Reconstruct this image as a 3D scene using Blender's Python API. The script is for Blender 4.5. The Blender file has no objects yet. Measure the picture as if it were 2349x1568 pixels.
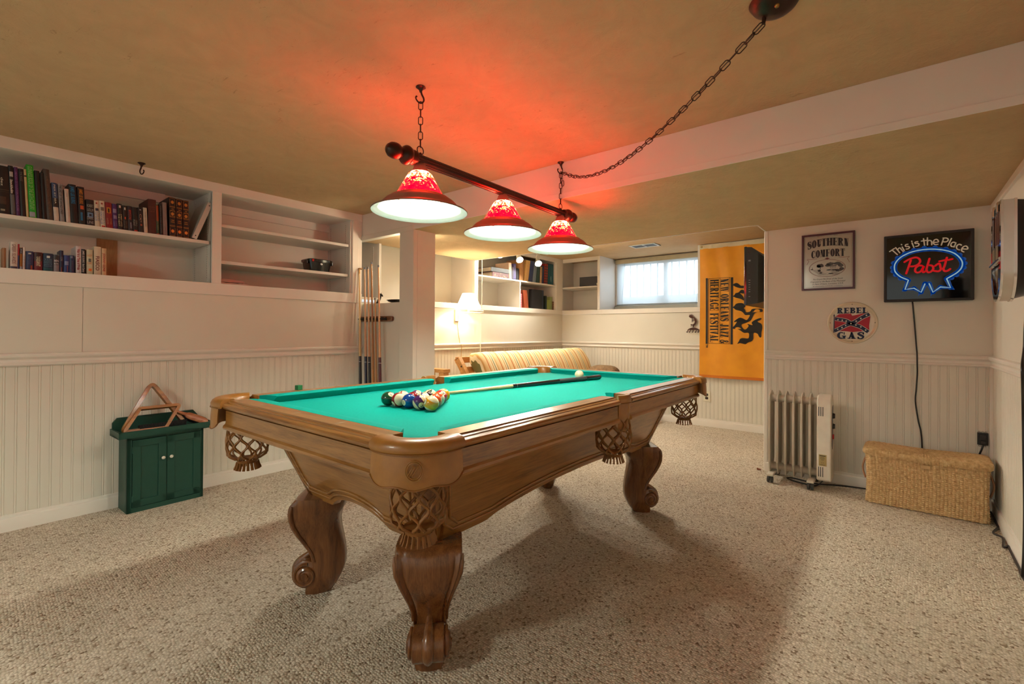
import bpy, math, random
from math import sin, cos, pi, radians, sqrt, atan2
from mathutils import Vector, Matrix
rnd = random.Random(7)
SC = bpy.context.scene
COL = SC.collection

# ------------------------------------------------------------------ camera, world, light, exposure
W_PX, H_PX = 2349, 1568
F_PX, CX_PX, CY_PX = 1077.2, 1199.1, 753.24
CAM_LOC = Vector((0.0, 0.0, 1.0606))
CAM_FW = Vector((-0.625310, 0.780358, 0.005313))
CAM_R = Vector((0.780375, 0.625281, 0.006231))
CAM_U = Vector((-0.001540, -0.008042, 0.999966))
cam_data = bpy.data.cameras.new('camera')
cam = bpy.data.objects.new('camera', cam_data)
COL.objects.link(cam)
cam_data.sensor_fit = 'HORIZONTAL'
cam_data.sensor_width = 36.0
cam_data.lens = F_PX / W_PX * 36.0
cam_data.shift_x = -(CX_PX - W_PX / 2) / W_PX
cam_data.shift_y = (CY_PX - H_PX / 2) / W_PX
cam_data.clip_start = 0.05
cam.matrix_world = Matrix(((CAM_R.x, CAM_U.x, -CAM_FW.x, CAM_LOC.x), (CAM_R.y, CAM_U.y, -CAM_FW.y, CAM_LOC.y),
                           (CAM_R.z, CAM_U.z, -CAM_FW.z, CAM_LOC.z), (0, 0, 0, 1)))
SC.camera = cam

SC.view_settings.view_transform = 'Standard'
SC.view_settings.look = 'None'
SC.view_settings.gamma = 1.0
SC.view_settings.use_curve_mapping = False
SC.view_settings.exposure = 0.0

world = bpy.data.worlds.new('world')
SC.world = world
world.use_nodes = True
wn, wl = world.node_tree.nodes, world.node_tree.links
wn.clear()
w_out = wn.new('ShaderNodeOutputWorld')
w_bg = wn.new('ShaderNodeBackground')
w_tc = wn.new('ShaderNodeTexCoord')
w_sep = wn.new('ShaderNodeSeparateXYZ')
w_rmp = wn.new('ShaderNodeValToRGB')
w_map = wn.new('ShaderNodeMapRange')
w_map.inputs['From Min'].default_value = -1.0
wl.new(w_tc.outputs['Generated'], w_sep.inputs[0])
wl.new(w_sep.outputs['Y'], w_map.inputs['Value'])
wl.new(w_map.outputs[0], w_rmp.inputs[0])
# daylight outside the window (+Y); a fill glow added for the open rear (-Y)
w_rmp.color_ramp.elements[0].position = 0.40
w_rmp.color_ramp.elements[0].color = (0.68, 0.71, 0.66, 1)
w_rmp.color_ramp.elements[1].position = 0.60
w_rmp.color_ramp.elements[1].color = (1.9, 2.1, 2.35, 1)
wl.new(w_rmp.outputs[0], w_bg.inputs['Color'])
w_bg.inputs['Strength'].default_value = 1.0
wl.new(w_bg.outputs[0], w_out.inputs['Surface'])

def light(name, kind, loc, energy, color, **kw):
    d = bpy.data.lights.new(name, kind)
    d.energy = energy
    d.color = color
    for k, v in kw.items():
        setattr(d, k, v)
    o = bpy.data.objects.new(name, d)
    o.location = loc
    COL.objects.link(o)
    return o

# daylight falling on the basement window well outside the far wall
day = light('window_daylight', 'AREA', (-2.4, 7.2, 2.3), 110, (0.86, 0.94, 1.0), shape='RECTANGLE', size=2.4, size_y=1.4)
day.rotation_euler = (radians(-66), 0, 0)
# unseen area light added behind the camera as ambient fill
back_fill = light('room_fill_light', 'AREA', (-1.6, -1.6, 2.0), 45, (0.96, 1.0, 0.86), shape='DISK', size=0.5)
light('nook_fill', 'POINT', (-3.045, 2.41, 1.72), 5, (1.0, 0.90, 0.66), shadow_soft_size=0.03)  # unseen light added inside the hollow post to brighten the shelf end
BULB_STRENGTH = 500.0
GLASS_STRENGTH = 120.0

# ------------------------------------------------------------------ helpers
def S(r, g, b):
    def f(c):
        c /= 255.0
        return c / 12.92 if c <= 0.04045 else ((c + 0.055) / 1.055) ** 2.4
    return (f(r), f(g), f(b), 1.0)

def nodes_of(name):
    m = bpy.data.materials.new(name)
    m.use_nodes = True
    nt = m.node_tree
    b = nt.nodes['Principled BSDF']
    return m, nt, b

def coords(nt, scale=(1, 1, 1), rot=(0, 0, 0)):
    tc = nt.nodes.new('ShaderNodeTexCoord')
    mp = nt.nodes.new('ShaderNodeMapping')
    mp.inputs['Scale'].default_value = scale
    mp.inputs['Rotation'].default_value = rot
    nt.links.new(tc.outputs['Object'], mp.inputs[0])
    return mp.outputs[0]

def noise(nt, vec, scale, detail=3, rough=0.55, dist=0.0):
    n = nt.nodes.new('ShaderNodeTexNoise')
    n.inputs['Scale'].default_value = scale
    n.inputs['Detail'].default_value = detail
    n.inputs['Roughness'].default_value = rough
    n.inputs['Distortion'].default_value = dist
    nt.links.new(vec, n.inputs['Vector'])
    return n.outputs['Fac']

def ramp(nt, fac, stops, interp='LINEAR'):
    r = nt.nodes.new('ShaderNodeValToRGB')
    r.color_ramp.interpolation = interp
    el = r.color_ramp.elements
    while len(el) < len(stops):
        el.new(0.5)
    for e, (p, c) in zip(el, stops):
        e.position = p
        e.color = c
    nt.links.new(fac, r.inputs[0])
    return r.outputs[0]

def bump(nt, b, height, strength, dist=0.002):
    n = nt.nodes.new('ShaderNodeBump')
    n.inputs['Strength'].default_value = strength
    n.inputs['Distance'].default_value = dist
    nt.links.new(height, n.inputs['Height'])
    nt.links.new(n.outputs[0], b.inputs['Normal'])

def scale_col(c, k):
    return (min(1, c[0] * k), min(1, c[1] * k), min(1, c[2] * k), 1)

MATS = {}
def M(name, col, rough=0.5, metal=0.0, var=0.06, scale=14.0, bmp=0.0, bscale=80.0, coat=0.0, emit=None, estr=0.0, spec=None):
    """a plain surface with a little procedural unevenness"""
    if name in MATS:
        return MATS[name]
    m, nt, b = nodes_of(name)
    v = coords(nt)
    f = noise(nt, v, scale, 4)
    c = ramp(nt, f, [(0.3, scale_col(col, 1 - var)), (0.7, scale_col(col, 1 + var))])
    nt.links.new(c, b.inputs['Base Color'])
    b.inputs['Roughness'].default_value = rough
    b.inputs['Metallic'].default_value = metal
    b.inputs['Coat Weight'].default_value = coat
    b.inputs['Coat Roughness'].default_value = 0.08
    if spec is not None:
        b.inputs['Specular IOR Level'].default_value = spec
    if emit is not None:
        b.inputs['Emission Color'].default_value = emit
        b.inputs['Emission Strength'].default_value = estr
    if bmp:
        bump(nt, b, noise(nt, v, bscale, 3), bmp)
    MATS[name] = m
    return m

def wood(name, dark, mid, light_, axis='y', rough=0.32, coat=0.35, scale=1.0):
    if name in MATS:
        return MATS[name]
    m, nt, b = nodes_of(name)
    s = {'x': (0.9, 14, 14), 'y': (14, 0.9, 14), 'z': (14, 14, 0.9)}[axis]
    v = coords(nt, tuple(k * scale for k in s))
    f = noise(nt, v, 2.2, 6, 0.62, 0.9)
    v2 = coords(nt, tuple(k * scale * 5 for k in s))
    g = noise(nt, v2, 4.0, 3, 0.6)
    mx = nt.nodes.new('ShaderNodeMath')
    mx.operation = 'MULTIPLY_ADD'
    mx.inputs[1].default_value = 0.35
    nt.links.new(g, mx.inputs[0])
    ad = nt.nodes.new('ShaderNodeMath')
    ad.operation = 'MULTIPLY'
    ad.inputs[1].default_value = 0.68
    nt.links.new(f, ad.inputs[0])
    nt.links.new(ad.outputs[0], mx.inputs[2])
    c = ramp(nt, mx.outputs[0], [(0.36, dark), (0.52, mid), (0.68, light_)])
    nt.links.new(c, b.inputs['Base Color'])
    b.inputs['Roughness'].default_value = rough
    b.inputs['Coat Weight'].default_value = coat
    b.inputs['Coat Roughness'].default_value = 0.12
    bump(nt, b, g, 0.06, 0.001)
    MATS[name] = m
    return m

class MB:
    """collects faces for one mesh"""
    def __init__(s):
        s.v, s.f, s.mi = [], [], []
    def add(s, verts, faces, mi=0):
        o = len(s.v)
        s.v += [tuple(p) for p in verts]
        for f in faces:
            s.f.append(tuple(i + o for i in f))
            s.mi.append(mi)
        return s
    def box(s, x0, y0, z0, x1, y1, z1, mi=0, fn=None):
        v = [(x0, y0, z0), (x1, y0, z0), (x1, y1, z0), (x0, y1, z0), (x0, y0, z1), (x1, y0, z1), (x1, y1, z1), (x0, y1, z1)]
        if fn:
            v = [fn(*p) for p in v]
        return s.add(v, [(0, 3, 2, 1), (4, 5, 6, 7), (0, 1, 5, 4), (1, 2, 6, 5), (2, 3, 7, 6), (3, 0, 4, 7)], mi)
    def grid(s, rows, mi=0, closed_u=False, closed_v=False, flip=False):
        nr, nc = len(rows), len(rows[0])
        f = []
        for i in range(nr if closed_v else nr - 1):
            for j in range(nc if closed_u else nc - 1):
                a, b = i * nc + j, i * nc + (j + 1) % nc
                c, d = ((i + 1) % nr) * nc + (j + 1) % nc, ((i + 1) % nr) * nc + j
                f.append((a, d, c, b) if flip else (a, b, c, d))
        return s.add([p for r in rows for p in r], f, mi)
    def lathe(s, prof, n=24, c=(0, 0, 0), mat=None, mi=0, fn=None):
        """profile of (r, z) about local z"""
        rows = []
        for r, z in prof:
            row = []
            for k in range(n):
                a = 2 * pi * k / n
                p = Vector((r * cos(a), r * sin(a), z))
                if fn:
                    p = fn(p)
                if mat is not None:
                    p = mat @ p
                row.append(p + Vector(c))
            rows.append(row)
        return s.grid(rows, mi, closed_u=True)
    def tube(s, pts, r, n=8, closed=False, mi=0, cap=True, flat=1.0):
        pts = [Vector(p) for p in pts]
        m = len(pts)
        rad = r if isinstance(r, (list, tuple)) else [r] * m
        rows = []
        up = None
        for i, p in enumerate(pts):
            if closed:
                t = pts[(i + 1) % m] - pts[i - 1]
            else:
                t = pts[min(i + 1, m - 1)] - pts[max(i - 1, 0)]
            if t.length < 1e-9:
                t = Vector((0, 0, 1))
            t.normalize()
            if up is None:
                a = Vector((0, 0, 1)) if abs(t.z) < 0.9 else Vector((1, 0, 0))
                up = (a - t * a.dot(t)).normalized()
            else:
                up = up - t * up.dot(t)
                if up.length < 1e-6:
                    a = Vector((1, 0, 0))
                    up = a - t * a.dot(t)
                up.normalize()
            w = t.cross(up)
            rows.append([p + (up * cos(2 * pi * k / n) * flat + w * sin(2 * pi * k / n)) * rad[i] for k in range(n)])
        s.grid(rows, mi, closed_u=True, closed_v=closed)
        if cap and not closed:
            o = len(s.v) - m * n
            s.f.append(tuple(o + k for k in reversed(range(n)))); s.mi.append(mi)
            s.f.append(tuple(o + (m - 1) * n + k for k in range(n))); s.mi.append(mi)
        return s
    def prism(s, poly, a, b, fn, mi=0):
        """2D polygon extruded between depth a and b; fn(x, y, d) -> point"""
        n = len(poly)
        v = [fn(x, y, a) for x, y in poly] + [fn(x, y, b) for x, y in poly]
        f = [tuple(range(n)), tuple(reversed(range(n, 2 * n)))]
        f += [(i, i + n, (i + 1) % n + n, (i + 1) % n) for i in range(n)]
        return s.add(v, f, mi)
    def profile(s, prof, p0, p1, nrm, mi=0, up=(0, 0, 1), caps=True):
        """(depth, height) profile swept from p0 to p1; depth along nrm"""
        p0, p1, nrm, up = Vector(p0), Vector(p1), Vector(nrm), Vector(up)
        r0 = [p0 + nrm * d + up * z for d, z in prof]
        r1 = [p1 + nrm * d + up * z for d, z in prof]
        s.grid([r0, r1], mi)
        if caps:
            s.add(r0, [tuple(range(len(r0)))], mi)
            s.add(r1, [tuple(range(len(r1)))], mi)
        return s
    def frame(s, a0, b0, a1, b1, w, d0, d1, fn, mi=0):
        """mitred rectangular frame of width w between depths d0 and d1"""
        o = [(a0, b0), (a1, b0), (a1, b1), (a0, b1)]
        i = [(a0 + w, b0 + w), (a1 - w, b0 + w), (a1 - w, b1 - w), (a0 + w, b1 - w)]
        rows = [[fn(x, y, d) for x, y in q] for q, d in ((o, d0), (o, d1), (i, d1), (i, d0))]
        return s.grid(rows, mi, closed_u=True, closed_v=True)
    def sphere(s, c, r, n=16, m=10, mi=0, sq=(1, 1, 1)):
        prof = [(max(1e-5, r * sin(pi * i / m)), -r * cos(pi * i / m)) for i in range(m + 1)]
        return s.lathe([(a, b) for a, b in prof], n, c, mi=mi, fn=lambda p: Vector((p.x * sq[0], p.y * sq[1], p.z * sq[2])))

ROOT = {}
def mesh_obj(name, mb, mats, parent=None, angle=35, bevel=0.0, origin=None, seg=2):
    if not isinstance(mats, (list, tuple)):
        mats = [mats]
    inv = None
    loc = None
    if parent is not None:
        inv = ROOT[parent.name].inverted()
    elif origin is not None:
        loc = Vector(origin)
        inv = Matrix.Translation(-loc)
    vs = [tuple(inv @ Vector(p)) for p in mb.v] if inv is not None else [tuple(p) for p in mb.v]
    me = bpy.data.meshes.new(name)
    me.from_pydata(vs, [], mb.f)
    for m in mats:
        me.materials.append(m)
    me.polygons.foreach_set('material_index', mb.mi)
    me.validate()
    import bmesh
    bm = bmesh.new()
    bm.from_mesh(me)
    if angle and angle > 0:
        bmesh.ops.remove_doubles(bm, verts=bm.verts, dist=1e-6)
        bmesh.ops.recalc_face_normals(bm, faces=bm.faces)
    bm.to_mesh(me)
    bm.free()
    if angle:
        me.polygons.foreach_set('use_smooth', [True] * len(me.polygons))
        if angle < 179:
            me.set_sharp_from_angle(angle=radians(abs(angle)))
    o = bpy.data.objects.new(name, me)
    COL.objects.link(o)
    if parent is not None:
        o.parent = parent
        ROOT[o.name] = ROOT[parent.name]
    else:
        if loc is not None:
            o.location = loc
        ROOT[o.name] = Matrix.Translation(loc) if loc is not None else Matrix.Identity(4)
    if bevel:
        b = o.modifiers.new('bevel', 'BEVEL')
        b.width = bevel
        b.segments = seg
        b.limit_method = 'ANGLE'
        b.angle_limit = radians(40)
        b.harden_normals = True
    return o

def tag(o, label, cat, group=None, kind=None):
    o['label'] = label
    o['category'] = cat
    if group:
        o['group'] = group
    if kind:
        o['kind'] = kind
    return o

def struct(name, mb, mats, angle=35, bevel=0.0, parent=None):
    o = mesh_obj(name, mb, mats, parent, angle, bevel)
    if parent is None:
        o['kind'] = 'structure'
    return o

def thing(name, label, cat, loc=(0, 0, 0), rotz=0.0, group=None):
    o = bpy.data.objects.new(name, None)
    o.empty_display_size = 0.05
    COL.objects.link(o)
    o.location = loc
    o.rotation_euler = (0, 0, rotz)
    ROOT[o.name] = Matrix.Translation(Vector(loc)) @ Matrix.Rotation(rotz, 4, 'Z')
    return tag(o, label, cat, group)

def solo(name, mb, mats, label, cat, origin, group=None, angle=35, bevel=0.0):
    return tag(mesh_obj(name, mb, mats, None, angle, bevel, origin), label, cat, group)

def dup(root, loc, label=None, group=None):
    def cp(o, par):
        c = o.copy()
        COL.objects.link(c)
        if par is not None:
            c.parent = par
        for ch in o.children:
            cp(ch, c)
        return c
    r = cp(root, None)
    r.location = loc
    if label:
        r['label'] = label
    if group:
        r['group'] = group
    return r

# ---------------- lettering: flat outlines placed by a mapping function
_txt = {}
def text2d(s, bold=0.0, shear=0.0):
    key = (s, bold, shear)
    if key in _txt:
        return _txt[key]
    cu = bpy.data.curves.new('lettering', 'FONT')
    cu.body = s
    cu.size = 1.0
    cu.offset = bold
    cu.shear = shear
    cu.resolution_u = 3
    o = bpy.data.objects.new('lettering', cu)
    me = bpy.data.meshes.new_from_object(o)
    vs = [(v.co.x, v.co.y) for v in me.vertices]
    fs = [tuple(p.vertices) for p in me.polygons]
    bpy.data.objects.remove(o)
    bpy.data.meshes.remove(me)
    bpy.data.curves.remove(cu)
    if not vs:
        vs, fs = [(0, 0)], []
    x0 = min(v[0] for v in vs)
    x1 = max(v[0] for v in vs)
    h = 0.70
    vs = [((v[0] - x0) / h, v[1] / h) for v in vs]
    _txt[key] = (vs, fs, (x1 - x0) / h)
    return _txt[key]

def letters(mb, s, fn, width, height, mi=0, bold=0.0, shear=0.0):
    """text filling 0..width x 0..height of the fn(x, y) plane"""
    vs, fs, w = text2d(s, bold, shear)
    kx = width / w
    mb.add([fn(x * kx, y * height) for x, y in vs], fs, mi)
    return mb

def catmull(pts, n=8, closed=False):
    out = []
    m = len(pts)
    rng = range(m) if closed else range(m - 1)
    for i in rng:
        g = lambda k: pts[k % m] if closed else pts[max(0, min(m - 1, k))]
        p0, p1, p2, p3 = g(i - 1), g(i), g(i + 1), g(i + 2)
        for j in range(n):
            t = j / n
            out.append(tuple(0.5 * (2 * b + (c - a) * t + (2 * a - 5 * b + 4 * c - d) * t * t + (3 * b - a - 3 * c + d) * t ** 3)
                             for a, b, c, d in zip(p0, p1, p2, p3)))
    if not closed:
        out.append(tuple(pts[-1]))
    return out

def ribbon2(pts, ws):
    """2D stroke of varying width -> list of quads"""
    m = len(pts)
    L, R = [], []
    for i in range(m):
        a, b = pts[max(0, i - 1)], pts[min(m - 1, i + 1)]
        dx, dy = b[0] - a[0], b[1] - a[1]
        l = math.hypot(dx, dy) or 1
        w = ws[i] if isinstance(ws, (list, tuple)) else ws
        L.append((pts[i][0] - dy / l * w / 2, pts[i][1] + dx / l * w / 2))
        R.append((pts[i][0] + dy / l * w / 2, pts[i][1] - dx / l * w / 2))
    return [[R[i], R[i + 1], L[i + 1], L[i]] for i in range(m - 1)]

def rect2(x0, y0, x1, y1):
    return [[(x0, y0), (x1, y0), (x1, y1), (x0, y1)]]

def ring2(cx, cy, rx, ry, T, t, a0=0, a1=360, n=28):
    """ellipse ring, thick (T) at its sides, thin (t) at top and bottom"""
    q = []
    pr = None
    for i in range(n + 1):
        a = radians(a0 + (a1 - a0) * i / n)
        o = (cx + rx * cos(a), cy + ry * sin(a))
        k = (cx + (rx - T) * cos(a), cy + (ry - t) * sin(a))
        if pr:
            q.append([pr[1], pr[0], o, k])
        pr = (o, k)
    return q

def slab_glyph(ch, T=0.26, t=0.09, sf=0.09, sh=0.09):
    """a slab-serif capital in a box 1 high -> (polygons, width)"""
    P = []
    def stem(x, w=T, top=True, bot=True, s=None):
        s = sf if s is None else s
        P.extend(rect2(x, 0, x + w, 1))
        if bot:
            P.extend(rect2(x - s, 0, x + w + s, sh))
        if top:
            P.extend(rect2(x - s, 1 - sh, x + w + s, 1))
    def diag(x0, y0, x1, y1, w):
        P.append([(x0 - w / 2, y0), (x0 + w / 2, y0), (x1 + w / 2, y1), (x1 - w / 2, y1)])
    def ser(x, y0, w):
        P.extend(rect2(x - w / 2, y0, x + w / 2, y0 + sh))
    if ch == 'H':
        stem(sf); stem(sf * 3 + T + 0.08)
        P.extend(rect2(sf + T, 0.46, sf * 3 + T + 0.08, 0.46 + t)); return P, 4 * sf + 2 * T + 0.08
    if ch in 'EFL':
        w = 0.36
        stem(sf)
        x = sf + T
        if ch in 'EL':
            P.extend(rect2(x, 0, x + w, sh)); P.append([(x + w - 0.02, 0), (x + w, 0), (x + w, 0.34), (x + w - 0.07, 0.34)])
        if ch in 'EF':
            P.extend(rect2(x, 1 - sh, x + w, 1)); P.append([(x + w - 0.02, 1), (x + w, 1), (x + w, 0.68), (x + w - 0.07, 0.68)])
            P.extend(rect2(x, 0.46, x + w * 0.6, 0.46 + t)); P.extend(rect2(x + w * 0.55, 0.36, x + w * 0.7, 0.64))
        return P, x + w + 0.03
    if ch == 'T':
        w = 2 * sf + T + 0.34
        stem(w / 2 - T / 2, T, top=False)
        P.extend(rect2(0, 1 - sh, w, 1)); P.extend(rect2(0, 0.68, 0.07, 1)); P.extend(rect2(w - 0.07, 0.68, w, 1))
        return P, w
    if ch == 'I':
        stem(sf); return P, 2 * sf + T
    if ch in 'RBP':
        stem(sf, top=True, bot=True)
        x = sf + T
        P.extend(ring2(x, 0.74, 0.36, 0.26, T * 0.85, t, -90, 90, 14))
        if ch == 'R':
            P.append([(x - 0.02, 0.5), (x + 0.18, 0.52), (x + 0.44, 0.0), (x + 0.16, 0.0)]); P.extend(rect2(x + 0.14, 0, x + 0.5, sh))
            return P, x + 0.5
        if ch == 'B':
            P.extend(ring2(x, 0.26, 0.40, 0.29, T * 0.85, t, -90, 90, 14))
            return P, x + 0.42
        return P, x + 0.38
    if ch in 'OCGQ':
        r = 0.40
        if ch == 'O':
            P.extend(ring2(r, 0.5, r, 0.52, T, t)); return P, 2 * r
        P.extend(ring2(r, 0.5, r, 0.52, T, t, 52, 308)); P.extend(rect2(2 * r - 0.14, 0.62, 2 * r - 0.05, 1.0))
        if ch == 'G':
            P.extend(rect2(2 * r - 0.22, 0.0, 2 * r, 0.40)); P.extend(rect2(2 * r - 0.34, 0.34, 2 * r + 0.08, 0.34 + sh))
            return P, 2 * r + 0.06
        P.extend(rect2(2 * r - 0.14, 0.02, 2 * r - 0.05, 0.32)); return P, 2 * r
    if ch == 'S':
        c = [(0.56, 0.72), (0.50, 0.90), (0.32, 0.97), (0.14, 0.88), (0.12, 0.72), (0.30, 0.55), (0.50, 0.40), (0.52, 0.20), (0.36, 0.04), (0.16, 0.06), (0.06, 0.26)]
        w = [t, t, t * 1.2, T * 0.7, T * 0.95, T * 1.1, T * 0.95, T * 0.7, t * 1.2, t, t]
        p = catmull(c, 4)
        ww = catmull([(k,) for k in w], 4)
        P.extend(ribbon2(p, [k[0] for k in ww])); P.extend(rect2(0.52, 0.66, 0.61, 1.0)); P.extend(rect2(0.02, 0.0, 0.11, 0.34))
        return P, 0.66
    if ch in 'AV':
        w = 0.78
        k = (lambda y: y) if ch == 'A' else (lambda y: 1 - y)
        P.append([(0.10, k(0)), (0.10 + t, k(0)), (w / 2 + 0.05, k(1)), (w / 2 - 0.06, k(1))])
        P.append([(w - 0.10 - T, k(0)), (w - 0.06, k(0)), (w / 2 + 0.08, k(1)), (w / 2 - 0.10, k(1))])
        if ch == 'A':
            P.extend(rect2(0.2, 0.28, w - 0.2, 0.28 + t))
        y = 0 if ch == 'A' else 1 - sh
        P.extend(rect2(0.0, y, 0.28, y + sh)); P.extend(rect2(w - 0.42, y, w, y + sh))
        return P, w
    if ch in 'NM':
        if ch == 'N':
            w = 0.74
            stem(0.10, t, top=False); stem(w - 0.10 - t, t, bot=False)
            P.append([(0.02, 1), (0.02 + T * 1.1, 1), (w - 0.10, 0), (w - 0.12 - T, 0)])
            return P, w
        w = 0.98
        stem(0.10, t, top=False); stem(w - 0.10 - T, T)
        P.append([(0.04, 1), (0.04 + T, 1), (w / 2 + 0.06, 0), (w / 2 - 0.08, 0)])
        P.append([(w / 2 - 0.04, 0), (w / 2 + 0.05, 0), (w - 0.20, 1), (w - 0.30, 1)])
        return P, w
    if ch == 'W':
        w = 1.04
        for a, b, k in ((0.06, 0.30, T * 0.85), (0.36, 0.30, t), (0.44, 0.72, T * 0.85), (0.94, 0.74, t)):
            P.append([(a, 1), (a + k, 1), (b + k * 0.5, 0), (b - k * 0.3, 0)])
        P.extend(rect2(0, 1 - sh, 0.34, 1)); P.extend(rect2(0.38, 1 - sh, 0.70, 1)); P.extend(rect2(0.84, 1 - sh, 1.06, 1))
        return P, w
    if ch == 'J':
        stem(0.26, T, bot=False)
        P.extend(ring2(0.28, 0.14, 0.24, 0.18, 0.12, t, 180, 360, 10)); P.extend(rect2(0.02, 0.14, 0.16, 0.30))
        return P, 0.62
    if ch == 'Z':
        P.extend(rect2(0.04, 1 - sh, 0.58, 1)); P.extend(rect2(0.02, 0, 0.60, sh))
        P.append([(0.02, 0), (0.02 + T, 0), (0.58, 1), (0.58 - T, 1)])
        P.extend(rect2(0.04, 0.7, 0.11, 1)); P.extend(rect2(0.53, 0, 0.60, 0.32))
        return P, 0.62
    if ch == 'U':
        P.extend(rect2(0.09, 0.3, 0.09 + T, 1)); P.extend(rect2(0.58, 0.3, 0.58 + t, 1))
        P.extend(rect2(0, 1 - sh, 0.18 + T, 1)); P.extend(rect2(0.48, 1 - sh, 0.76, 1))
        P.extend(ring2(0.38, 0.32, 0.29, 0.33, T * 0.8, t, 180, 360, 14))
        return P, 0.76
    if ch == '&':
        c = [(0.74, 0.12), (0.56, 0.16), (0.36, 0.48), (0.20, 0.74), (0.26, 0.94), (0.42, 0.92), (0.44, 0.74), (0.22, 0.52), (0.08, 0.30), (0.14, 0.08), (0.34, 0.04), (0.54, 0.20), (0.66, 0.48)]
        P.extend(ribbon2(catmull(c, 4), 0.15))
        return P, 0.80
    return P, 0.40

def slab(mb, s, fn, width, height, mi=0, gap=0.05, **kw):
    gl = []
    x = 0
    for ch in s:
        P, w = slab_glyph(ch, **kw)
        gl.append((P, x))
        x += w + gap
    k = width / (x - gap)
    for P, ox in gl:
        for poly in P:
            mb.add([fn((ox + a) * k, b * height) for a, b in poly], [tuple(range(len(poly)))], mi)
    return mb
# ------------------------------------------------------------------ materials of the room
WHITE = M('white_paint', S(221, 216, 203), 0.45, var=0.025, scale=3, bmp=0.03, bscale=60)
TRIM = M('white_trim_paint', S(229, 223, 213), 0.38, var=0.02, scale=4)
SHELF_W = M('white_shelf_paint', S(222, 216, 206), 0.42, var=0.03, scale=6)
DARKLINE = M('dark_gap', S(60, 48, 40), 0.9)
STEEL = M('grey_steel', S(150, 146, 140), 0.35, 0.7)
BLACK = M('black_plastic', S(22, 21, 21), 0.35)
BLACK_G = M('black_gloss', S(10, 10, 11), 0.12, coat=0.4)
BRONZE = M('dark_bronze', S(62, 44, 36), 0.34, 0.75, var=0.15)
BRASS = M('brass', S(170, 130, 70), 0.3, 0.9)

m, nt, b = nodes_of('berber_carpet')
v = coords(nt, (1, 1, 1), (0, 0, radians(2)))
vo = nt.nodes.new('ShaderNodeTexVoronoi')
vo.inputs['Scale'].default_value = 118
vo.inputs['Randomness'].default_value = 0.62
nt.links.new(v, vo.inputs['Vector'])
sep = nt.nodes.new('ShaderNodeSeparateColor')
nt.links.new(vo.outputs['Color'], sep.inputs[0])
fleck = ramp(nt, sep.outputs[0], [(0.0, S(142, 122, 102)), (0.06, S(178, 160, 140)), (0.15, S(206, 192, 172)), (0.6, S(220, 208, 190)), (1.0, S(232, 222, 206))])
big = ramp(nt, noise(nt, v, 3.0, 3), [(0.3, (0.92, 0.92, 0.92, 1)), (0.7, (1.04, 1.03, 1.02, 1))])
mul = nt.nodes.new('ShaderNodeMix')
mul.data_type = 'RGBA'
mul.blend_type = 'MULTIPLY'
mul.inputs[0].default_value = 1.0
nt.links.new(fleck, mul.inputs[6])
nt.links.new(big, mul.inputs[7])
edge = ramp(nt, vo.outputs['Distance'], [(0.25, (1, 1, 1, 1)), (0.80, (0.66, 0.64, 0.62, 1))])  # shade between the loops, put into the colour
mul2 = nt.nodes.new('ShaderNodeMix')
mul2.data_type = 'RGBA'
mul2.blend_type = 'MULTIPLY'
mul2.inputs[0].default_value = 1.0
nt.links.new(mul.outputs[2], mul2.inputs[6])
nt.links.new(edge, mul2.inputs[7])
nt.links.new(mul2.outputs[2], b.inputs['Base Color'])
b.inputs['Roughness'].default_value = 0.95
b.inputs['Specular IOR Level'].default_value = 0.1
inv = nt.nodes.new('ShaderNodeMath')
inv.operation = 'SUBTRACT'
inv.inputs[0].default_value = 1.0
nt.links.new(vo.outputs['Distance'], inv.inputs[1])
bump(nt, b, inv.outputs[0], 0.9, 0.006)
CARPET = m

def plaster(name, base, dark):
    m, nt, b = nodes_of(name)
    v = coords(nt)
    sw = noise(nt, v, 5.0, 5, 0.6, 1.6)
    fine = noise(nt, coords(nt, (1, 1.0, 1)), 22.0, 6, 0.65, 1.4)
    c = ramp(nt, sw, [(0.3, scale_col(base, 0.93)), (0.7, scale_col(base, 1.05))])
    scr = noise(nt, coords(nt, (1.6, 5.0, 1), (0, 0, radians(14))), 9.0, 8, 0.75, 1.2)
    big = noise(nt, v, 2.6, 2, 0.5)
    mn = nt.nodes.new('ShaderNodeMath')
    mn.operation = 'MULTIPLY_ADD'
    mn.inputs[1].default_value = 0.22
    nt.links.new(big, mn.inputs[0])
    nt.links.new(scr, mn.inputs[2])
    mask = ramp(nt, mn.outputs[0], [(0.74, (0, 0, 0, 1)), (0.82, (0.5, 0.5, 0.5, 1))])
    mx = nt.nodes.new('ShaderNodeMix')
    mx.data_type = 'RGBA'
    nt.links.new(mask, mx.inputs[0])
    nt.links.new(c, mx.inputs[6])
    mx.inputs[7].default_value = dark
    nt.links.new(mx.outputs[2], b.inputs['Base Color'])
    b.inputs['Roughness'].default_value = 0.8
    b.inputs['Specular IOR Level'].default_value = 0.2
    bump(nt, b, fine, 0.6, 0.006)
    return m
CEIL = plaster('trowelled_tan_plaster', S(196, 168, 130), S(108, 86, 56))

# ------------------------------------------------------------------ room shell (metres; floor z = 0)
XL, XLF, XR = -3.63, -3.66, 0.443
YB, YF, YS = 3.988, 5.445, 2.295      # wall with the signs, far wall, front of the ceiling drop
ZC, ZD = 2.054, 1.841                 # ceiling, underside of the drop
YREAR = -2.7

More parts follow.
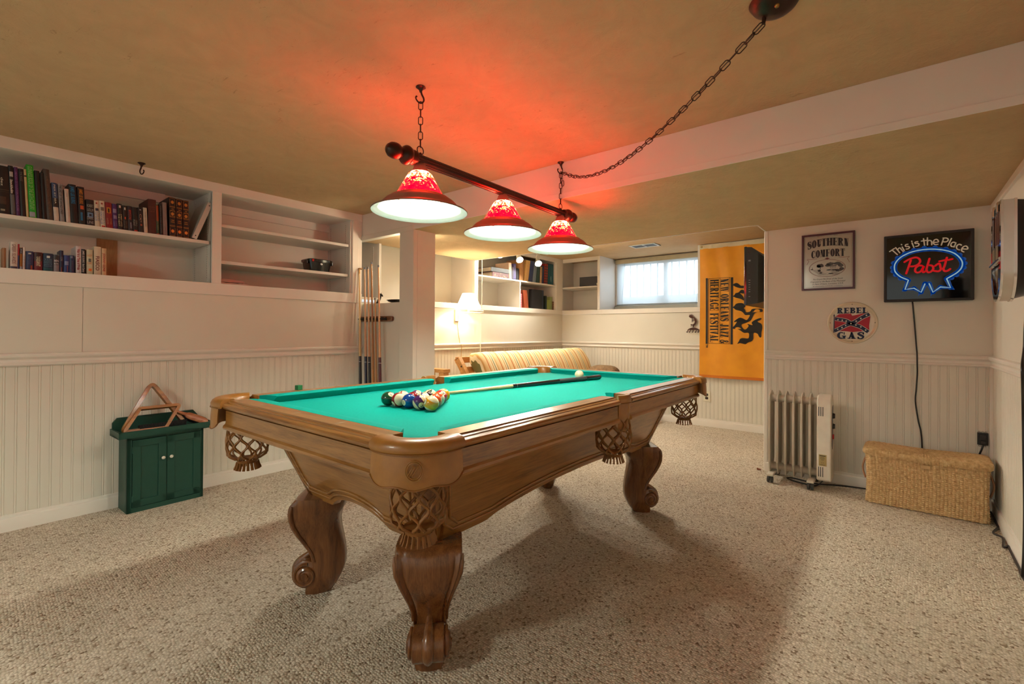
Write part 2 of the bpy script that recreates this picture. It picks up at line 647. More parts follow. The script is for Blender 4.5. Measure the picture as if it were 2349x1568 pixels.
struct('floor', MB().box(XL - 0.5, YREAR, -0.05, XR + 0.3, YF + 0.5, 0.0), CARPET)
struct('ceiling', MB().box(XL - 0.5, YREAR, ZC, XR + 0.3, YF + 0.45, ZC + 0.06), CEIL)
mb = MB()
DP = [(-3.70, YS), (XR + 0.05, YS), (XR + 0.05, YB + 0.1), (-0.80, YB + 0.1), (-0.80, YB), (-0.80, 3.735), (-0.865, 3.72), (-3.70, 3.72)]
mb.prism([(x, y) for x, y in DP], ZD, ZD + 0.006, lambda x, y, d: (x, y, d))
struct('ceiling_drop_underside', mb, CEIL)
mb = MB()
mb.box(-3.70, YS, ZD + 0.002, XR + 0.05, YS + 0.02, ZC)
mb.box(-3.70, YS - 0.004, ZD - 0.001, XR + 0.05, YS, ZD + 0.032)
mb.box(-3.70, 3.70, ZD + 0.002, -0.80, 3.72, ZC)
mb.box(-3.70, 3.717, ZD - 0.004, -0.86, 3.726, ZD + 0.02)
struct('trim_1', mb, TRIM, bevel=0.001)
# the white bead along the bent edge of the drop
mb = MB().tube([(-0.865, 3.722, ZD + 0.002), (-0.806, 3.738, ZD + 0.002), (-0.806, YB - 0.006, ZD + 0.002)], 0.006, 6)
struct('trim_2', mb, TRIM)

def beads(mb, p0, p1, nrm, z0, z1, pitch=0.0437):
    """beadboard: flat boards with a bead between two fine grooves"""
    p0, p1, nrm = Vector(p0), Vector(p1), Vector(nrm)
    t = (p1 - p0)
    L = t.length
    t.normalize()
    pr = []
    s = 0.0
    g = 0.0022
    while s < L:
        for a, d in ((0, 0), (pitch - 0.0125, 0), (pitch - 0.0108, -g), (pitch - 0.009, 0), (pitch - 0.0062, 0.0006), (pitch - 0.0034, 0), (pitch - 0.0017, -g)):
            if s + a < L:
                pr.append((s + a, d))
        s += pitch
    pr.append((L, 0))
    lo = [p0 + t * a + nrm * d + Vector((0, 0, z0)) for a, d in pr]
    hi = [p0 + t * a + nrm * d + Vector((0, 0, z1)) for a, d in pr]
    mb.grid([lo, hi])

RAIL = [(0, 0), (0.010, 0.001), (0.016, 0.008), (0.016, 0.014), (0.009, 0.020), (0.008, 0.034), (0.014, 0.040), (0.022, 0.048), (0.024, 0.058), (0.020, 0.066), (0.006, 0.069), (0, 0.069)]
BASE = [(0, 0), (0.013, 0), (0.013, 0.058), (0.010, 0.066), (0.004, 0.070), (0.003, 0.084), (0, 0.086)]
def wainscot(tag_, n, p0, p1, nrm, base=True):
    z = 0.858
    struct('trim_%d' % n, MB().profile(RAIL, (p0[0], p0[1], z), (p1[0], p1[1], z), nrm), TRIM, angle=30)
    if base:
        struct('baseboard_' + tag_, MB().profile(BASE, (p0[0], p0[1], 0), (p1[0], p1[1], 0), nrm), TRIM, angle=30)

# left wall: beadboard, smooth board with one seam, shelf niche above
mb = MB()
beads(mb, (XL, YREAR, 0), (XL, YS, 0), (1, 0, 0), 0.0, 0.92)
mb.add([(XL, YREAR, 0.92), (XL, 0.519, 0.92), (XL, 0.519, 1.30), (XL, YREAR, 1.30)], [(0, 1, 2, 3)])
mb.add([(XL, 0.5205, 0.92), (XL, YS, 0.92), (XL, YS, 1.30), (XL, 0.5205, 1.30)], [(0, 1, 2, 3)])
mb.box(XL - 0.02, YREAR, 0.0, XL - 0.006, YS, 1.29)
struct('wall_left', mb, WHITE, angle=0)
wainscot('left', 3, (XL, YREAR), (XL, YS), (1, 0, 0))

# stub wall beside the shelves: opening above a half wall, then the post
mb = MB()
mb.box(-3.70, YS - 0.004, 1.832, -3.093, YS + 0.05, ZD - 0.001)
mb.box(-3.70, YS - 0.009, 1.832, -2.92, YS - 0.005, 1.872)
mb.box(-3.092, YS - 0.003, 0.0, -2.92, YS + 0.035, ZD - 0.001); mb.box(-2.955, YS + 0.036, 0.0, -2.92, YS + 0.215, ZD + 0.02); mb.box(-3.092, YS + 0.18, 0.0, -2.93, YS + 0.215, 1.28)
mb.box(-3.66, YS, 0.0, -3.628, YS + 0.03, 1.29)
struct('wall_stub', mb, WHITE, bevel=0.002)
mb = MB()
mb.box(-3.66, YS + 0.012, 0.0, -3.106, YS + 0.17, 1.285)
struct('wall_half_height', mb, WHITE, bevel=0.002)
mb = MB()
mb.box(-3.106, YS + 0.018, 0.0, -3.09, YS + 0.16, 1.30)
struct('trim_4', mb, TRIM)

# far room, left wall
mb = MB()
beads(mb, (XLF, YS + 0.03, 0), (XLF, YF, 0), (1, 0, 0), 0.0, 0.92)
mb.add([(XLF, YS, 0.92), (XLF, YF, 0.92), (XLF, YF, 1.30), (XLF, YS, 1.30)], [(0, 1, 2, 3)])
struct('wall_far_left', mb, WHITE, angle=0)
wainscot('far_left', 5, (XLF, YS + 0.2), (XLF, YF), (1, 0, 0))

# far wall: solid to the sill, window recess above
mb = MB()
beads(mb, (XLF, YF, 0), (-0.76, YF, 0), (0, -1, 0), 0.0, 0.92)
mb.add([(XLF, YF, 0.92), (-0.76, YF, 0.92), (-0.76, YF, 1.288), (XLF, YF, 1.288)], [(0, 1, 2, 3)])
mb.add([(-1.80, YF, 1.288), (-0.76, YF, 1.288), (-0.76, YF, ZC), (-1.80, YF, ZC)], [(0, 1, 2, 3)])
mb.box(XLF, YF + 0.004, 0.0, -0.76, YF + 0.03, 1.28)
mb.box(-1.80, YF + 0.004, 1.25, -0.7, YF + 0.45, ZC)
struct('wall_far', mb, WHITE, angle=0)
wainscot('far', 6, (XLF, YF), (-0.80, YF), (0, -1, 0))
# window recess lining and its casing
mb = MB()
mb.box(-3.09, YF + 0.02, 1.30, -3.063, YF + 0.42, ZC)
mb.box(-3.09, YF + 0.02, 1.28, -1.795, YF + 0.42, 1.338)
mb.box(-3.100, YF - 0.012, 1.35, -3.063, YF + 0.02, ZC)
mb.box(XLF, YF - 0.012, 1.290, -1.765, YF + 0.02, 1.348)
mb.box(-1.795, YF - 0.012, 1.3495, -1.765, YF + 0.02, ZC)
struct('trim_7', mb, TRIM, bevel=0.0015)
# window: wall round the opening, frame, pane
mb = MB()
YW = YF + 0.43
mb.box(-3.2, YW, 1.25, -3.02, YW + 0.12, ZC); mb.box(-1.84, YW, 1.25, -1.70, YW + 0.12, ZC)
mb.box(-3.2, YW, 1.25, -1.70, YW + 0.12, 1.42); mb.box(-3.2, YW, 2.0, -1.70, YW + 0.12, ZC)
struct('wall_window', mb, WHITE)
FRAME_A = M('window_aluminium', S(190, 196, 200), 0.45, 0.2)
mb = MB()
for x0, x1, z0, z1 in ((-3.02, -2.98, 1.42, 2.0), (-1.88, -1.84, 1.42, 2.0), (-3.02, -1.84, 1.42, 1.455), (-3.02, -1.84, 1.965, 2.0), (-2.40, -2.345, 1.42, 2.0)):
    mb.box(x0, YW + 0.05, z0, x1, YW + 0.10, z1)
WIN = struct('window_1', mb, FRAME_A, bevel=0.003)
m, nt, b = nodes_of('window_glass')
b.inputs['Base Color'].default_value = (0.9, 0.95, 0.97, 1)
b.inputs['Transmission Weight'].default_value = 1.0
b.inputs['Roughness'].default_value = 0.02
b.inputs['IOR'].default_value = 1.05
GLASS = m
mesh_obj('pane', MB().box(-2.98, YW + 0.07, 1.455, -1.88, YW + 0.074, 1.965), GLASS, WIN)

# wall with the signs, its return into the far room, the right wall
mb = MB()
beads(mb, (-0.80, YB, 0), (XR, YB, 0), (0, -1, 0), 0.0, 0.92)
mb.add([(-0.80, YB, 0.92), (XR, YB, 0.92), (XR, YB, ZD + 0.01), (-0.80, YB, ZD + 0.01)], [(0, 1, 2, 3)])
mb.box(-0.80, YB + 0.004, 0.0, XR + 0.1, YB + 0.10, ZD + 0.02)
mb.box(-0.80, YB + 0.05, 0.0, -0.70, YF + 0.05, ZC)
struct('wall_back', mb, WHITE, angle=0)
wainscot('back', 8, (-0.80, YB), (XR, YB), (0, -1, 0))
mb = MB()
mb.box(-0.812, YB - 0.006, 0.0, -0.784, YB + 0.022, ZD)
struct('trim_9', mb, TRIM, bevel=0.006)
mb = MB()
beads(mb, (XR, YREAR, 0), (XR, YB, 0), (-1, 0, 0), 0.0, 0.92)
mb.add([(XR, YREAR, 0.92), (XR, YB, 0.92), (XR, YB, ZC), (XR, YREAR, ZC)], [(0, 1, 2, 3)])
mb.box(XR + 0.005, YREAR, 0.0, XR + 0.05, YB + 0.1, ZC + 0.02)
struct('wall_right', mb, WHITE, angle=0)
wainscot('right', 10, (XR, YREAR), (XR, YB), (-1, 0, 0))
struct('trim_11', MB().box(XR - 0.016, YB - 0.016, 0.0, XR + 0.002, YB + 0.002, 0.86), TRIM, bevel=0.004)
struct('trim_12', MB().box(XR - 0.012, YREAR, 1.80, XR + 0.002, YB, ZD), TRIM, bevel=0.002)

# ------------------------------------------------------------------ built-in shelves
def slot_strip(root, x0, x1, y, z0, z1, sgn):
    """two slotted strips on a panel at plane y that faces sgn*y"""
    for x in (x0, x1):
        mb = MB().box(x - 0.007, y - 0.002 if sgn > 0 else y, z0, x + 0.007, y if sgn > 0 else y + 0.002, z1)
        st = mesh_obj('shelf_standard', mb, SHELF_W, root)
        mb = MB()
        z = z0 + 0.02
        yy = y - 0.0024 if sgn > 0 else y + 0.0024
        while z < z1 - 0.015:
            mb.add([(x - 0.002, yy, z), (x + 0.002, yy, z), (x + 0.002, yy, z + 0.008), (x - 0.002, yy, z + 0.008)], [(0, 1, 2, 3)])
            z += 0.0254 / 2 * 1.25
        mesh_obj('slot', mb, DARKLINE, st, angle=0)

DX = -4.0
def bookcase_main():
    r = thing('built_in_bookcase', 'white built-in bookcase along the left wall, two bays under the ceiling', 'bookcase', (XL, 1.19, 1.29))
    mb = MB()
    f = 0.012
    mb.box(XL - 0.02, YREAR, 1.992, XL + f, YS - 0.002, ZC)          # top board
    mb.box(XL - 0.02, YREAR, 1.294, XL + f, YS - 0.002, 1.372)        # bottom board
    mb.box(XL - 0.02, 1.158, 1.372, XL + f, 1.214, 1.992)
    mb.box(XL - 0.02, 2.203, 1.372, XL + f, 2.258, 1.992)
    mesh_obj('face_frame', mb, TRIM, r, bevel=0.0015)
    mesh_obj('frame_strip', MB().box(XL - 0.02, 2.258, 0.927, XL + 0.006, YS - 0.002, 1.992), TRIM, r, bevel=0.001)
    mesh_obj('back_panel', MB().box(DX - 0.01, YREAR, 1.3, DX, YS, ZC), WHITE, r)
    mb = MB()
    mb.box(DX, YREAR, 1.34, XL - 0.01, YS - 0.03, 1.371)
    mesh_obj('bottom_board', mb, SHELF_W, r)
    mesh_obj('top_board', MB().box(DX, YREAR, 1.993, XL - 0.01, YS, 2.01), SHELF_W, r)
    for y0, y1 in ((1.158, 1.178), (2.190, 2.262), (1.194, 1.214)):
        mesh_obj('side_panel', MB().box(DX, y0, 1.371, XL - 0.01, y1, 1.993), SHELF_W, r)
    mesh_obj('cleat', MB().box(DX, YREAR, 1.93, DX + 0.02, 0.985, 1.993), SHELF_W, r)
    mesh_obj('cleat', MB().box(DX, 1.214, 1.93, DX + 0.02, 2.19, 1.993), SHELF_W, r)
    for y0, y1, z in ((YREAR, 1.152, 1.657), (1.219, 2.182, 1.787), (1.219, 2.178, 1.534)):
        mesh_obj('shelf', MB().box(DX + 0.004, y0, z - 0.022, XL - 0.02, y1, z), SHELF_W, r, bevel=0.002)
    slot_strip(r, XL - 0.075, DX + 0.05, 1.158, 1.39, 1.97, 1)
    slot_strip(r, XL - 0.075, DX + 0.05, 2.190, 1.39, 1.97, 1)
    mesh_obj('wood_strip', MB().box(DX, 0.633, 1.371, DX + 0.012, 0.735, 1.635), wood('plain_pine', S(140, 96, 58), S(168, 122, 78), S(186, 140, 94), 'z', 0.6, 0.0), r)
    return r
bookcase_main()

def bookcase_far():
    r = thing('built_in_shelves', 'white built-in shelves above the sofa with old books and albums', 'bookcase', (XLF, 4.5, 1.29))
    mb = MB()
    f = 0.012
    yy0 = YS + 0.175
    mb.box(XLF - 0.02, yy0, 1.294, XLF + f, YF - 0.012, 1.350)
    mb.box(XLF - 0.02, 3.725, 2.0, XLF + f, YF - 0.012, ZC)
    mb.box(XLF - 0.02, 2.482, 1.35, XLF + f, 2.506, ZC); mb.box(XLF - 0.02, 3.70, 1.35, XLF + f, 3.758, ZC)
    mb.box(XLF - 0.02, 5.285, 1.35, XLF + f, YF - 0.012, 2.0)
    mesh_obj('face_frame', mb, TRIM, r, bevel=0.0015)
    B = -4.03
    mesh_obj('back_panel', MB().box(B - 0.01, YS, 1.3, B, YF, ZC), WHITE, r)
    mesh_obj('bottom_board', MB().box(B, YS + 0.02, 1.33, XLF - 0.01, YF - 0.02, 1.352), SHELF_W, r)
    for y0, y1 in ((2.484, 2.504), (3.702, 3.756), (5.287, 5.32)):
        mesh_obj('side_panel', MB().box(B, y0, 1.352, XLF - 0.01, y1, ZC), SHELF_W, r)
    mesh_obj('divider', MB().box(B, 4.511, 1.352, XLF - 0.006, 4.529, 1.672), SHELF_W, r, bevel=0.001)
    mesh_obj('shelf', MB().box(B, 3.757, 1.672, XLF - 0.004, 5.287, 1.690), SHELF_W, r, bevel=0.002)
    slot_strip(r, XLF - 0.085, B + 0.06, 2.484, 1.37, 1.82, 1)
    r2 = thing('built_in_corner_shelves', 'white two-shelf corner niche left of the basement window', 'bookcase', (-3.4, YF, 1.29))
    mb = MB()
    mb.box(XLF + 0.013, YF - 0.012, 2.005, -3.10, YF + 0.02, ZC)
    mesh_obj('face_frame', mb, TRIM, r2, bevel=0.0015)
    mesh_obj('back_panel', MB().box(-3.80, YF + 0.40, 1.3, -3.09, YF + 0.41, ZC), WHITE, r2)
    mesh_obj('side_panel', MB().box(-3.80, YF + 0.02, 1.3, -3.735, YF + 0.40, ZC), SHELF_W, r2)
    mesh_obj('bottom_board', MB().box(-3.735, YF + 0.021, 1.32, -3.092, YF + 0.40, 1.350), SHELF_W, r2)
    mesh_obj('shelf', MB().box(-3.735, YF + 0.004, 1.650, -3.100, YF + 0.40, 1.668), SHELF_W, r2, bevel=0.002)
bookcase_far()
# ------------------------------------------------------------------ pool table
D_, M_, L_ = S(108, 68, 28), S(146, 98, 46), S(166, 116, 60)
WOOD_Y = wood('oak_along_length', D_, M_, L_, 'y', 0.28, 0.45)
WOOD_X = wood('oak_across', D_, M_, L_, 'x', 0.28, 0.45)
WOOD_LEG = wood('carved_oak', S(84, 48, 22), S(112, 68, 34), S(130, 82, 42), 'z', 0.26, 0.5)
CLOTH = M('green_cloth', S(0, 152, 142), 0.9, var=0.05, scale=120, bmp=0.05, bscale=900, spec=0.1)
LEATHER = M('tan_leather', S(150, 98, 38), 0.34, var=0.1, scale=30, bmp=0.1, bscale=420, coat=0.2)
LEATHER_D = M('tan_leather_net', S(132, 84, 34), 0.5, var=0.12, scale=30)
INLAY = M('pearl_inlay', S(236, 228, 214), 0.2, coat=0.3)

TROT = 0.01455
table = thing('pool_table', 'carved wooden pool table with green cloth and leather drop pockets', 'pool table', (-1.5247, 1.8087, 0), TROT)
TM = ROOT[table.name]
def TL(u, v, z):
    return TM @ Vector((u, v, z))
def tmesh(name, mb, mat, parent=None, **kw):
    mb.v = [tuple(TL(*p)) for p in mb.v]
    return mesh_obj(name, mb, mat, parent or table, **kw)

ZB, ZN, ZR = 0.757, 0.7855, 0.789
A, B2, E_, OL = 0.495, 0.99, 0.049, 0.138
PC = (0.520, 1.014)      # corner pocket centre
PS = (0.565, 0.0)        # side pocket centre
# bed with pocket notches
def notch(c, r, a0, a1, n=10):
    return [(c[0] + r * cos(radians(a0 + (a1 - a0) * i / n)), c[1] + r * sin(radians(a0 + (a1 - a0) * i / n))) for i in range(n + 1)]
e = E_ + 0.004
outline = []
outline += notch((PC[0], -PC[1]), 0.058, 205, 65)
outline += [(A + e, -0.07)] + notch(PS, 0.056, 250, 110) + [(A + e, 0.07)]
outline += notch(PC, 0.058, -65, -205)
outline += notch((-PC[0], PC[1]), 0.058, 25, -115)
outline += [(-A - e, 0.07)] + notch((-PS[0], 0), 0.056, 70, -70) + [(-A - e, -0.07)]
outline += notch((-PC[0], -PC[1]), 0.058, 115, -25)
tmesh('playing_surface', MB().prism(outline, 0.735, ZB, lambda x, y, d: (x, y, d)), CLOTH, angle=30)
# cushions
CP = [(0.0, ZN - 0.001), (0.003, ZN - 0.007), (0.016, ZB + 0.003), (0.016, ZB), (E_, ZB), (E_, ZR + 0.0005), (0.03, ZR + 0.001), (0.004, ZN + 0.0015)]
def cushion(axis, sgn, n0, n1, w0, w1):
    """nose runs n0..n1, its wood side w0..w1"""
    rows = []
    for end in (0, 1):
        row = []
        for d, z in CP:
            k = d / E_
            s = (n0 + (w0 - n0) * k) if end == 0 else (n1 + (w1 - n1) * k)
            row.append((sgn * (A + d), s, z) if axis == 'u' else (s, sgn * (B2 + d), z))
        rows.append(row)
    mb = MB()
    mb.grid([rows[0], rows[1]], closed_u=True)
    mb.add(rows[0], [tuple(range(len(CP)))])
    mb.add(rows[1], [tuple(range(len(CP)))])
    tmesh('cushion', mb, CLOTH, angle=40, bevel=0.0012)
for s in (-1, 1):
    cushion('u', s, -0.918, -0.064, -0.968, -0.052)
    cushion('u', s, 0.064, 0.918, 0.052, 0.968)
    cushion('v', s, -0.423, 0.423, -0.473, 0.473)
# rails: flat top, stepped ogee, rounded nose
RP = [(E_, 0.745), (E_, ZR), (0.108, ZR), (0.110, ZR - 0.0045), (0.114, ZR - 0.0060), (0.118, ZR - 0.0070), (0.1185, ZR - 0.010), (0.128, ZR - 0.0108), (0.1345, ZR - 0.0135), (OL, ZR - 0.0190), (OL - 0.0005, ZR - 0.0235), (0.134, ZR - 0.0285), (0.127, ZR - 0.0305), (0.124, ZR - 0.034), (0.110, 0.750)]
AP = [(0.100, 0.752), (0.124, 0.752), (0.124, 0.712), (0.126, 0.703), (0.133, 0.697), (0.135, 0.690), (0.132, 0.683), (0.080, 0.680), (0.080, 0.70)]
def run(name, prof, axis, sgn, s0, s1, mat, taper=0.0):
    base = A if axis == 'u' else B2
    mb = MB()
    n = 12
    rows = []
    for i in range(n + 1):
        s = s0 + (s1 - s0) * i / n
        row = [((sgn * (base + d), s, z) if axis == 'u' else (s, sgn * (base + d), z)) for d, z in prof]
        rows.append(row)
    mb.grid(rows, closed_u=True)
    mb.add(rows[0], [tuple(range(len(prof)))])
    mb.add(rows[-1], [tuple(range(len(prof)))])
    return tmesh(name, mb, mat, angle=32, bevel=0.0)
rails = []
for s in (-1, 1):
    for (a, b_) in ((-0.972, -0.056), (0.056, 0.972)):
        r_ = run('rail', RP, 'u', s, a, b_, WOOD_Y)
        run('apron', AP, 'u', s, a - (0.012 if a < -0.5 else -0.012) * 0, b_, WOOD_Y)
        for k in range(3):
            f = (k + 1) / 4.0
            vv = a + (b_ - a) * (0.125 + 0.25 * (k + (0.5 if True else 0)) + 0.0)
            vv = (-0.722 + 0.262 * k) if a < 0 else (0.722 - 0.262 * k)
            u = s * (A + 0.080)
            mb = MB().add([(u - 0.024, vv, ZR + 0.0006), (u - 0.004, vv - 0.0055, ZR + 0.0006), (u + 0.024, vv, ZR + 0.0006), (u + 0.004, vv + 0.0055, ZR + 0.0006)], [(0, 1, 2, 3)])
            tmesh('sight', mb, INLAY, r_)
    r_ = run('rail', RP, 'v', s, -0.482, 0.482, WOOD_X)
    run('apron', AP, 'v', s, -0.482, 0.482, WOOD_X)
    for k in (-1, 0, 1):
        uu = 0.258 * k - 0.024
        v0 = s * (B2 + 0.080)
        mb = MB().add([(uu, v0 - 0.024, ZR + 0.0006), (uu + 0.0055, v0 - 0.004, ZR + 0.0006), (uu, v0 + 0.024, ZR + 0.0006), (uu - 0.0055, v0 + 0.004, ZR + 0.0006)], [(0, 1, 2, 3)])
        tmesh('sight', mb, INLAY, r_)

# cabinet: tapered panels, scalloped lower edge, raised mouldings, rounded corner posts
UT, VT, UB, VB, ZT, ZBm = 0.490, 0.968, 0.380, 0.855, 0.69, 0.395
def panel_pt(side, t, z):
    """t in -1..1 along the panel; returns point on the slanted panel plane"""
    k = (z - ZBm) / (ZT - ZBm)
    u = UB + (UT - UB) * k
    v = VB + (VT - VB) * k
    c = 0.03
    ax, sg = side
    return (sg * u, t * (v - c), z) if ax == 'u' else (t * (u - c), sg * v, z)
def scallop(side, t):
    a = abs(t)
    w = 0.74 if side[0] == 'u' else 0.52
    if a > w:
        return ZBm - 0.004
    if a > w - 0.10:
        k = (w - a) / 0.10
        return ZBm - 0.004 + 0.018 * (1 - cos(pi * k)) / 2
    return ZBm + 0.014 + 0.036 * (1 - (a / (w - 0.10)) ** 2) ** 0.8
sides = (('u', 1), ('v', 1), ('u', -1), ('v', -1))
for sd in sides:
    mb = MB()
    n = 64
    top = [panel_pt(sd, -1 + 2 * i / n, ZT) for i in range(n + 1)]
    low = [panel_pt(sd, -1 + 2 * i / n, scallop(sd, -1 + 2 * i / n)) for i in range(n + 1)]
    mid = [[tuple(a * (1 - f) + b_ * f for a, b_ in zip(p, q)) for p, q in zip(top, low)] for f in (0, 0.33, 0.66, 1)]
    ins = [(p[0] - (0.03 * sd[1] if sd[0] == 'u' else 0), p[1] - (0.03 * sd[1] if sd[0] == 'v' else 0), p[2]) for p in low]
    mb.grid(mid + [ins])
    tmesh('cabinet_side' if sd[0] == 'u' else 'cabinet_end', mb, WOOD_Y if sd[0] == 'u' else WOOD_X, angle=30)
# rounded corner posts
for su in (-1, 1):
    for sv in (-1, 1):
        rows = []
        for z in (ZT, ZBm + 0.1, ZBm - 0.012):
            k = (z - ZBm) / (ZT - ZBm)
            u, v = UB + (UT - UB) * k, VB + (VT - VB) * k
            c = 0.032
            row = [((u - c) * su + c * su * cos(a), (v - c) * sv + c * sv * sin(a), z) for a in [pi / 2 * i / 8 for i in range(9)]]
            row += [((u - 0.1) * su, (v - c) * sv, z)]
            row = [((u - c - 0.03) * su, v * sv - 0.0 * sv, z)] + row[::-1][1:] + [(u * su, (v - c - 0.03) * sv, z)]
            row = [row[-1]] + [((u - c) * su + c * su * cos(a), (v - c) * sv + c * sv * sin(a), z) for a in [pi / 2 * i / 8 for i in range(9)]] + [row[0]]
            rows.append(row)
        mb = MB().grid(rows)
        n = len(rows[-1])
        mb.add(rows[-1], [tuple(range(n))])
        tmesh('corner_post', mb, WOOD_LEG, angle=50)
def off(side, p, d):
    ax, sg = side
    return (p[0] + (d * sg if ax == 'u' else 0), p[1] + (d * sg if ax == 'v' else 0), p[2] - d * 0.35)
def strip(mb, side, pts, w=0.011, d=0.006):
    """raised rounded moulding along panel points"""
    mb.tube([off(side, p, d * 0.25) for p in pts], w * 0.55, 8, flat=1.0)
for sd in sides:
    mb = MB()
    tm = 0.965 if sd[0] == 'u' else 0.93
    for k, dz in ((0, 0.016), (1, 0.034)):
        q = tm - k * (0.030 if sd[0] == 'u' else 0.052)
        pts = [panel_pt(sd, -q, z) for z in (ZT, 0.60, 0.52, ZBm + 0.045 + dz)]
        nn = 48
        pts += [panel_pt(sd, -q + 2 * q * i / nn, max(scallop(sd, -q + 2 * q * i / nn), ZBm + 0.006) + dz + 0.006) for i in range(1, nn)]
        pts += [panel_pt(sd, q, z) for z in (ZBm + 0.045 + dz, 0.52, 0.60, ZT)]
        strip(mb, sd, pts, 0.009)
    tmesh('moulding', mb, WOOD_Y if sd[0] == 'u' else WOOD_X, angle=180)
tmesh('frame_board', MB().box(-0.47, -0.95, 0.66, 0.47, 0.95, 0.735), WOOD_X)

# carved cabriole legs
OUT = [(0.398, 0.062), (0.385, 0.076), (0.372, 0.086), (0.344, 0.092), (0.306, 0.089), (0.271, 0.081), (0.232, 0.060), (0.193, 0.036), (0.157, 0.018), (0.130, 0.012), (0.100, 0.014), (0.060, 0.022), (0.034, 0.034), (0.012, 0.040), (0.0, 0.038)]
INN = [(0.398, -0.118), (0.345, -0.108), (0.318, -0.090), (0.286, -0.084), (0.251, -0.089), (0.218, -0.097), (0.176, -0.106), (0.138, -0.110), (0.102, -0.108), (0.068, -0.097), (0.034, -0.079), (0.010, -0.060), (0.0, -0.052)]
HW = [(0.398, 0.101), (0.37, 0.102), (0.32, 0.094), (0.27, 0.077), (0.22, 0.062), (0.17, 0.053), (0.12, 0.053), (0.07, 0.058), (0.035, 0.052), (0.0, 0.040)]
def lerp(tab, z):
    for (z1, a), (z0, b_) in zip(tab, tab[1:]):
        if z0 <= z <= z1:
            k = (z - z0) / (z1 - z0)
            return b_ + (a - b_) * k
    return tab[0][1] if z > tab[0][0] else tab[-1][1]
for su in (-1, 1):
    for sv in (-1, 1):
        du, dv = su * 0.7071, sv * 0.7071
        def P(s, w, z, du=du, dv=dv, su=su, sv=sv):
            return (su * 0.343 + du * s - dv * w, sv * 0.820 + dv * s + du * w, z)
        rows = []
        nz = 34
        for i in range(nz + 1):
            z = 0.398 * (1 - i / nz)
            so, si, h = lerp(OUT, z), lerp(INN, z), lerp(HW, z)
            g = min(1.0, max(0.0, (0.395 - z) / 0.03)) * (1 if z > 0.13 else max(0, (z - 0.05) / 0.08))
            dp = 0.007 * g
            # front face with two carved grooves, then the sides and the back
            sec = [(so - 0.030, -h), (so - 0.012, -h * 1.0), (so - 0.004, -h * 0.94), (so - 0.006 - dp, -h * 0.80), (so - 0.004 - dp * 0.2, -h * 0.70), (so - dp * 0.8, -h * 0.60), (so + 0.002, -h * 0.25), (so + 0.003, 0)]
            sec = sec + [(a, -w) for a, w in reversed(sec[:-1])]
            back = 0.72
            sec += [((so + si) / 2, h * 0.98), (si + 0.012, h * 0.90 * back), (si, h * 0.6 * back), (si, -h * 0.6 * back), (si + 0.012, -h * 0.90 * back), ((so + si) / 2, -h * 0.98)]
            rows.append([P(a, w, z) for a, w in sec])
        mb = MB().grid(rows, closed_u=True)
        mb.add(rows[-1], [tuple(range(len(rows[-1])))])
        mb.add(rows[0], [tuple(range(len(rows[0])))])
        leg = tmesh('leg', mb, WOOD_LEG, angle=55)
        # scroll at the foot: volutes and centre ridge
        mb = MB()
        ax = Matrix(((du, 0, -dv, 0), (dv, 0, du, 0), (0, 1, 0, 0), (0, 0, 0, 1)))   # local x=along s, y=up, z=across
        cx, cz = 0.032, 0.084
        o = Vector((su * 0.343 + du * cx, sv * 0.820 + dv * cx, cz))
        for (ra, w0, w1) in ((0.054, -0.052, 0.052), (0.036, -0.064, 0.064), (0.015, -0.069, 0.069)):
            mb.lathe([(0.0005, w0), (ra * 0.82, w0), (ra, w0 + 0.006), (ra, w1 - 0.006), (ra * 0.82, w1), (0.0005, w1)], 24, o, ax)
        ridge = [P(0.016 + 0.074 * sin(pi * t) * (1 - 0.25 * t), 0, 0.158 - 0.146 * t) for t in [i / 14 for i in range(15)]]
        mb.tube(ridge, [0.010 + 0.010 * sin(pi * i / 14) for i in range(15)], 10)
        for s_ in (-1, 1):
            spiral = []
            for i in range(30):
                a = radians(100 - i * 22)
                rr = 0.045 - 0.0011 * i
                spiral.append(P(cx + rr * cos(a), s_ * (0.053 + 0.00045 * i), cz + rr * sin(a)))
            mb.tube(spiral, 0.0065, 6)
            # lip moulding that runs down the shin
            lip = [P(lerp(OUT, z) - 0.016, s_ * (lerp(HW, z) + 0.001), z) for z in (0.375, 0.35, 0.32, 0.29, 0.25, 0.21, 0.17, 0.135)]
            mb.tube(lip, [0.004, 0.008, 0.010, 0.009, 0.008, 0.007, 0.006, 0.004], 8)
        tmesh('scroll', mb, WOOD_LEG, leg, angle=50)

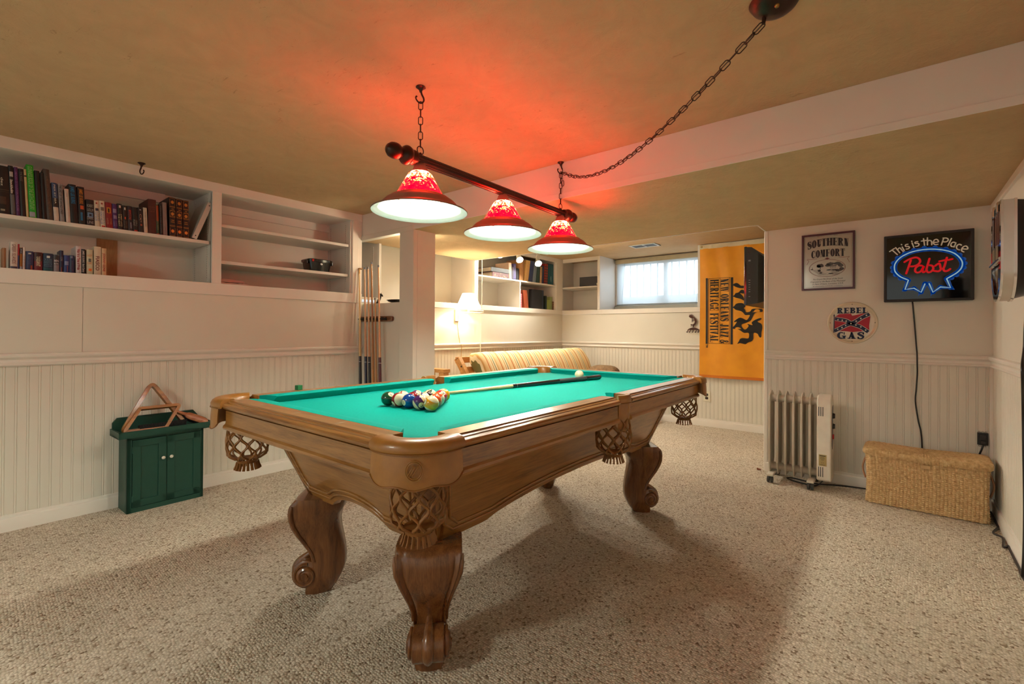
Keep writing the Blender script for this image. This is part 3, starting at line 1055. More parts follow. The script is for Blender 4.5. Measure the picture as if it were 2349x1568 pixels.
# leather pockets: rim, shield, net with fringe
def pocket(cx, cy, mid, span, ro, zs, zcn, zch, big):
    """mid: outward direction in degrees; span: half angle of the rim"""
    root = None
    n = 26
    ri = 0.060 if big else 0.050
    kk = (ro - ri) / 0.072
    prof = [(ri + d * kk, z) for d, z in ((0, 0.752), (0.004, 0.782), (0.014, 0.7935), (0.032, 0.7965), (0.054, 0.7955), (0.066, 0.789), (0.072, 0.778), (0.072, 0.768), (0.068, 0.762))]
    rows = []
    for i in range(n + 1):
        a = radians(mid - span + 2 * span * i / n)
        rows.append([(cx + r * cos(a), cy + r * sin(a), z) for r, z in prof])
    mb = MB().grid(rows)
    for r in (rows[0], rows[-1]):
        mb.add(r, [tuple(range(len(r)))])
    # the lining that drops to the bed
    lin = []
    for i in range(n + 1):
        a = radians(mid - span + 2 * span * i / n)
        lin.append([(cx + r * cos(a), cy + r * sin(a), z) for r, z in ((ri, 0.752), (ri - 0.003, 0.70))])
    mb.grid(lin)
    rim = tmesh('pocket', mb, LEATHER, angle=40)
    # shield
    ss = span - (6 if big else 2)
    rows = []
    m = 28
    for i in range(m + 1):
        f = -1 + 2 * i / m
        a = radians(mid + ss * f)
        if big:
            zb = zs + 0.009 * (abs(f) ** 2) - 0.007 * (0.5 + 0.5 * cos(3 * pi * f)) + (0.010 * max(0, abs(f) - 0.9) / 0.1)
        else:
            zb = zs + 0.018 * abs(f) ** 2
        row = []
        for k in range(7):
            z = 0.766 + (zb - 0.766) * k / 6
            rr = ro - 0.004 + 0.006 * sin(pi * k / 6) * (0.3 if not big else 0.4) + (0.004 * (k / 6) ** 2 if big else -0.012 * (k / 6))
            row.append((cx + rr * cos(a), cy + rr * sin(a), z))
        rows.append(row)
    inn = [[(cx + (p[0] - cx) * 0.965, cy + (p[1] - cy) * 0.965, p[2]) for p in r] for r in rows]
    mb = MB().grid(rows)
    mb.grid(inn, flip=True)
    mb.grid([[r[-1] for r in rows], [r[-1] for r in inn]])
    mb.grid([rows[0], inn[0]]); mb.grid([rows[-1], inn[-1]])
    sh = tmesh('shield', mb, LEATHER, rim, angle=50)
    # stitched seam and edge bead
    mb = MB()
    mb.tube([(p[0] + (p[0] - cx) * 0.006, p[1] + (p[1] - cy) * 0.006, p[2]) for p in [r[-1] for r in rows]], 0.0022, 6)
    mb.tube([(cx + (ro + 0.0005) * cos(radians(mid - ss + 2 * ss * i / m)), cy + (ro + 0.0005) * sin(radians(mid - ss + 2 * ss * i / m)), 0.7635) for i in range(m + 1)], 0.0016, 6)
    tmesh('seam', mb, LEATHER_D, rim, angle=180)
    if big:
        mb = MB()
        ez, er = 0.728, ro + 0.0035
        for rr in (0.021, 0.017):
            mb.tube([(cx + er * cos(radians(mid) + rr * cos(t) / er), cy + er * sin(radians(mid) + rr * cos(t) / er), ez + rr * 1.15 * sin(t)) for t in [2 * pi * i / 24 for i in range(24)]], 0.0011, 5, closed=True)
        for k in (-1, 0, 1):
            mb.tube([(cx + er * cos(radians(mid) + x / er), cy + er * sin(radians(mid) + x / er), ez + y) for x, y in ((-0.010 + k * 0.006, -0.012), (0.004 + k * 0.006, 0.012))], 0.0012, 5)
        tmesh('crest', mb, LEATHER, rim, angle=180)
    # net
    mb = MB()
    ns = 9
    nc = (cx + 0.006 * cos(radians(mid)), cy + 0.006 * sin(radians(mid)))
    zt, zl = 0.705, 0.545
    def rad_at(t):
        return 0.060 + 0.014 * sin(pi * min(1, t * 1.15) * 0.75) if t < 0.88 else 0.0695 - (t - 0.88) / 0.12 * 0.028
    for k in range(ns):
        for sg in (-1, 1):
            pts = []
            for i in range(25):
                t = i / 24
                ph = abs(((t * 2.5 + 0.0) % 1.0) - 0.5) * 2
                ph = 0.5 - 0.5 * cos(pi * ph)
                a = 2 * pi * (k + 0.5 * sg * (1 - ph) * 0.94) / ns
                r = rad_at(t)
                pts.append((nc[0] + r * cos(a), nc[1] + r * sin(a), zt + (zl - zt) * t))
            mb.tube(pts, 0.0040, 6)
    prof = [(0.0415, zl), (0.037, zl - 0.008), (0.036, zl - 0.014)]
    mb.lathe(prof, 24, (nc[0], nc[1], 0))
    for k in range(18):
        a = 2 * pi * k / 18
        pts = [(nc[0] + r * cos(a), nc[1] + r * sin(a), z) for r, z in ((0.036, zl - 0.012), (0.040, zl - 0.028), (0.045, zl - 0.040))]
        mb.tube(pts, [0.0052, 0.0054, 0.0058], 6, flat=0.5)
    mb.lathe([(0.0005, zl + 0.004), (0.04, zl + 0.004)], 16, (nc[0], nc[1], 0))
    tmesh('net', mb, LEATHER_D, rim, angle=60)
for su in (-1, 1):
    for sv in (-1, 1):
        pocket(su * PC[0], sv * PC[1], math.degrees(atan2(sv, su)), 66, 0.132, 0.686, 0, 0, True)
    pocket(su * PS[0], 0.0, 0 if su > 0 else 180, 44, 0.080, 0.640, 0, 0, False)
# ------------------------------------------------------------------ billiard pendant
def art_glass():
    m, nt, b = nodes_of('mottled_red_glass')
    v = coords(nt)
    n1 = noise(nt, v, 66, 5, 0.7, 0.8)
    sp = nt.nodes.new('ShaderNodeSeparateXYZ')
    nt.links.new(v, sp.inputs[0])
    mr = nt.nodes.new('ShaderNodeMapRange')
    mr.inputs['From Min'].default_value = 0.06
    mr.inputs['From Max'].default_value = 0.17
    mr.inputs['To Min'].default_value = -0.13
    mr.inputs['To Max'].default_value = 0.11
    nt.links.new(sp.outputs['Z'], mr.inputs['Value'])
    ad = nt.nodes.new('ShaderNodeMath')
    nt.links.new(n1, ad.inputs[0])
    nt.links.new(mr.outputs[0], ad.inputs[1])
    c = ramp(nt, ad.outputs[0], [(0.36, (0.35, 0.0, 0.002, 1)), (0.47, (0.75, 0.008, 0.006, 1)), (0.55, (0.95, 0.22, 0.03, 1)), (0.62, (1.0, 0.52, 0.20, 1)), (0.70, (1.0, 0.85, 0.62, 1))])
    ce = ramp(nt, ad.outputs[0], [(0.36, (0.10, 0.0, 0.0004, 1)), (0.48, (0.36, 0.0, 0.0006, 1)), (0.56, (0.60, 0.008, 0.001, 1)), (0.63, (0.9, 0.12, 0.05, 1)), (0.70, (1.0, 0.40, 0.30, 1))])
    nt.links.new(c, b.inputs['Base Color'])
    nt.links.new(ce, b.inputs['Emission Color'])
    st = ramp(nt, ad.outputs[0], [(0.40, (0.8, 0.8, 0.8, 1)), (0.70, (1, 1, 1, 1))])
    mu = nt.nodes.new('ShaderNodeMath')
    mu.operation = 'MULTIPLY'
    mu.inputs[1].default_value = GLASS_STRENGTH
    nt.links.new(st, mu.inputs[0])
    nt.links.new(mu.outputs[0], b.inputs['Emission Strength'])
    b.inputs['Roughness'].default_value = 0.12
    return m
GLASS_RED = art_glass()
SHADE_METAL = M('brown_shade_metal', S(134, 96, 84), 0.55, 0.15, var=0.08)
LINING_GLOW = M('lining_glow', S(244, 236, 224), 0.4, emit=(1.0, 0.95, 0.86, 1), estr=3.0)  # glow added to whiten the inside of the glass
ENAMEL = M('white_enamel', S(238, 240, 236), 0.35, var=0.01)
BULB = M('lit_bulb', (1, 1, 1, 1), 0.5, emit=(0.94, 1.0, 0.82, 1), estr=BULB_STRENGTH)

H1, H2 = Vector((-1.525, 1.228, ZC)), Vector((-1.554, 2.288, ZC))
BZ = 1.754
lamp = thing('pendant_lamp', 'three-shade billiard pendant with red art glass hanging on chains over the table', 'lamp', (-1.5395, 1.758, BZ))
bd = (H2 - H1).normalized()
bx = Vector((-bd.y, bd.x, 0))
barM = Matrix(((bx.x, 0, bd.x, 0), (bx.y, 0, bd.y, 0), (0, 1, 0, 0), (0, 0, 0, 1)))   # local z runs along the bar
def at_bar(y, dz=0.0):
    p = H1 + bd * (y - H1.y) / bd.y
    return Vector((p.x, p.y, BZ + dz))
c0 = at_bar(1.758)
L0 = 0.565
mb = MB().lathe([(0.0195, -L0), (0.0205, -0.2), (0.0205, 0.2), (0.0195, L0)], 24, c0, barM)
for x in (-1, 1):
    mb.tube([c0 + bd * (-L0) + bx * 0.0 + Vector((0, 0, 0.0)), c0 + bd * (-L0 + 0.001)], 0.0195, 16)
for k in range(12):
    a = 2 * pi * k / 12
    o_ = bx * cos(a) * 0.0203 + Vector((0, 0, 1)) * sin(a) * 0.0203
    mb.tube([c0 + o_ - bd * (L0 - 0.01), c0 + o_ + bd * (L0 - 0.01)], 0.0022, 5)
mesh_obj('bar', mb, BRONZE, lamp, angle=50)
FIN = [(0.0005, 0.0), (0.0205, 0.0), (0.028, 0.004), (0.031, 0.016), (0.027, 0.026), (0.0265, 0.030), (0.034, 0.036), (0.038, 0.047), (0.0375, 0.055), (0.031, 0.064), (0.021, 0.069), (0.017, 0.074), (0.0185, 0.080), (0.0255, 0.084), (0.0305, 0.095), (0.0315, 0.108), (0.028, 0.124), (0.018, 0.136), (0.0005, 0.141)]
for sgn in (-1, 1):
    M2 = barM @ Matrix.Diagonal((1, 1, sgn, 1))
    mesh_obj('finial', MB().lathe(FIN, 28, c0 + bd * sgn * (L0 - 0.012), M2), BRONZE, lamp, angle=40)

def chain_links(mb, pts, link=0.034, w=0.0085, r=0.0019, twist=0.0):
    """oval links along a polyline, every other one turned by a right angle"""
    P = [Vector(p) for p in pts]
    d = [0.0]
    for a, b_ in zip(P, P[1:]):
        d.append(d[-1] + (b_ - a).length)
    def at(s):
        s = max(0, min(d[-1], s))
        for i in range(len(P) - 1):
            if d[i + 1] >= s:
                k = (s - d[i]) / max(1e-9, d[i + 1] - d[i])
                return P[i].lerp(P[i + 1], k)
        return P[-1]
    pitch = link - 2.6 * r
    n = max(1, int(d[-1] / pitch))
    pitch = d[-1] / n
    for i in range(n):
        a, b_ = at(i * pitch), at((i + 1) * pitch)
        t = (b_ - a).normalized()
        ref = Vector((0, 0, 1)) if abs(t.z) < 0.9 else Vector((1, 0.3, 0))
        s1 = t.cross(ref).normalized()
        s2 = t.cross(s1).normalized()
        ang = (pi / 2) * (i % 2) + 0.5 + twist * rnd.uniform(-1, 1)
        sd = s1 * cos(ang) + s2 * sin(ang)
        c = (a + b_) / 2
        hl = link / 2 - w
        oval = []
        for j in range(14):
            q = 2 * pi * j / 14
            oval.append(c + t * (hl * (1 if cos(q) > 0 else -1) + w * cos(q)) + sd * w * sin(q))
        mb.tube(oval, r, 5, closed=True)
HOOK = [(0, 0.0), (0.0, -0.012), (0.004, -0.030), (0.011, -0.044), (0.012, -0.056), (0.004, -0.066), (-0.008, -0.064), (-0.017, -0.054), (-0.020, -0.044), (-0.017, -0.041)]
def hook(mb, p, dirx):
    p = Vector(p)
    mb.lathe([(0.0005, 0.0), (0.019, 0.0), (0.020, -0.003), (0.015, -0.006), (0.012, -0.009), (0.007, -0.013), (0.005, -0.022), (0.0005, -0.022)], 20, p)
    pts = catmull(HOOK, 4)
    rr = [0.0042 - 0.0016 * i / len(pts) for i in range(len(pts))]
    mb.tube([p + dirx * x + Vector((0, 0, z)) for x, z in pts], rr, 8)
    q = pts[-1]
    mb.sphere(p + dirx * q[0] + Vector((0, 0, q[1])), 0.004, 8, 6)

def shade(y):
    """one bell: cap, glass, brim, bulb; origin at the rim centre"""
    p = at_bar(y)
    g = bpy.data.objects.new('shade', None)
    c = Vector((p.x, p.y, 1.545))
    COL.objects.link(g)
    g.parent = lamp
    g.location = c - lamp.location
    ROOT[g.name] = Matrix.Translation(c)
    def part(name, prof, mat, n=40, angle=40):
        return mesh_obj(name, MB().lathe(prof, n, c), mat, g, angle=angle)
    part('cap', [(0.0005, 0.196), (0.017, 0.196), (0.021, 0.190), (0.026, 0.182), (0.027, 0.176), (0.032, 0.168), (0.036, 0.156), (0.0385, 0.152), (0.036, 0.150)], SHADE_METAL, 28)
    gl_ = part('glass', [(0.0375, 0.158), (0.047, 0.150), (0.058, 0.132), (0.070, 0.108), (0.083, 0.084), (0.099, 0.058), (0.0985, 0.057)], GLASS_RED, 40)
    mesh_obj('glow_lining', MB().lathe([(0.0983, 0.0572), (0.0965, 0.058), (0.081, 0.082), (0.068, 0.106), (0.056, 0.130), (0.046, 0.147), (0.037, 0.156)], 40, c), LINING_GLOW, gl_)
    br = part('brim', [(0.0985, 0.062), (0.104, 0.061), (0.115, 0.056), (0.121, 0.050), (0.126, 0.048), (0.138, 0.040), (0.150, 0.028), (0.158, 0.018), (0.170, 0.010), (0.186, 0.004), (0.1925, 0.001), (0.1935, -0.002), (0.192, -0.004)], SHADE_METAL, 56)
    mesh_obj('enamel_lining', MB().lathe([(0.192, -0.004), (0.189, -0.003), (0.184, 0.001), (0.168, 0.006), (0.156, 0.014), (0.147, 0.024), (0.136, 0.035), (0.125, 0.042), (0.119, 0.044), (0.113, 0.050), (0.100, 0.0555)], 56, c), ENAMEL, br)
    bb = part('bulb', [(0.0005, 0.058), (0.018, 0.060), (0.031, 0.070), (0.036, 0.084), (0.033, 0.098), (0.024, 0.112), (0.016, 0.124), (0.014, 0.150), (0.0005, 0.150)], BULB, 14)
    return g
for y in (1.228, 1.758, 2.288):
    shade(y)
for H in (H1, H2):
    mb = MB()
    ring = at_bar(H.y, 0.040)
    mb.tube([ring + bx * 0.0 + bd * 0.0165 * cos(t) + Vector((0, 0, 0.0165 * sin(t))) for t in [2 * pi * i / 20 for i in range(20)]], 0.0022, 6, closed=True)
    mb.lathe([(0.0005, 0.0), (0.008, 0.0), (0.008, 0.006), (0.004, 0.012), (0.0005, 0.012)], 12, at_bar(H.y, 0.019))
    mesh_obj('loop', mb, BRONZE, lamp, angle=60)
    mb = MB()
    top = Vector((H.x, H.y, ZC - 0.062))
    chain_links(mb, [at_bar(H.y, 0.054), top])
    if H is H2:
        chain_links(mb, [top, top + Vector((0.012, 0.004, -0.05)), top + Vector((0.014, 0.002, -0.085))])
    mesh_obj('chain', mb, BRONZE, lamp, angle=180)

dirh = -bd * 0.3 - CAM_R * 0.9
dirh.z = 0
dirh.normalize()
for H, lb in ((H1, 'dark metal ceiling hook above the nearest shade of the billiard lamp'), (H2, 'dark metal ceiling hook by the white beam, holding the swagged chain')):
    mb = MB()
    hook(mb, H, -dirh)
    solo('ceiling_hook', mb, BRONZE, lb, 'hook', H, group='ceiling hooks of the billiard lamp', angle=50)
mb = MB()
hk = Vector((-3.549, 0.761, ZC))
hook(mb, hk, Vector((0, -0.6, 0)))
solo('ceiling_hook', mb, BRONZE, 'small empty dark hook in the ceiling above the bookcase', 'hook', hk, angle=50)

# canopy with the swag chain and its cord
cn = Vector((-0.292, 1.560, ZC))
can = thing('ceiling_canopy', 'dark bronze ceiling canopy where the swag chain ends', 'canopy', cn)
mesh_obj('dome', MB().lathe([(0.068, 0.0), (0.070, -0.004), (0.066, -0.010), (0.058, -0.022), (0.044, -0.033), (0.024, -0.041), (0.0005, -0.043)], 36, cn), BRONZE, can)
mb = MB()
kx = cn + Vector((0.012, -0.03, -0.036))
mb.sphere(kx, 0.0075, 12, 8)
mesh_obj('screw_knob', mb, BRASS, can)
st = cn + Vector((-0.028, 0.004, -0.036))
mesh_obj('nipple', MB().tube([st + Vector((0, 0, 0.006)), st + Vector((-0.003, 0, -0.020))], [0.0075, 0.005], 12), BRONZE, can)
A_ = Vector((st.x - 0.003, st.y, st.z - 0.018))
Bp = Vector((H2.x + 0.004, H2.y, ZC - 0.058))
sw = []
for i in range(41):
    t = i / 40
    p = A_.lerp(Bp, t)
    p.z -= 0.155 * 4 * t * (1 - t) * (0.72 + 0.56 * t)
    sw.append(p)
swag = thing('swag_chain', 'long dark chain with cord swagging from the ceiling canopy to the lamp hook', 'chain', A_)
mb = MB()
chain_links(mb, sw, 0.040, 0.0095, 0.0019, 0.3)
mesh_obj('links', mb, BRONZE, swag, angle=180)
mb = MB().tube([p + Vector((0.003 * sin(i * 1.3), 0.003 * cos(i * 1.7), 0.002)) for i, p in enumerate(sw)], 0.0022, 6)
mesh_obj('cord', mb, M('brown_lamp_cord', S(92, 66, 50), 0.5), swag, angle=180)
# ------------------------------------------------------------------ balls, cue, chalk
RB = 0.028575
IVORY = S(232, 214, 176)
BCOL = {1: S(228, 152, 20), 2: S(0, 62, 140), 3: S(200, 18, 34), 4: S(70, 28, 90), 5: S(226, 80, 20), 6: S(0, 70, 46), 7: S(132, 18, 26), 8: S(16, 13, 12)}
def ball_mat(num):
    col = BCOL[num if num <= 8 else num - 8] if num else IVORY
    m, nt, b = nodes_of('ball_enamel')
    tc = nt.nodes.new('ShaderNodeTexCoord')
    sp = nt.nodes.new('ShaderNodeSeparateXYZ')
    nt.links.new(tc.outputs['Object'], sp.inputs[0])
    def math_(op, a, bb):
        n = nt.nodes.new('ShaderNodeMath')
        n.operation = op
        for i, q in enumerate((a, bb)):
            if q is None:
                continue
            if isinstance(q, (int, float)):
                n.inputs[i].default_value = q
            else:
                nt.links.new(q, n.inputs[i])
        return n.outputs[0]
    def mix(f, a, c):
        n = nt.nodes.new('ShaderNodeMix')
        n.data_type = 'RGBA'
        nt.links.new(f, n.inputs[0])
        for i, q in ((6, a), (7, c)):
            if isinstance(q, tuple):
                n.inputs[i].default_value = q
            else:
                nt.links.new(q, n.inputs[i])
        return n.outputs[2]
    out = col
    if num > 8:
        out = mix(math_('GREATER_THAN', math_('ABSOLUTE', sp.outputs['Z'], None), RB * 0.52), col, IVORY)
    if num:
        ring = math_('GREATER_THAN', sp.outputs['X'], RB * cos(radians(26)))
        out = mix(ring, out, S(24, 20, 18)) if num > 8 else out
        out = mix(math_('GREATER_THAN', sp.outputs['X'], RB * cos(radians(23.5))), out, IVORY)
    if isinstance(out, tuple):
        b.inputs['Base Color'].default_value = out
    else:
        nt.links.new(out, b.inputs['Base Color'])
    b.inputs['Roughness'].default_value = 0.07
    b.inputs['Coat Weight'].default_value = 0.5
    b.inputs['Coat Roughness'].default_value = 0.02
    return m
INK = M('black_ink', S(20, 16, 15), 0.4)
def scr(dx, dy, P):
    """direction seen at (dx, dy) ball radii from the ball's middle by someone at the camera's place"""
    tocam = (CAM_LOC - P).normalized()
    r = Vector((0, 0, 1)).cross(tocam).normalized()
    u = tocam.cross(r)
    k = 1 - dx * dx - dy * dy
    return (r * dx + u * dy + tocam * sqrt(max(0.0, k))).normalized()
def ball(num, P, spot, axis, label, group):
    """spot: where its number shows; axis: where the pale cap of a striped ball points"""
    X = scr(*spot, P)
    Z = scr(*axis, P)
    Z = (Z - X * Z.dot(X)).normalized()
    Y = Z.cross(X)
    R = Matrix((X, Y, Z)).transposed()
    mb = MB().sphere((0, 0, 0), RB, 32, 20)
    o = mesh_obj('cue_ball' if not num else 'pool_ball', mb, ball_mat(num), None, 180)
    o.matrix_world = Matrix.Translation(P) @ R.to_4x4()
    tag(o, label, 'ball', group)
    if num:
        mb = MB()
        s = str(num)
        hgt = RB * (0.40 if num < 10 else 0.34)
        wd = hgt * (0.62 if num < 10 else 1.25)
        def fn(x, y):
            v_ = Vector((RB * 0.999, x - wd / 2, y - hgt / 2))
            return v_.normalized() * RB * 1.003
        letters(mb, s, fn, wd, hgt, bold=0.012)
        if num in (6, 9):
            pts = [fn(wd * k, -hgt * 0.22) for k in (0.1, 0.9)]
            pts2 = [fn(wd * k, -hgt * 0.12) for k in (0.9, 0.1)]
            mb.add(pts + pts2, [(0, 1, 2, 3)])
        c = mesh_obj('number', mb, INK, None, 0)
        c.parent = o
    return o
CT = Vector((-1.497, 1.219))
rk = radians(97.3)
apex = Vector((cos(rk), sin(rk)))
side = Vector((-apex.y, apex.x))          # to the left of the apex direction
ORDER = [[1], [14, 3], [4, 8, 13], [11, 7, 10, 5], [6, 15, 2, 12, 9]]
LOOK = {1: ((-0.2, 0.9), (0.5, 0.5)), 14: ((-0.2, 0.95), (0.95, 0.1)), 3: ((0.40, 0.62), (0, 1)), 4: ((0.30, 0.72), (0, 1)), 8: ((-0.3, 0.9), (0, 1)),
        13: ((-0.10, 0.33), (0.85, -0.30)), 11: ((-0.6, 0.75), (0.9, 0.25)), 7: ((0.85, 0.45), (0, 1)), 10: ((-0.7, 0.6), (0.78, 0.3)), 5: ((-0.62, 0.68), (0, 1)),
        6: ((0.36, 0.62), (0, 1)), 15: ((-0.76, -0.55), (0.42, 0.1)), 2: ((-0.78, -0.22), (0, 1)), 12: ((0.18, -0.42), (0.82, 0.50)), 9: ((-0.88, 0.28), (0.36, 0.88))}
NAMES = {1: 'plain yellow ball at the far tip of the racked triangle', 2: 'plain blue ball in the middle of the near row of the triangle', 3: 'plain red ball next to the yellow ball at the tip of the triangle',
         4: 'plain purple ball on the far edge of the triangle, numbered four', 5: 'plain orange ball behind the yellow-striped ball', 6: 'dark green ball at the left corner of the near row',
         7: 'plain maroon ball inside the triangle behind the blue ball', 8: 'black ball in the middle of the racked triangle', 9: 'yellow-striped ball at the near right corner of the triangle',
         10: 'blue-striped ball inside the triangle behind the purple-striped ball', 11: 'red-striped ball on the far edge next to the dark green corner ball', 12: 'purple-striped ball in the near row beside the yellow-striped ball',
         13: 'orange-striped ball on the right edge between red and plain orange', 14: 'green-striped ball on the far edge beside the yellow tip ball', 15: 'maroon-striped ball in the near row between green and blue'}
for r, row in enumerate(ORDER):
    for i, num in enumerate(row):
        d = 2 * RB * 1.005
        q = CT + apex * (d * sqrt(3) / 2 * (8 / 3 - r)) + side * d * (r / 2 - i)
        ball(num, Vector((q.x, q.y, ZB + RB)), *LOOK[num], NAMES[num], 'racked pool balls')
ball(0, Vector((-1.588, 2.560, ZB + RB)), (0, 0.5), (0.5, 0.5), 'cream white cue ball behind the black butt of the cue', None)

# cue lying on the cloth
MAPLE = wood('cue_maple', S(206, 166, 116), S(222, 186, 140), S(232, 200, 158), 'y', 0.25, 0.5)
CUEBLK = M('cue_black', S(24, 21, 22), 0.25, coat=0.4)
tip = TL(-0.199, -0.594, ZB + 0.0065)
butt = TL(0.049, 0.836, ZB + 0.0150)
cue = thing('pool_cue', 'maple pool cue with black butt lying on the green cloth', 'cue', tip)
cd = (butt - tip)
CLEN = cd.length
cd.normalize()
sd_ = Vector((0, 0, 1)).cross(cd).normalized()
up_ = cd.cross(sd_)
CMx = Matrix(((sd_.x, up_.x, cd.x, 0), (sd_.y, up_.y, cd.y, 0), (sd_.z, up_.z, cd.z, 0), (0, 0, 0, 1)))
def cseg(name, prof, mat, par=cue):
    return mesh_obj(name, MB().lathe(prof, 20, tip, CMx), mat, par, angle=50)
jl = CLEN * 0.49
cseg('shaft', [(0.0005, 0.018), (0.0063, 0.018), (0.0068, 0.3), (0.0105, jl), (0.0005, jl)], MAPLE)
cseg('tip', [(0.0005, 0.0), (0.0055, 0.0), (0.0063, 0.003), (0.0063, 0.018), (0.0005, 0.018)], M('cue_tip', S(210, 200, 188), 0.6))
bt = cseg('butt', [(0.0005, jl), (0.0107, jl), (0.0125, jl + 0.35), (0.0146, CLEN - 0.006), (0.013, CLEN), (0.0005, CLEN)], CUEBLK)
cseg('ring', [(0.0110, jl + 0.028), (0.0116, jl + 0.028), (0.0116, jl + 0.031), (0.0110, jl + 0.031)], M('silver_ring', S(200, 200, 200), 0.25, 0.9), bt)
cseg('wrap', [(0.0124, jl + 0.36), (0.0133, jl + 0.36), (0.0143, jl + 0.60), (0.0134, jl + 0.60)], M('grey_wrap', S(52, 52, 54), 0.7, bmp=0.3, bscale=500), bt)

ck = TL(-0.603, -0.775, ZR)
CH_M = M('green_chalk_paper', S(0, 104, 52), 0.6)
chm = MB()
Rz = Matrix.Rotation(TROT + radians(8), 4, 'Z')
chm.box(-0.0115, -0.0115, 0, 0.0115, 0.0115, 0.021, 0, fn=lambda x, y, z: ck + Rz @ Vector((x, y, z)))
chalk = solo('chalk_cube', chm, CH_M, 'small green cue chalk cube standing on the far rail', 'chalk', ck, bevel=0.001)
mesh_obj('dimple', MB().lathe([(0.0005, 0.0215), (0.006, 0.0215), (0.0085, 0.0212)], 16, ck), M('chalk_dust', S(30, 92, 66), 0.9), chalk, angle=180)
# ------------------------------------------------------------------ traced outlines (metres on their own walls, or fractions of a sign)
NEON_W = {'T1': [(-0.049, 1.6), (-0.024, 1.618)], 'T2': [(-0.036, 1.609), (-0.009, 1.576)], 'h1': [(-0.018, 1.623), (0.003, 1.587)], 'h2': [(-0.008, 1.607), (-0.001, 1.618), (0.006, 1.617), (0.011, 1.608), (0.021, 1.593)], 'i1': [(0.015, 1.624), (0.026, 1.599)], 'i2': [(0.011, 1.641), (0.013, 1.638)], 's1': [(0.044, 1.638), (0.035, 1.637), (0.031, 1.631), (0.035, 1.624), (0.046, 1.624), (0.052, 1.617), (0.046, 1.609), (0.036, 1.608)], 'j1': [(0.065, 1.644), (0.074, 1.615)], 'j2': [(0.063, 1.656), (0.064, 1.653)], 's2': [(0.093, 1.65), (0.084, 1.649), (0.079, 1.644), (0.083, 1.638), (0.093, 1.639), (0.099, 1.631), (0.094, 1.622), (0.083, 1.62)], 't1': [(0.121, 1.665), (0.124, 1.643), (0.126, 1.623)], 't2': [(0.111, 1.651), (0.135, 1.653)], 'h3': [(0.14, 1.669), (0.14, 1.623)], 'h4': [(0.14, 1.643), (0.146, 1.651), (0.155, 1.649), (0.16, 1.641), (0.161, 1.622)], 'e1': [(0.169, 1.636), (0.191, 1.636), (0.19, 1.647), (0.183, 1.654), (0.174, 1.651), (0.169, 1.64), (0.17, 1.628), (0.179, 1.621), (0.19, 1.622)], 'P1': [(0.217, 1.657), (0.206, 1.615)], 'P2': [(0.214, 1.658), (0.23, 1.656), (0.238, 1.647), (0.234, 1.636), (0.224, 1.633), (0.212, 1.636)], 'l1': [(0.253, 1.651), (0.237, 1.609)], 'a1': [(0.273, 1.621), (0.262, 1.627), (0.253, 1.621), (0.25, 1.608), (0.257, 1.6), (0.267, 1.604), (0.273, 1.621)], 'a2': [(0.273, 1.621), (0.265, 1.596)], 'c1': [(0.298, 1.605), (0.289, 1.611), (0.28, 1.606), (0.276, 1.594), (0.28, 1.582), (0.29, 1.576)], 'e2': [(0.303, 1.581), (0.324, 1.578), (0.326, 1.587), (0.319, 1.597), (0.308, 1.594), (0.3, 1.582), (0.3, 1.569), (0.309, 1.562)]}
NEON_R = {'P1': [(0.059, 1.532), (0.036, 1.449)], 'P2': [(0.027, 1.524), (0.051, 1.54), (0.081, 1.549), (0.099, 1.54), (0.105, 1.52), (0.093, 1.502), (0.075, 1.494), (0.06, 1.493)], 'a': [(0.113, 1.494), (0.098, 1.495), (0.083, 1.481), (0.081, 1.461), (0.093, 1.451), (0.11, 1.461), (0.123, 1.491), (0.116, 1.465), (0.12, 1.451), (0.129, 1.456)], 'b': [(0.15, 1.535), (0.139, 1.486), (0.136, 1.463), (0.144, 1.449), (0.158, 1.453), (0.168, 1.47), (0.164, 1.488), (0.152, 1.493)], 's': [(0.177, 1.487), (0.196, 1.501), (0.202, 1.477), (0.204, 1.464), (0.193, 1.452), (0.172, 1.456)], 't': [(0.232, 1.534), (0.222, 1.487), (0.216, 1.465), (0.222, 1.451), (0.235, 1.452), (0.247, 1.462)], 'tb': [(0.197, 1.514), (0.227, 1.52)], 'tb2': [(0.239, 1.519), (0.257, 1.523)]}
NEON_O = [(0.129, 1.379), (0.11, 1.324), (0.075, 1.352), (0.03, 1.346), (0.047, 1.406), (0.008, 1.429), (-0.017, 1.459), (-0.024, 1.487), (-0.019, 1.521), (0.008, 1.557), (0.057, 1.584), (0.114, 1.595), (0.173, 1.593), (0.23, 1.578), (0.269, 1.555), (0.294, 1.522), (0.303, 1.492), (0.297, 1.462), (0.278, 1.437), (0.25, 1.416), (0.231, 1.403), (0.249, 1.346), (0.202, 1.353), (0.167, 1.322), (0.148, 1.379)]
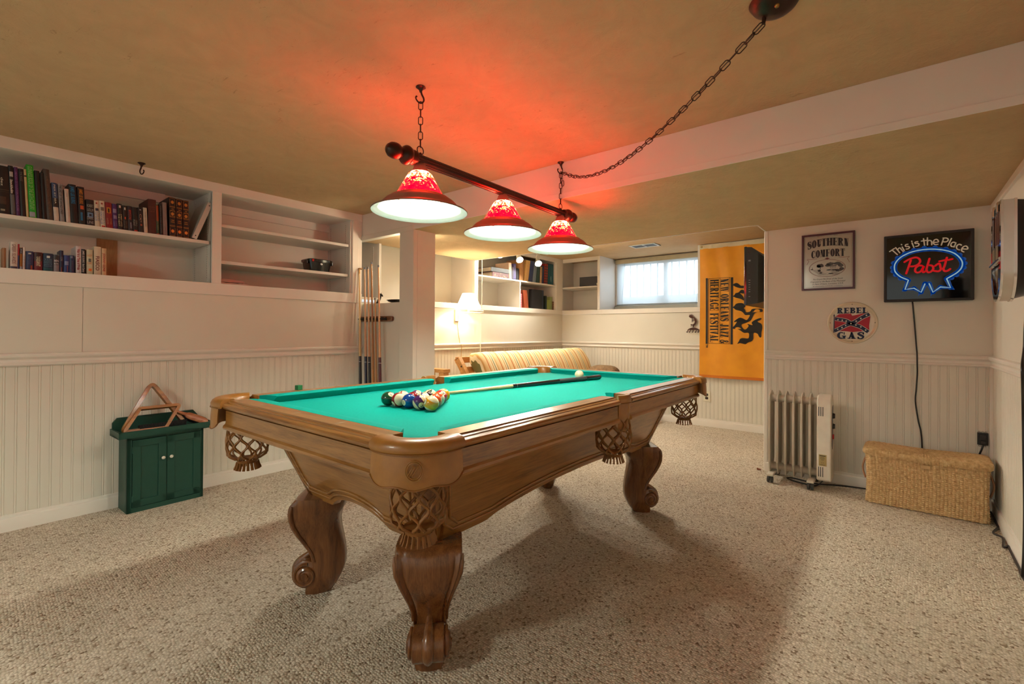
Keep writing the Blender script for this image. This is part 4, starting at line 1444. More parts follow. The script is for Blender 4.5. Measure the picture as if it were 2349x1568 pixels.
BAN = {'d1': [(-1.411, 1.574), (-1.398, 1.589), (-1.374, 1.596), (-1.354, 1.586), (-1.331, 1.564), (-1.303, 1.562), (-1.303, 1.537), (-1.346, 1.54), (-1.382, 1.554), (-1.398, 1.565)], 'd2': [(-1.409, 1.452), (-1.393, 1.466), (-1.382, 1.485), (-1.354, 1.492), (-1.334, 1.514), (-1.319, 1.519), (-1.299, 1.512), (-1.299, 1.478), (-1.338, 1.484), (-1.318, 1.462), (-1.303, 1.437), (-1.299, 1.403), (-1.33, 1.421), (-1.377, 1.435), (-1.397, 1.446)], 'd3': [(-1.411, 1.331), (-1.393, 1.347), (-1.377, 1.368), (-1.346, 1.377), (-1.306, 1.372), (-1.283, 1.34), (-1.298, 1.323), (-1.287, 1.302), (-1.275, 1.277), (-1.236, 1.284), (-1.221, 1.305), (-1.191, 1.312), (-1.123, 1.307), (-1.119, 1.278), (-1.161, 1.275), (-1.191, 1.263), (-1.21, 1.23), (-1.229, 1.189), (-1.275, 1.164), (-1.321, 1.143), (-1.298, 1.097), (-1.274, 1.097), (-1.251, 1.131), (-1.263, 1.152), (-1.213, 1.139), (-1.221, 1.164), (-1.198, 1.188), (-1.153, 1.209), (-1.13, 1.212), (-1.127, 1.2), (-1.164, 1.176), (-1.13, 1.155), (-1.119, 1.13), (-1.119, 1.098), (-1.126, 1.057), (-1.126, 1.02), (-1.137, 1.007), (-1.152, 1.024), (-1.164, 1.048), (-1.201, 1.056), (-1.205, 0.998), (-1.22, 0.969), (-1.258, 0.952), (-1.282, 0.935), (-1.332, 0.946), (-1.36, 0.937), (-1.344, 0.967), (-1.332, 0.992), (-1.305, 1.001), (-1.259, 0.997), (-1.247, 1.014), (-1.251, 1.056), (-1.294, 1.056), (-1.329, 1.08), (-1.36, 1.097), (-1.392, 1.097), (-1.416, 1.106), (-1.396, 1.127), (-1.376, 1.156), (-1.365, 1.177), (-1.392, 1.173), (-1.392, 1.182), (-1.361, 1.207), (-1.333, 1.219), (-1.306, 1.21), (-1.271, 1.193), (-1.248, 1.222), (-1.24, 1.247), (-1.283, 1.246), (-1.306, 1.273), (-1.33, 1.291), (-1.377, 1.304), (-1.397, 1.322)]}
KOK = {'body': [(-1.848, 1.236), (-1.83, 1.229), (-1.812, 1.209), (-1.803, 1.183), (-1.808, 1.162), (-1.824, 1.14), (-1.839, 1.133), (-1.837, 1.115), (-1.85, 1.12), (-1.853, 1.14), (-1.864, 1.144), (-1.862, 1.129), (-1.875, 1.124), (-1.869, 1.136), (-1.875, 1.147), (-1.871, 1.153), (-1.848, 1.149), (-1.833, 1.162), (-1.825, 1.183), (-1.83, 1.198), (-1.834, 1.216), (-1.848, 1.226), (-1.855, 1.218), (-1.872, 1.222), (-1.888, 1.232), (-1.895, 1.244), (-1.89, 1.253), (-1.877, 1.257), (-1.865, 1.251), (-1.85, 1.253), (-1.857, 1.244)], 'flute': [(-1.86, 1.222), (-1.854, 1.222), (-1.853, 1.176), (-1.86, 1.176)], 'arm': [(-1.855, 1.202), (-1.834, 1.205), (-1.834, 1.199), (-1.853, 1.196)], 'arm2': [(-1.853, 1.193), (-1.828, 1.194), (-1.828, 1.189), (-1.853, 1.187)], 'rack': [(-1.913, 1.071), (-1.908, 1.085), (-1.895, 1.1), (-1.871, 1.109), (-1.846, 1.113), (-1.817, 1.11), (-1.796, 1.102), (-1.781, 1.089), (-1.778, 1.064), (-1.785, 1.082), (-1.799, 1.084), (-1.828, 1.085), (-1.857, 1.085), (-1.893, 1.085), (-1.904, 1.078)]}
FLAG = [(-0.69, 0.282), (-0.517, 0.42), (-0.299, 0.434), (-0.046, 0.434), (0.0, 0.337), (0.184, 0.378), (0.391, 0.434), (0.563, 0.456), (0.644, 0.467), (0.69, 0.378), (0.701, 0.282), (0.678, 0.075), (0.655, -0.146), (0.662, -0.345), (0.586, -0.483), (0.506, -0.436), (0.414, -0.403), (0.207, -0.417), (0.023, -0.445), (-0.161, -0.417), (-0.345, -0.395), (-0.506, -0.401), (-0.708, -0.423)]
FB1 = [(-0.678, 0.207), (-0.552, 0.171), (-0.391, 0.144), (-0.207, 0.088), (-0.046, -0.036), (0.138, -0.119), (0.345, -0.215), (0.621, -0.436)]
FB2 = [(-0.708, -0.401), (-0.552, -0.312), (-0.391, -0.215), (-0.23, -0.119), (-0.046, -0.036), (0.161, 0.08), (0.391, 0.254), (0.667, 0.406)]
FST = [(-0.563, 0.152), (-0.391, 0.122), (-0.234, 0.083), (-0.046, -0.036), (0.149, -0.105), (0.34, -0.193), (0.524, -0.345), (-0.57, -0.312), (-0.402, -0.229), (-0.253, -0.127), (0.161, 0.075), (0.34, 0.204), (0.552, 0.345)]
def flat(mb, poly, fn, mi=0):
    mb.add([fn(x, y) for x, y in poly], [tuple(range(len(poly)))], mi)
def ribbon(mb, pts, w, fn, mi=0):
    for q in ribbon2(pts, w):
        flat(mb, q, fn, mi)

# ---------------- framed bar mirror
FR_M = M('maroon_frame', S(74, 22, 34), 0.35, coat=0.2)
mx0, mx1, mz0, mz1 = -0.559, -0.238, 1.369, 1.773
mir = thing('framed_bar_mirror', 'framed printed bar mirror with maroon frame and oval river-house picture', 'mirror', (-0.3985, YB, mz0))
fw_ = 0.014
mb = MB().frame(mx0, mz0, mx1, mz1, fw_, YB - 0.001, YB - 0.020, lambda x, z, d: (x, d, z))
mesh_obj('frame', mb, FR_M, mir, bevel=0.002)
m, nt, b = nodes_of('printed_mirror')
b.inputs['Base Color'].default_value = S(186, 180, 168)
b.inputs['Roughness'].default_value = 0.16
b.inputs['Metallic'].default_value = 0.25
MIRR = m
mesh_obj('mirror_glass', MB().box(mx0 + fw_, YB - 0.010, mz0 + fw_, mx1 - fw_, YB - 0.002, mz1 - fw_), MIRR, mir)
def mf(x, y, d=0.0108):
    return (mx0 + (mx1 - mx0) * x, YB - d, mz0 + (mz1 - mz0) * y)
PRT = M('print_black', S(34, 32, 38), 0.5)
PRM = M('print_maroon', S(104, 46, 52), 0.5)
GREY_P = M('print_grey', S(84, 86, 88), 0.6)
mb = MB()
letters(mb, 'ESTABLISHED  1874', lambda x, y: mf(0.30 + x, 0.945 + 0.035 * (1 - ((x - 0.19) / 0.19) ** 2) * 0.6 + y), 0.38, 0.014)
# the big arched word and the straight one
slab(mb, 'SOUTHERN', lambda x, y: mf(0.115 + x + 0.04 * (x - 0.385) * (y - 0.06), 0.735 + 0.045 * (1 - ((x - 0.385) / 0.385) ** 2) + y * (1.0 + 0.0 * x)), 0.77, 0.135, T=0.36, t=0.08, sf=0.04, sh=0.06, gap=0.035)
slab(mb, 'COMFORT', lambda x, y: mf(0.185 + x, 0.575 + 0.012 * (1 - ((x - 0.31) / 0.31) ** 2) + y), 0.63, 0.130, T=0.36, t=0.08, sf=0.04, sh=0.06, gap=0.035)
for i, (s, w) in enumerate((('The Grand Old Drink of the South', 0.56), ('Originated on the Banks of the Mississippi', 0.66), ('in New Orleans, Louisiana, U.S.A.', 0.58))):
    letters(mb, s, lambda x, y, i=i, w=w: mf(0.5 - w / 2 + x, 0.180 - 0.042 * i + y), w, 0.026, shear=0.4)
letters(mb, 'BY SOUTHERN COMFORT COMPANY', lambda x, y: mf(0.22 + x, 0.062 + y), 0.56, 0.013)
mesh_obj('lettering', mb, PRT, mir, angle=0)
mb = MB()
ov = lambda r, n=48: [(0.485 + 0.345 * r * cos(2 * pi * i / n), 0.385 + 0.155 * r * sin(2 * pi * i / n)) for i in range(n)]
o1, o2, o3, o4 = ov(1.0), ov(0.975), ov(0.95), ov(0.94)
for A1, A2 in ((o1, o2), (o3, o4)):
    for i in range(48):
        j = (i + 1) % 48
        mb.add([mf(*A1[i]), mf(*A1[j]), mf(*A2[j]), mf(*A2[i])], [(0, 1, 2, 3)])
for sx in (-1, 1):
    ribbon(mb, [(0.5 + sx * 0.20, 0.565), (0.5 + sx * 0.30, 0.555), (0.5 + sx * 0.40, 0.565)], 0.006, mf)
    ribbon(mb, catmull([(0.5 + sx * 0.40, 0.555), (0.5 + sx * 0.36, 0.53), (0.5 + sx * 0.38, 0.50), (0.5 + sx * 0.40, 0.46)], 5), 0.006, mf)
flat(mb, [(0.44, 0.55), (0.49, 0.575), (0.54, 0.55), (0.49, 0.538)], mf)
for a in ((0.06, 0.05, 0.94, 0.053), (0.06, 0.947, 0.94, 0.95), (0.06, 0.05, 0.063, 0.95), (0.937, 0.05, 0.94, 0.95)):
    flat(mb, [(a[0], a[1]), (a[2], a[1]), (a[2], a[3]), (a[0], a[3])], mf)
mesh_obj('ornament', mb, PRM, mir, angle=0)
# engraved river landing: bank, trees, house with columns, drive, boat
mb = MB()
r2 = random.Random(3)
f2 = lambda x, y: mf(x, y, 0.0112)
def blot(cx, cy, rx, ry, n=16):
    flat(mb, [(cx + rx * cos(2 * pi * i / n) * (0.8 + 0.35 * r2.random()), cy + ry * sin(2 * pi * i / n) * (0.8 + 0.35 * r2.random())) for i in range(n)], f2)
for c in ((0.36, 0.435, 0.07, 0.035), (0.33, 0.425, 0.04, 0.025), (0.55, 0.455, 0.07, 0.03), (0.50, 0.43, 0.05, 0.025), (0.68, 0.455, 0.07, 0.03), (0.74, 0.42, 0.05, 0.03), (0.76, 0.36, 0.04, 0.03), (0.62, 0.345, 0.06, 0.012), (0.70, 0.335, 0.06, 0.02), (0.52, 0.35, 0.05, 0.010), (0.34, 0.345, 0.03, 0.020), (0.37, 0.305, 0.03, 0.015), (0.56, 0.285, 0.05, 0.010), (0.20, 0.375, 0.03, 0.010)):
    blot(*c)
flat(mb, [(0.35, 0.37), (0.365, 0.37), (0.37, 0.42), (0.355, 0.42)], f2)
for k in range(6):
    flat(mb, [(0.545 + 0.02 * k, 0.375), (0.55 + 0.02 * k, 0.375), (0.55 + 0.02 * k, 0.41), (0.545 + 0.02 * k, 0.41)], f2)
flat(mb, [(0.53, 0.41), (0.67, 0.41), (0.66, 0.425), (0.54, 0.425)], f2)
flat(mb, [(0.20, 0.385), (0.215, 0.385), (0.21, 0.42)], f2)
for k in range(12):
    y = 0.262 + 0.009 * k
    xa = 0.33 - 0.012 * k + 0.02 * r2.random()
    ribbon(mb, [(xa, y), (xa + 0.10 + 0.10 * r2.random(), y + 0.006)], 0.0028, f2)
    ribbon(mb, [(0.55 + 0.05 * r2.random(), y), (0.68 + 0.06 * r2.random(), y + 0.004)], 0.0028, f2)
mesh_obj('engraving', mb, GREY_P, mir, angle=0)

# ---------------- backlit bar sign
BS = (-0.079, 0.356, 1.267, 1.702)
sign = thing('lighted_bar_sign', 'square black bar sign with neon-look ribbon and script lettering', 'sign', (0.1385, YB, BS[2]))
mb = MB()
y0, y1 = YB - 0.063, YB - 0.002
mb.box(BS[0] + 0.02, y0 + 0.012, BS[2] + 0.02, BS[1] - 0.02, y1, BS[3] - 0.02)
mesh_obj('case', mb, BLACK, sign, bevel=0.004)
mb = MB()
k = 0.016
mb.frame(BS[0], BS[2], BS[1], BS[3], k, y1 - 0.012, y0, lambda x, z, d: (x, d, z))
mesh_obj('bezel', mb, M('black_bezel', S(30, 27, 26), 0.5), sign, bevel=0.004)
FY = YB - 0.058
panel = mesh_obj('panel', MB().box(BS[0] + k, FY, BS[2] + k, BS[1] - k, FY + 0.006, BS[3] - k), M('sign_black_acrylic', S(6, 6, 8), 0.06, coat=0.6), sign)
sf_ = lambda d: (lambda x, z: (x, FY - d, z))
def glow(name, col, e):
    return M(name, col, 0.4, emit=col, estr=e)
def stroke_set(name, sets, w, mat, d):
    mb = MB()
    for pts in sets:
        p = catmull(pts, 5) if len(pts) > 2 else pts
        ribbon(mb, p, w, sf_(d))
        for q in (p[0], p[-1]):
            flat(mb, [(q[0] + w / 2 * cos(2 * pi * i / 10), q[1] + w / 2 * sin(2 * pi * i / 10)) for i in range(10)], sf_(d))
    return mesh_obj(name, mb, mat, panel, angle=0)
stroke_set('white_lettering', NEON_W.values(), 0.0068, glow('sign_white', S(206, 194, 170), 0.15), 0.0006)
stroke_set('red_lettering', NEON_R.values(), 0.0115, glow('sign_red', S(206, 8, 24), 0.35), 0.0012)
mb = MB()
ob = NEON_O
ovp = catmull(ob[4:21], 5)
pts = ob[:5] + ovp[1:-1] + ob[20:]
ribbon(mb, pts, 0.027, sf_(0.0004))
for q in pts[::3] + ob[:5] + ob[20:]:
    flat(mb, [(q[0] + 0.0132 * cos(2 * pi * i / 12), q[1] + 0.0132 * sin(2 * pi * i / 12)) for i in range(12)], sf_(0.0004))
cx_, cz_ = 0.139, 1.495
for p in ovp[4:-4:4]:
    v_ = Vector((p[0] - cx_, p[1] - cz_)).normalized() * 0.010
    flat(mb, [(p[0] + v_.x + 0.0135 * cos(2 * pi * i / 14), p[1] + v_.y + 0.0135 * sin(2 * pi * i / 14)) for i in range(14)], sf_(0.0004))
for tip_, b1, b2 in (((0.094, 1.298), (0.120, 1.331), (0.100, 1.336)), ((0.013, 1.333), (0.034, 1.336), (0.024, 1.356)), ((0.269, 1.332), (0.246, 1.336), (0.257, 1.358)), ((0.155, 1.296), (0.160, 1.331), (0.180, 1.331))):
    flat(mb, [tip_, b1, b2], sf_(0.0004))
mesh_obj('ribbon_band', mb, glow('sign_blue', S(0, 70, 150), 0.35), panel, angle=0)
mb = MB()
ribbon(mb, pts, 0.0068, sf_(0.0009))
mesh_obj('ribbon_line', mb, glow('sign_pale_blue', S(150, 196, 214), 0.45), panel, angle=0)
cord = MB().tube(catmull([(0.068, YB - 0.02, 1.268), (0.079, YB - 0.010, 1.12), (0.088, YB - 0.010, 0.98), (0.091, YB - 0.030, 0.93), (0.092, YB - 0.031, 0.86), (0.093, YB - 0.016, 0.80), (0.088, YB - 0.014, 0.70), (0.084, YB - 0.012, 0.62), (0.098, YB - 0.010, 0.50), (0.112, YB - 0.010, 0.42), (0.118, YB - 0.010, 0.30), (0.12, YB - 0.02, 0.02)], 6), 0.0042, 8)
mesh_obj('power_cord', cord, BLACK, sign, angle=180)

# ---------------- round embossed gas sign
gc = Vector((-0.2545, YB, 1.1325))
gr = 0.1455
gas = thing('round_gas_sign', 'round embossed cream metal sign with a red and blue flag', 'sign', gc)
GM = Matrix(((1, 0, 0, 0), (0, 0, -1, 0), (0, 1, 0, 0), (0, 0, 0, 1)))
CREAM_E = M('cream_enamel', S(214, 200, 172), 0.22, coat=0.5)
mesh_obj('plate', MB().lathe([(gr - 0.002, 0.001), (gr, 0.004), (gr - 0.002, 0.010), (gr - 0.007, 0.012), (gr - 0.012, 0.009), (gr - 0.016, 0.006), (gr - 0.03, 0.0055), (0.0005, 0.0075)], 64, gc, GM), CREAM_E, gas, angle=60)
gf = lambda d: (lambda x, y: (gc.x + x * gr, YB - d, gc.z + y * gr))
NAVY = M('navy_enamel', S(16, 20, 58), 0.35, coat=0.05, spec=0.3)
RED_E = M('red_enamel', S(164, 10, 32), 0.35, coat=0.05, spec=0.3)
WH_E = M('white_enamel_line', S(226, 218, 204), 0.3)
mb = MB()
mb.prism(FLAG, 0.006, 0.0092, lambda x, y, d: gf(d)(x, y))
flg = mesh_obj('flag', mb, RED_E, gas, angle=30)
mb = MB()
for q in (FB1, FB2):
    ribbon(mb, catmull(q, 5), 0.185, gf(0.0096))
mesh_obj('white_edging', mb, WH_E, flg, angle=0)
mb = MB()
for q in (FB1, FB2):
    ribbon(mb, catmull(q, 5), 0.150, gf(0.0100))
mesh_obj('blue_cross', mb, NAVY, flg, angle=0)
mb = MB()
for x, y in FST:
    flat(mb, [(x + (0.046 if i % 2 == 0 else 0.019) * cos(pi / 2 + pi * i / 5), y + (0.055 if i % 2 == 0 else 0.022) * sin(pi / 2 + pi * i / 5)) for i in range(10)], gf(0.0104))
mesh_obj('star', mb, WH_E, flg, angle=0)
mb = MB()
slab(mb, 'REBEL', lambda x, y: gf(0.0090)(-0.60 + x, 0.455 + y), 1.21, 0.265, T=0.28, t=0.14, sf=0.09, sh=0.13, gap=0.08)
slab(mb, 'GAS', lambda x, y: gf(0.0090)(-0.60 + x, -0.765 + y), 1.08, 0.315, T=0.28, t=0.14, sf=0.09, sh=0.13, gap=0.16)
flat(mb, [(-0.735, 0.30), (-0.705, 0.30), (-0.705, -0.48), (-0.745, -0.48)], gf(0.0108))
flat(mb, [(-0.72, 0.44), (-0.69, 0.33), (-0.72, 0.29), (-0.75, 0.33)], gf(0.0108))
mesh_obj('lettering', mb, NAVY, gas, angle=0)
mb = MB()
for a in (0, pi / 2, pi, 3 * pi / 2):
    mb.lathe([(0.0005, 0.0085), (0.0024, 0.0085), (0.003, 0.006)], 10, gc + Vector((cos(a) * gr * 0.88, 0, sin(a) * gr * 0.88)), GM)
mesh_obj('nail', mb, BRONZE, gas)

# ---------------- oil-filled radiator heater
HEAT = M('grey_beige_enamel', S(196, 184, 166), 0.38, coat=0.1)
HEATW = M('warm_white_plastic', S(222, 212, 196), 0.42)
ht = thing('oil_heater', 'grey-beige oil-filled radiator heater on castors by the corner trim', 'heater', (-0.56, 3.80, 0))
FX = [-0.727, -0.676, -0.626, -0.576, -0.527, -0.477]
yc, hd = 3.822, 0.078
def fin_outline():
    p = [(-hd * 0.55, 0.050), (-hd * 0.86, 0.090), (-hd, 0.140), (-hd, 0.565), (-hd * 0.86, 0.612), (-hd * 0.45, 0.632), (0.0, 0.644)]
    return p + [(-a, z) for a, z in reversed(p[:-1])]
for i, fx in enumerate(FX):
    mb = MB()
    o = fin_outline()
    mb.prism(o, -0.0035, 0.0035, lambda a, z, d, fx=fx: (fx + d, yc + a, z))
    # pressed oil channels: rounded boxes along front and back edges, hubs top and bottom
    for a in (-hd + 0.013, hd - 0.013):
        mb.tube([(fx, yc + a, z) for z in (0.10, 0.14, 0.35, 0.56, 0.60)], [0.004, 0.0085, 0.0085, 0.0085, 0.004], 10)
    mb.tube([(fx, yc - hd + 0.005, z) for z in (0.12, 0.15, 0.55, 0.585)], [0.004, 0.0062, 0.0062, 0.004], 8)
    mb.box(fx - 0.0075, yc - hd - 0.002, 0.135, fx + 0.0065, yc - hd + 0.001, 0.570)
    fo = mesh_obj('fin', mb, HEAT, ht, angle=40, bevel=0.001)
    if i < 6:
        mb = MB()
        for z in (0.100, 0.588):
            for q in (-0.022, 0.022)[:1] if i < 0 else (0.0,):
                x0, x1 = fx, fx + (0.050 if i < 5 else 0.044)
                mb.tube([(x0, yc - 0.012, z), (x0 + 0.012, yc - 0.012, z), (x1 - 0.012, yc - 0.012, z), (x1, yc - 0.012, z)], [0.036, 0.026, 0.026, 0.036], 16)
        mesh_obj('hub', mb, HEAT, fo, angle=50)
# control housing at the right end
o = [(-hd - 0.006, 0.064), (-hd - 0.010, 0.12), (-hd - 0.010, 0.585), (-hd * 0.9, 0.618), (-hd * 0.4, 0.638), (0.02, 0.640), (hd, 0.600), (hd + 0.008, 0.55), (hd + 0.008, 0.10), (hd, 0.060), (0.0, 0.050)]
mb = MB().prism(o, -0.436, -0.352, lambda a, z, d: (d, yc + a, z))
hs = mesh_obj('control_housing', mb, HEATW, ht, angle=30, bevel=0.012, seg=4)
hf = yc - hd - 0.0105
mb = MB()
for z0, z1 in ((0.500, 0.562), (0.092, 0.158)):
    for k in range(3):
        x = -0.4245 + 0.0118 * k
        mb.box(x, hf - 0.0006, z0, x + 0.0042, hf + 0.004, z1)
mesh_obj('vent_slot', mb, M('slot_dark', S(40, 40, 44), 0.6), hs)
lab = mesh_obj('rating_label', MB().box(-0.4215, hf - 0.0010, 0.166, -0.377, hf + 0.002, 0.242), M('tan_label', S(168, 146, 92), 0.5), hs)
mb = MB()
for (x0, x1, z, hh) in ((-0.417, -0.383, 0.231, 0.005), (-0.414, -0.390, 0.222, 0.0022), (-0.414, -0.386, 0.215, 0.0022), (-0.410, -0.392, 0.206, 0.0022), (-0.414, -0.384, 0.172, 0.0022)):
    mb.box(x0, hf - 0.0014, z, x1, hf - 0.0009, z + hh)
mb.tube([(-0.3995 + 0.0065 * cos(t), hf - 0.0012, 0.187 + 0.0065 * sin(t)) for t in [2 * pi * i / 18 for i in range(18)]], 0.0005, 4, closed=True)
mesh_obj('label_print', mb, PRT, lab, angle=0)
mb = MB().prism([(-0.045, 0.30), (-0.052, 0.40), (-0.045, 0.52), (-0.030, 0.56), (0.0, 0.57), (0.02, 0.50), (0.02, 0.34), (-0.01, 0.27)], -0.356, -0.3495, lambda a, z, d: (d, yc + a, z))
cp = mesh_obj('control_panel', mb, M('panel_grey', S(110, 106, 104), 0.4), hs, bevel=0.002)
mb = MB()
for z in (0.50, 0.43):
    mb.tube([(-0.352, yc - 0.022, z), (-0.336, yc - 0.022, z)], [0.020, 0.016], 16)
mesh_obj('dial', mb, BLACK, cp)
mesh_obj('switch', MB().box(-0.351, yc - 0.036, 0.345, -0.341, yc - 0.012, 0.375), M('red_switch', S(190, 24, 24), 0.3), cp, bevel=0.002)
# feet with castors
for i, fx in enumerate((-0.712, -0.466)):
    mb = MB().box(fx - 0.022, yc - 0.135, 0.046, fx + 0.022, yc + 0.135, 0.062)
    ft = mesh_obj('foot_bar', mb, HEATW, ht, bevel=0.006)
    for sg in (-1, 1):
        mb = MB()
        c = Vector((fx, yc + sg * 0.118, 0.0225))
        for dx in (-0.011, 0.011):
            mb.tube([c + Vector((dx - 0.008, 0, 0)), c + Vector((dx - 0.006, 0, 0)), c + Vector((dx + 0.006, 0, 0)), c + Vector((dx + 0.008, 0, 0))], [0.017, 0.0215, 0.0215, 0.017], 16)
        mb.box(fx - 0.004, c.y - 0.008, 0.02, fx + 0.004, c.y + 0.008, 0.048)
        mesh_obj('castor', mb, M('castor_grey', S(62, 62, 58), 0.5), ft, angle=40)
cdp = catmull([(-0.40, 3.80, 0.06), (-0.44, 3.79, 0.012), (-0.50, 3.80, 0.006), (-0.585, 3.83, 0.006), (-0.635, 3.875, 0.006), (-0.60, 3.90, 0.006), (-0.52, 3.88, 0.006), (-0.44, 3.86, 0.006), (-0.35, 3.905, 0.006), (-0.25, 3.938, 0.006), (-0.10, 3.955, 0.006), (0.10, 3.960, 0.006)], 6)
mesh_obj('power_cord', MB().tube(cdp, 0.0042, 8), BLACK, ht, angle=180)

# ---------------- woven basket chest
m, nt, b = nodes_of('woven_seagrass')
v = coords(nt)
n1 = noise(nt, v, 55, 4, 0.6)
c = ramp(nt, n1, [(0.25, S(164, 126, 80)), (0.5, S(204, 168, 118)), (0.75, S(222, 192, 146))])
nt.links.new(c, b.inputs['Base Color'])
b.inputs['Roughness'].default_value = 0.7
bump(nt, b, noise(nt, coords(nt, (30, 30, 140)), 3, 2), 0.4, 0.002)
SEA = m
bk = thing('wicker_basket', 'tan woven seagrass chest basket with sagging lid in the corner', 'basket', (0.12, 3.78, 0), radians(-1.5))
BKM = ROOT[bk.name]
bw, bd_, bh = 0.274, 0.118, 0.300
def bask(a, z, half=None):
    """point on the rounded-rectangle wall; a along the perimeter 0..1"""
    k = 1.0 + 0.025 * sin(pi * min(1, z / bh)) * -1 + 0.015
    w, d = bw * k, bd_ * (1 + 0.04 * sin(pi * z / bh))
    r = 0.030
    segs = [(2 * (w - r), 'f'), (pi / 2 * r, 'c1'), (2 * (d - r), 'r'), (pi / 2 * r, 'c2'), (2 * (w - r), 'b'), (pi / 2 * r, 'c3'), (2 * (d - r), 'l'), (pi / 2 * r, 'c4')]
    P_ = sum(s[0] for s in segs)
    s = (a % 1.0) * P_
    for L_, n in segs:
        if s <= L_ + 1e-9:
            break
        s -= L_
    if n == 'f': p, q = (-w + r + s, -d), (0, -1)
    elif n == 'r': p, q = (w, -d + r + s), (1, 0)
    elif n == 'b': p, q = (w - r - s, d), (0, 1)
    elif n == 'l': p, q = (-w, d - r - s), (-1, 0)
    else:
        i = int(n[1]) - 1
        c_ = ((w - r, -d + r), (w - r, d - r), (-w + r, d - r), (-w + r, -d + r))[i]
        t = radians(-90 + 90 * i) + s / r
        q = (cos(t), sin(t))
        p = (c_[0] + r * q[0], c_[1] + r * q[1])
    return p, q
def weave_d(j, i, per, rper):
    """bulge of one wicker strand: upright columns of short strands, neighbours half a strand apart"""
    u, v_ = j / per, i / rper
    cb = abs(sin(pi * u)) ** 0.6
    rb = abs(sin(pi * (v_ + 0.5 * (int(u) % 2)))) ** 0.7
    return cb * (0.30 + 0.70 * rb)
def weave(mb, z_of, rows_, cols, amp):
    nper, nr = cols * 6, rows_ * 5
    g = []
    for i in range(nr + 1):
        row = []
        for j in range(nper):
            a = j / nper
            z = z_of(a, i / nr)
            (px, py), (qx, qy) = bask(a, z)
            d = amp * weave_d(j, i, 6, 5)
            row.append(BKM @ Vector((px + qx * d, py + qy * d, z)))
        g.append(row)
    mb.grid(g, closed_u=True)
    return g
mb = MB()
g = weave(mb, lambda a, t: 0.004 + (bh - 0.004) * t, 24, 92, 0.0080)
mb.add(g[0], [tuple(range(len(g[0])))])
mesh_obj('body', mb, SEA, bk, angle=180)
# lid: skirt with wavy lower edge and a dished top
def lid_low(a):
    f = (a % 1.0)
    return 0.298 - 0.022 * sin(pi * min(1, f / 0.34)) * (0.5 + f) + 0.010 * sin(9 * f)
def big_(p, q, k):
    return (p[0] + q[0] * k, p[1] + q[1] * k)
mb = MB()
g = []
nper = 92 * 6
for i in range(0, 31):
    t = i / 30
    row = []
    for j in range(nper):
        a = j / nper
        z = lid_low(a) + (0.338 - lid_low(a)) * t
        p, q = bask(a, 0.30)
        d = 0.010 + 0.004 * sin(pi * t) + 0.0065 * weave_d(j, i, 6, 5)
        sag = 0.012 * sin(pi * max(0, min(1, (p[0] + bw) / (2 * bw)))) * t
        row.append(BKM @ Vector((*big_(p, q, d), z - sag)))
    g.append(row)
for i in range(1, 51):
    t = i / 50
    row = []
    for j in range(nper):
        a = j / nper
        p, q = bask(a, 0.30)
        x, y = p[0] * (1 - t * 0.999) + q[0] * 0.012 * (1 - t), p[1] * (1 - t * 0.999) + q[1] * 0.012 * (1 - t)
        z = 0.338 + 0.010 * sin(pi / 2 * min(1, t * 3)) - 0.012 * sin(pi * (x + bw) / (2 * bw)) + 0.006 * weave_d(j, i, 6, 5) * (1 if t < 0.9 else 0)
        row.append(BKM @ Vector((x, y, z)))
    g.append(row)
mb.grid(g, closed_u=True)
mesh_obj('lid', mb, SEA, bk, angle=180)
for sg in (-1, 1):
    pts = [BKM @ Vector((sg * (bw + 0.012 + 0.016 * sin(pi * i / 10)), -0.02 + 0.0 * i, 0.13 + 0.13 * i / 10)) for i in range(11)]
    mesh_obj('handle', MB().tube(pts, 0.011, 8, flat=0.5), M('pale_rope_handle', S(186, 140, 108), 0.7), bk, angle=180)
mesh_obj('clasp_tab', MB().box(-0.018, -bd_ - 0.0155, 0.262, 0.030, -bd_ - 0.006, 0.284, fn=lambda x, y, z: tuple(BKM @ Vector((x, y, z)))), M('plain_straw', S(190, 156, 112), 0.8), bk, bevel=0.003)

# ---------------- black outlet with plug, floor cord, hanging cord
ol = thing('black_outlet', 'uncovered black wall outlet with a plug above the basket', 'outlet', (0.398, YB, 0.42))
mesh_obj('box_frame', MB().box(0.374, YB - 0.012, 0.386, 0.422, YB - 0.001, 0.460), BLACK, ol, bevel=0.002)
mesh_obj('receptacle', MB().box(0.382, YB - 0.018, 0.400, 0.414, YB - 0.010, 0.452), M('dark_brown_plastic', S(44, 38, 34), 0.5), ol, bevel=0.003)
mb = MB()
for x in (0.382, 0.398, 0.412):
    mb.tube([(x + 0.005 * cos(t), YB - 0.006, 0.463 + 0.005 * sin(t)) for t in [2 * pi * i / 12 for i in range(12)]], 0.0012, 5, closed=True)
for x in (0.385, 0.406):
    mb.tube([(x + 0.005 * cos(t), YB - 0.006, 0.380 + 0.005 * sin(t)) for t in [2 * pi * i / 12 for i in range(12)]], 0.0012, 5, closed=True)
mesh_obj('mounting_tab', mb, STEEL, ol)
pl = thing('power_plug', 'black plug and cord in the uncovered outlet, cord dropping behind the basket', 'plug', (0.398, YB - 0.02, 0.405))
mesh_obj('plug_body', MB().box(0.384, YB - 0.042, 0.392, 0.412, YB - 0.019, 0.416), BLACK, pl, bevel=0.005)
mesh_obj('cord', MB().tube(catmull([(0.398, YB - 0.034, 0.392), (0.390, YB - 0.036, 0.36), (0.380, YB - 0.03, 0.32), (0.376, YB - 0.03, 0.25), (0.38, YB - 0.03, 0.02)], 6), 0.0048, 8), BLACK, pl, angle=180)
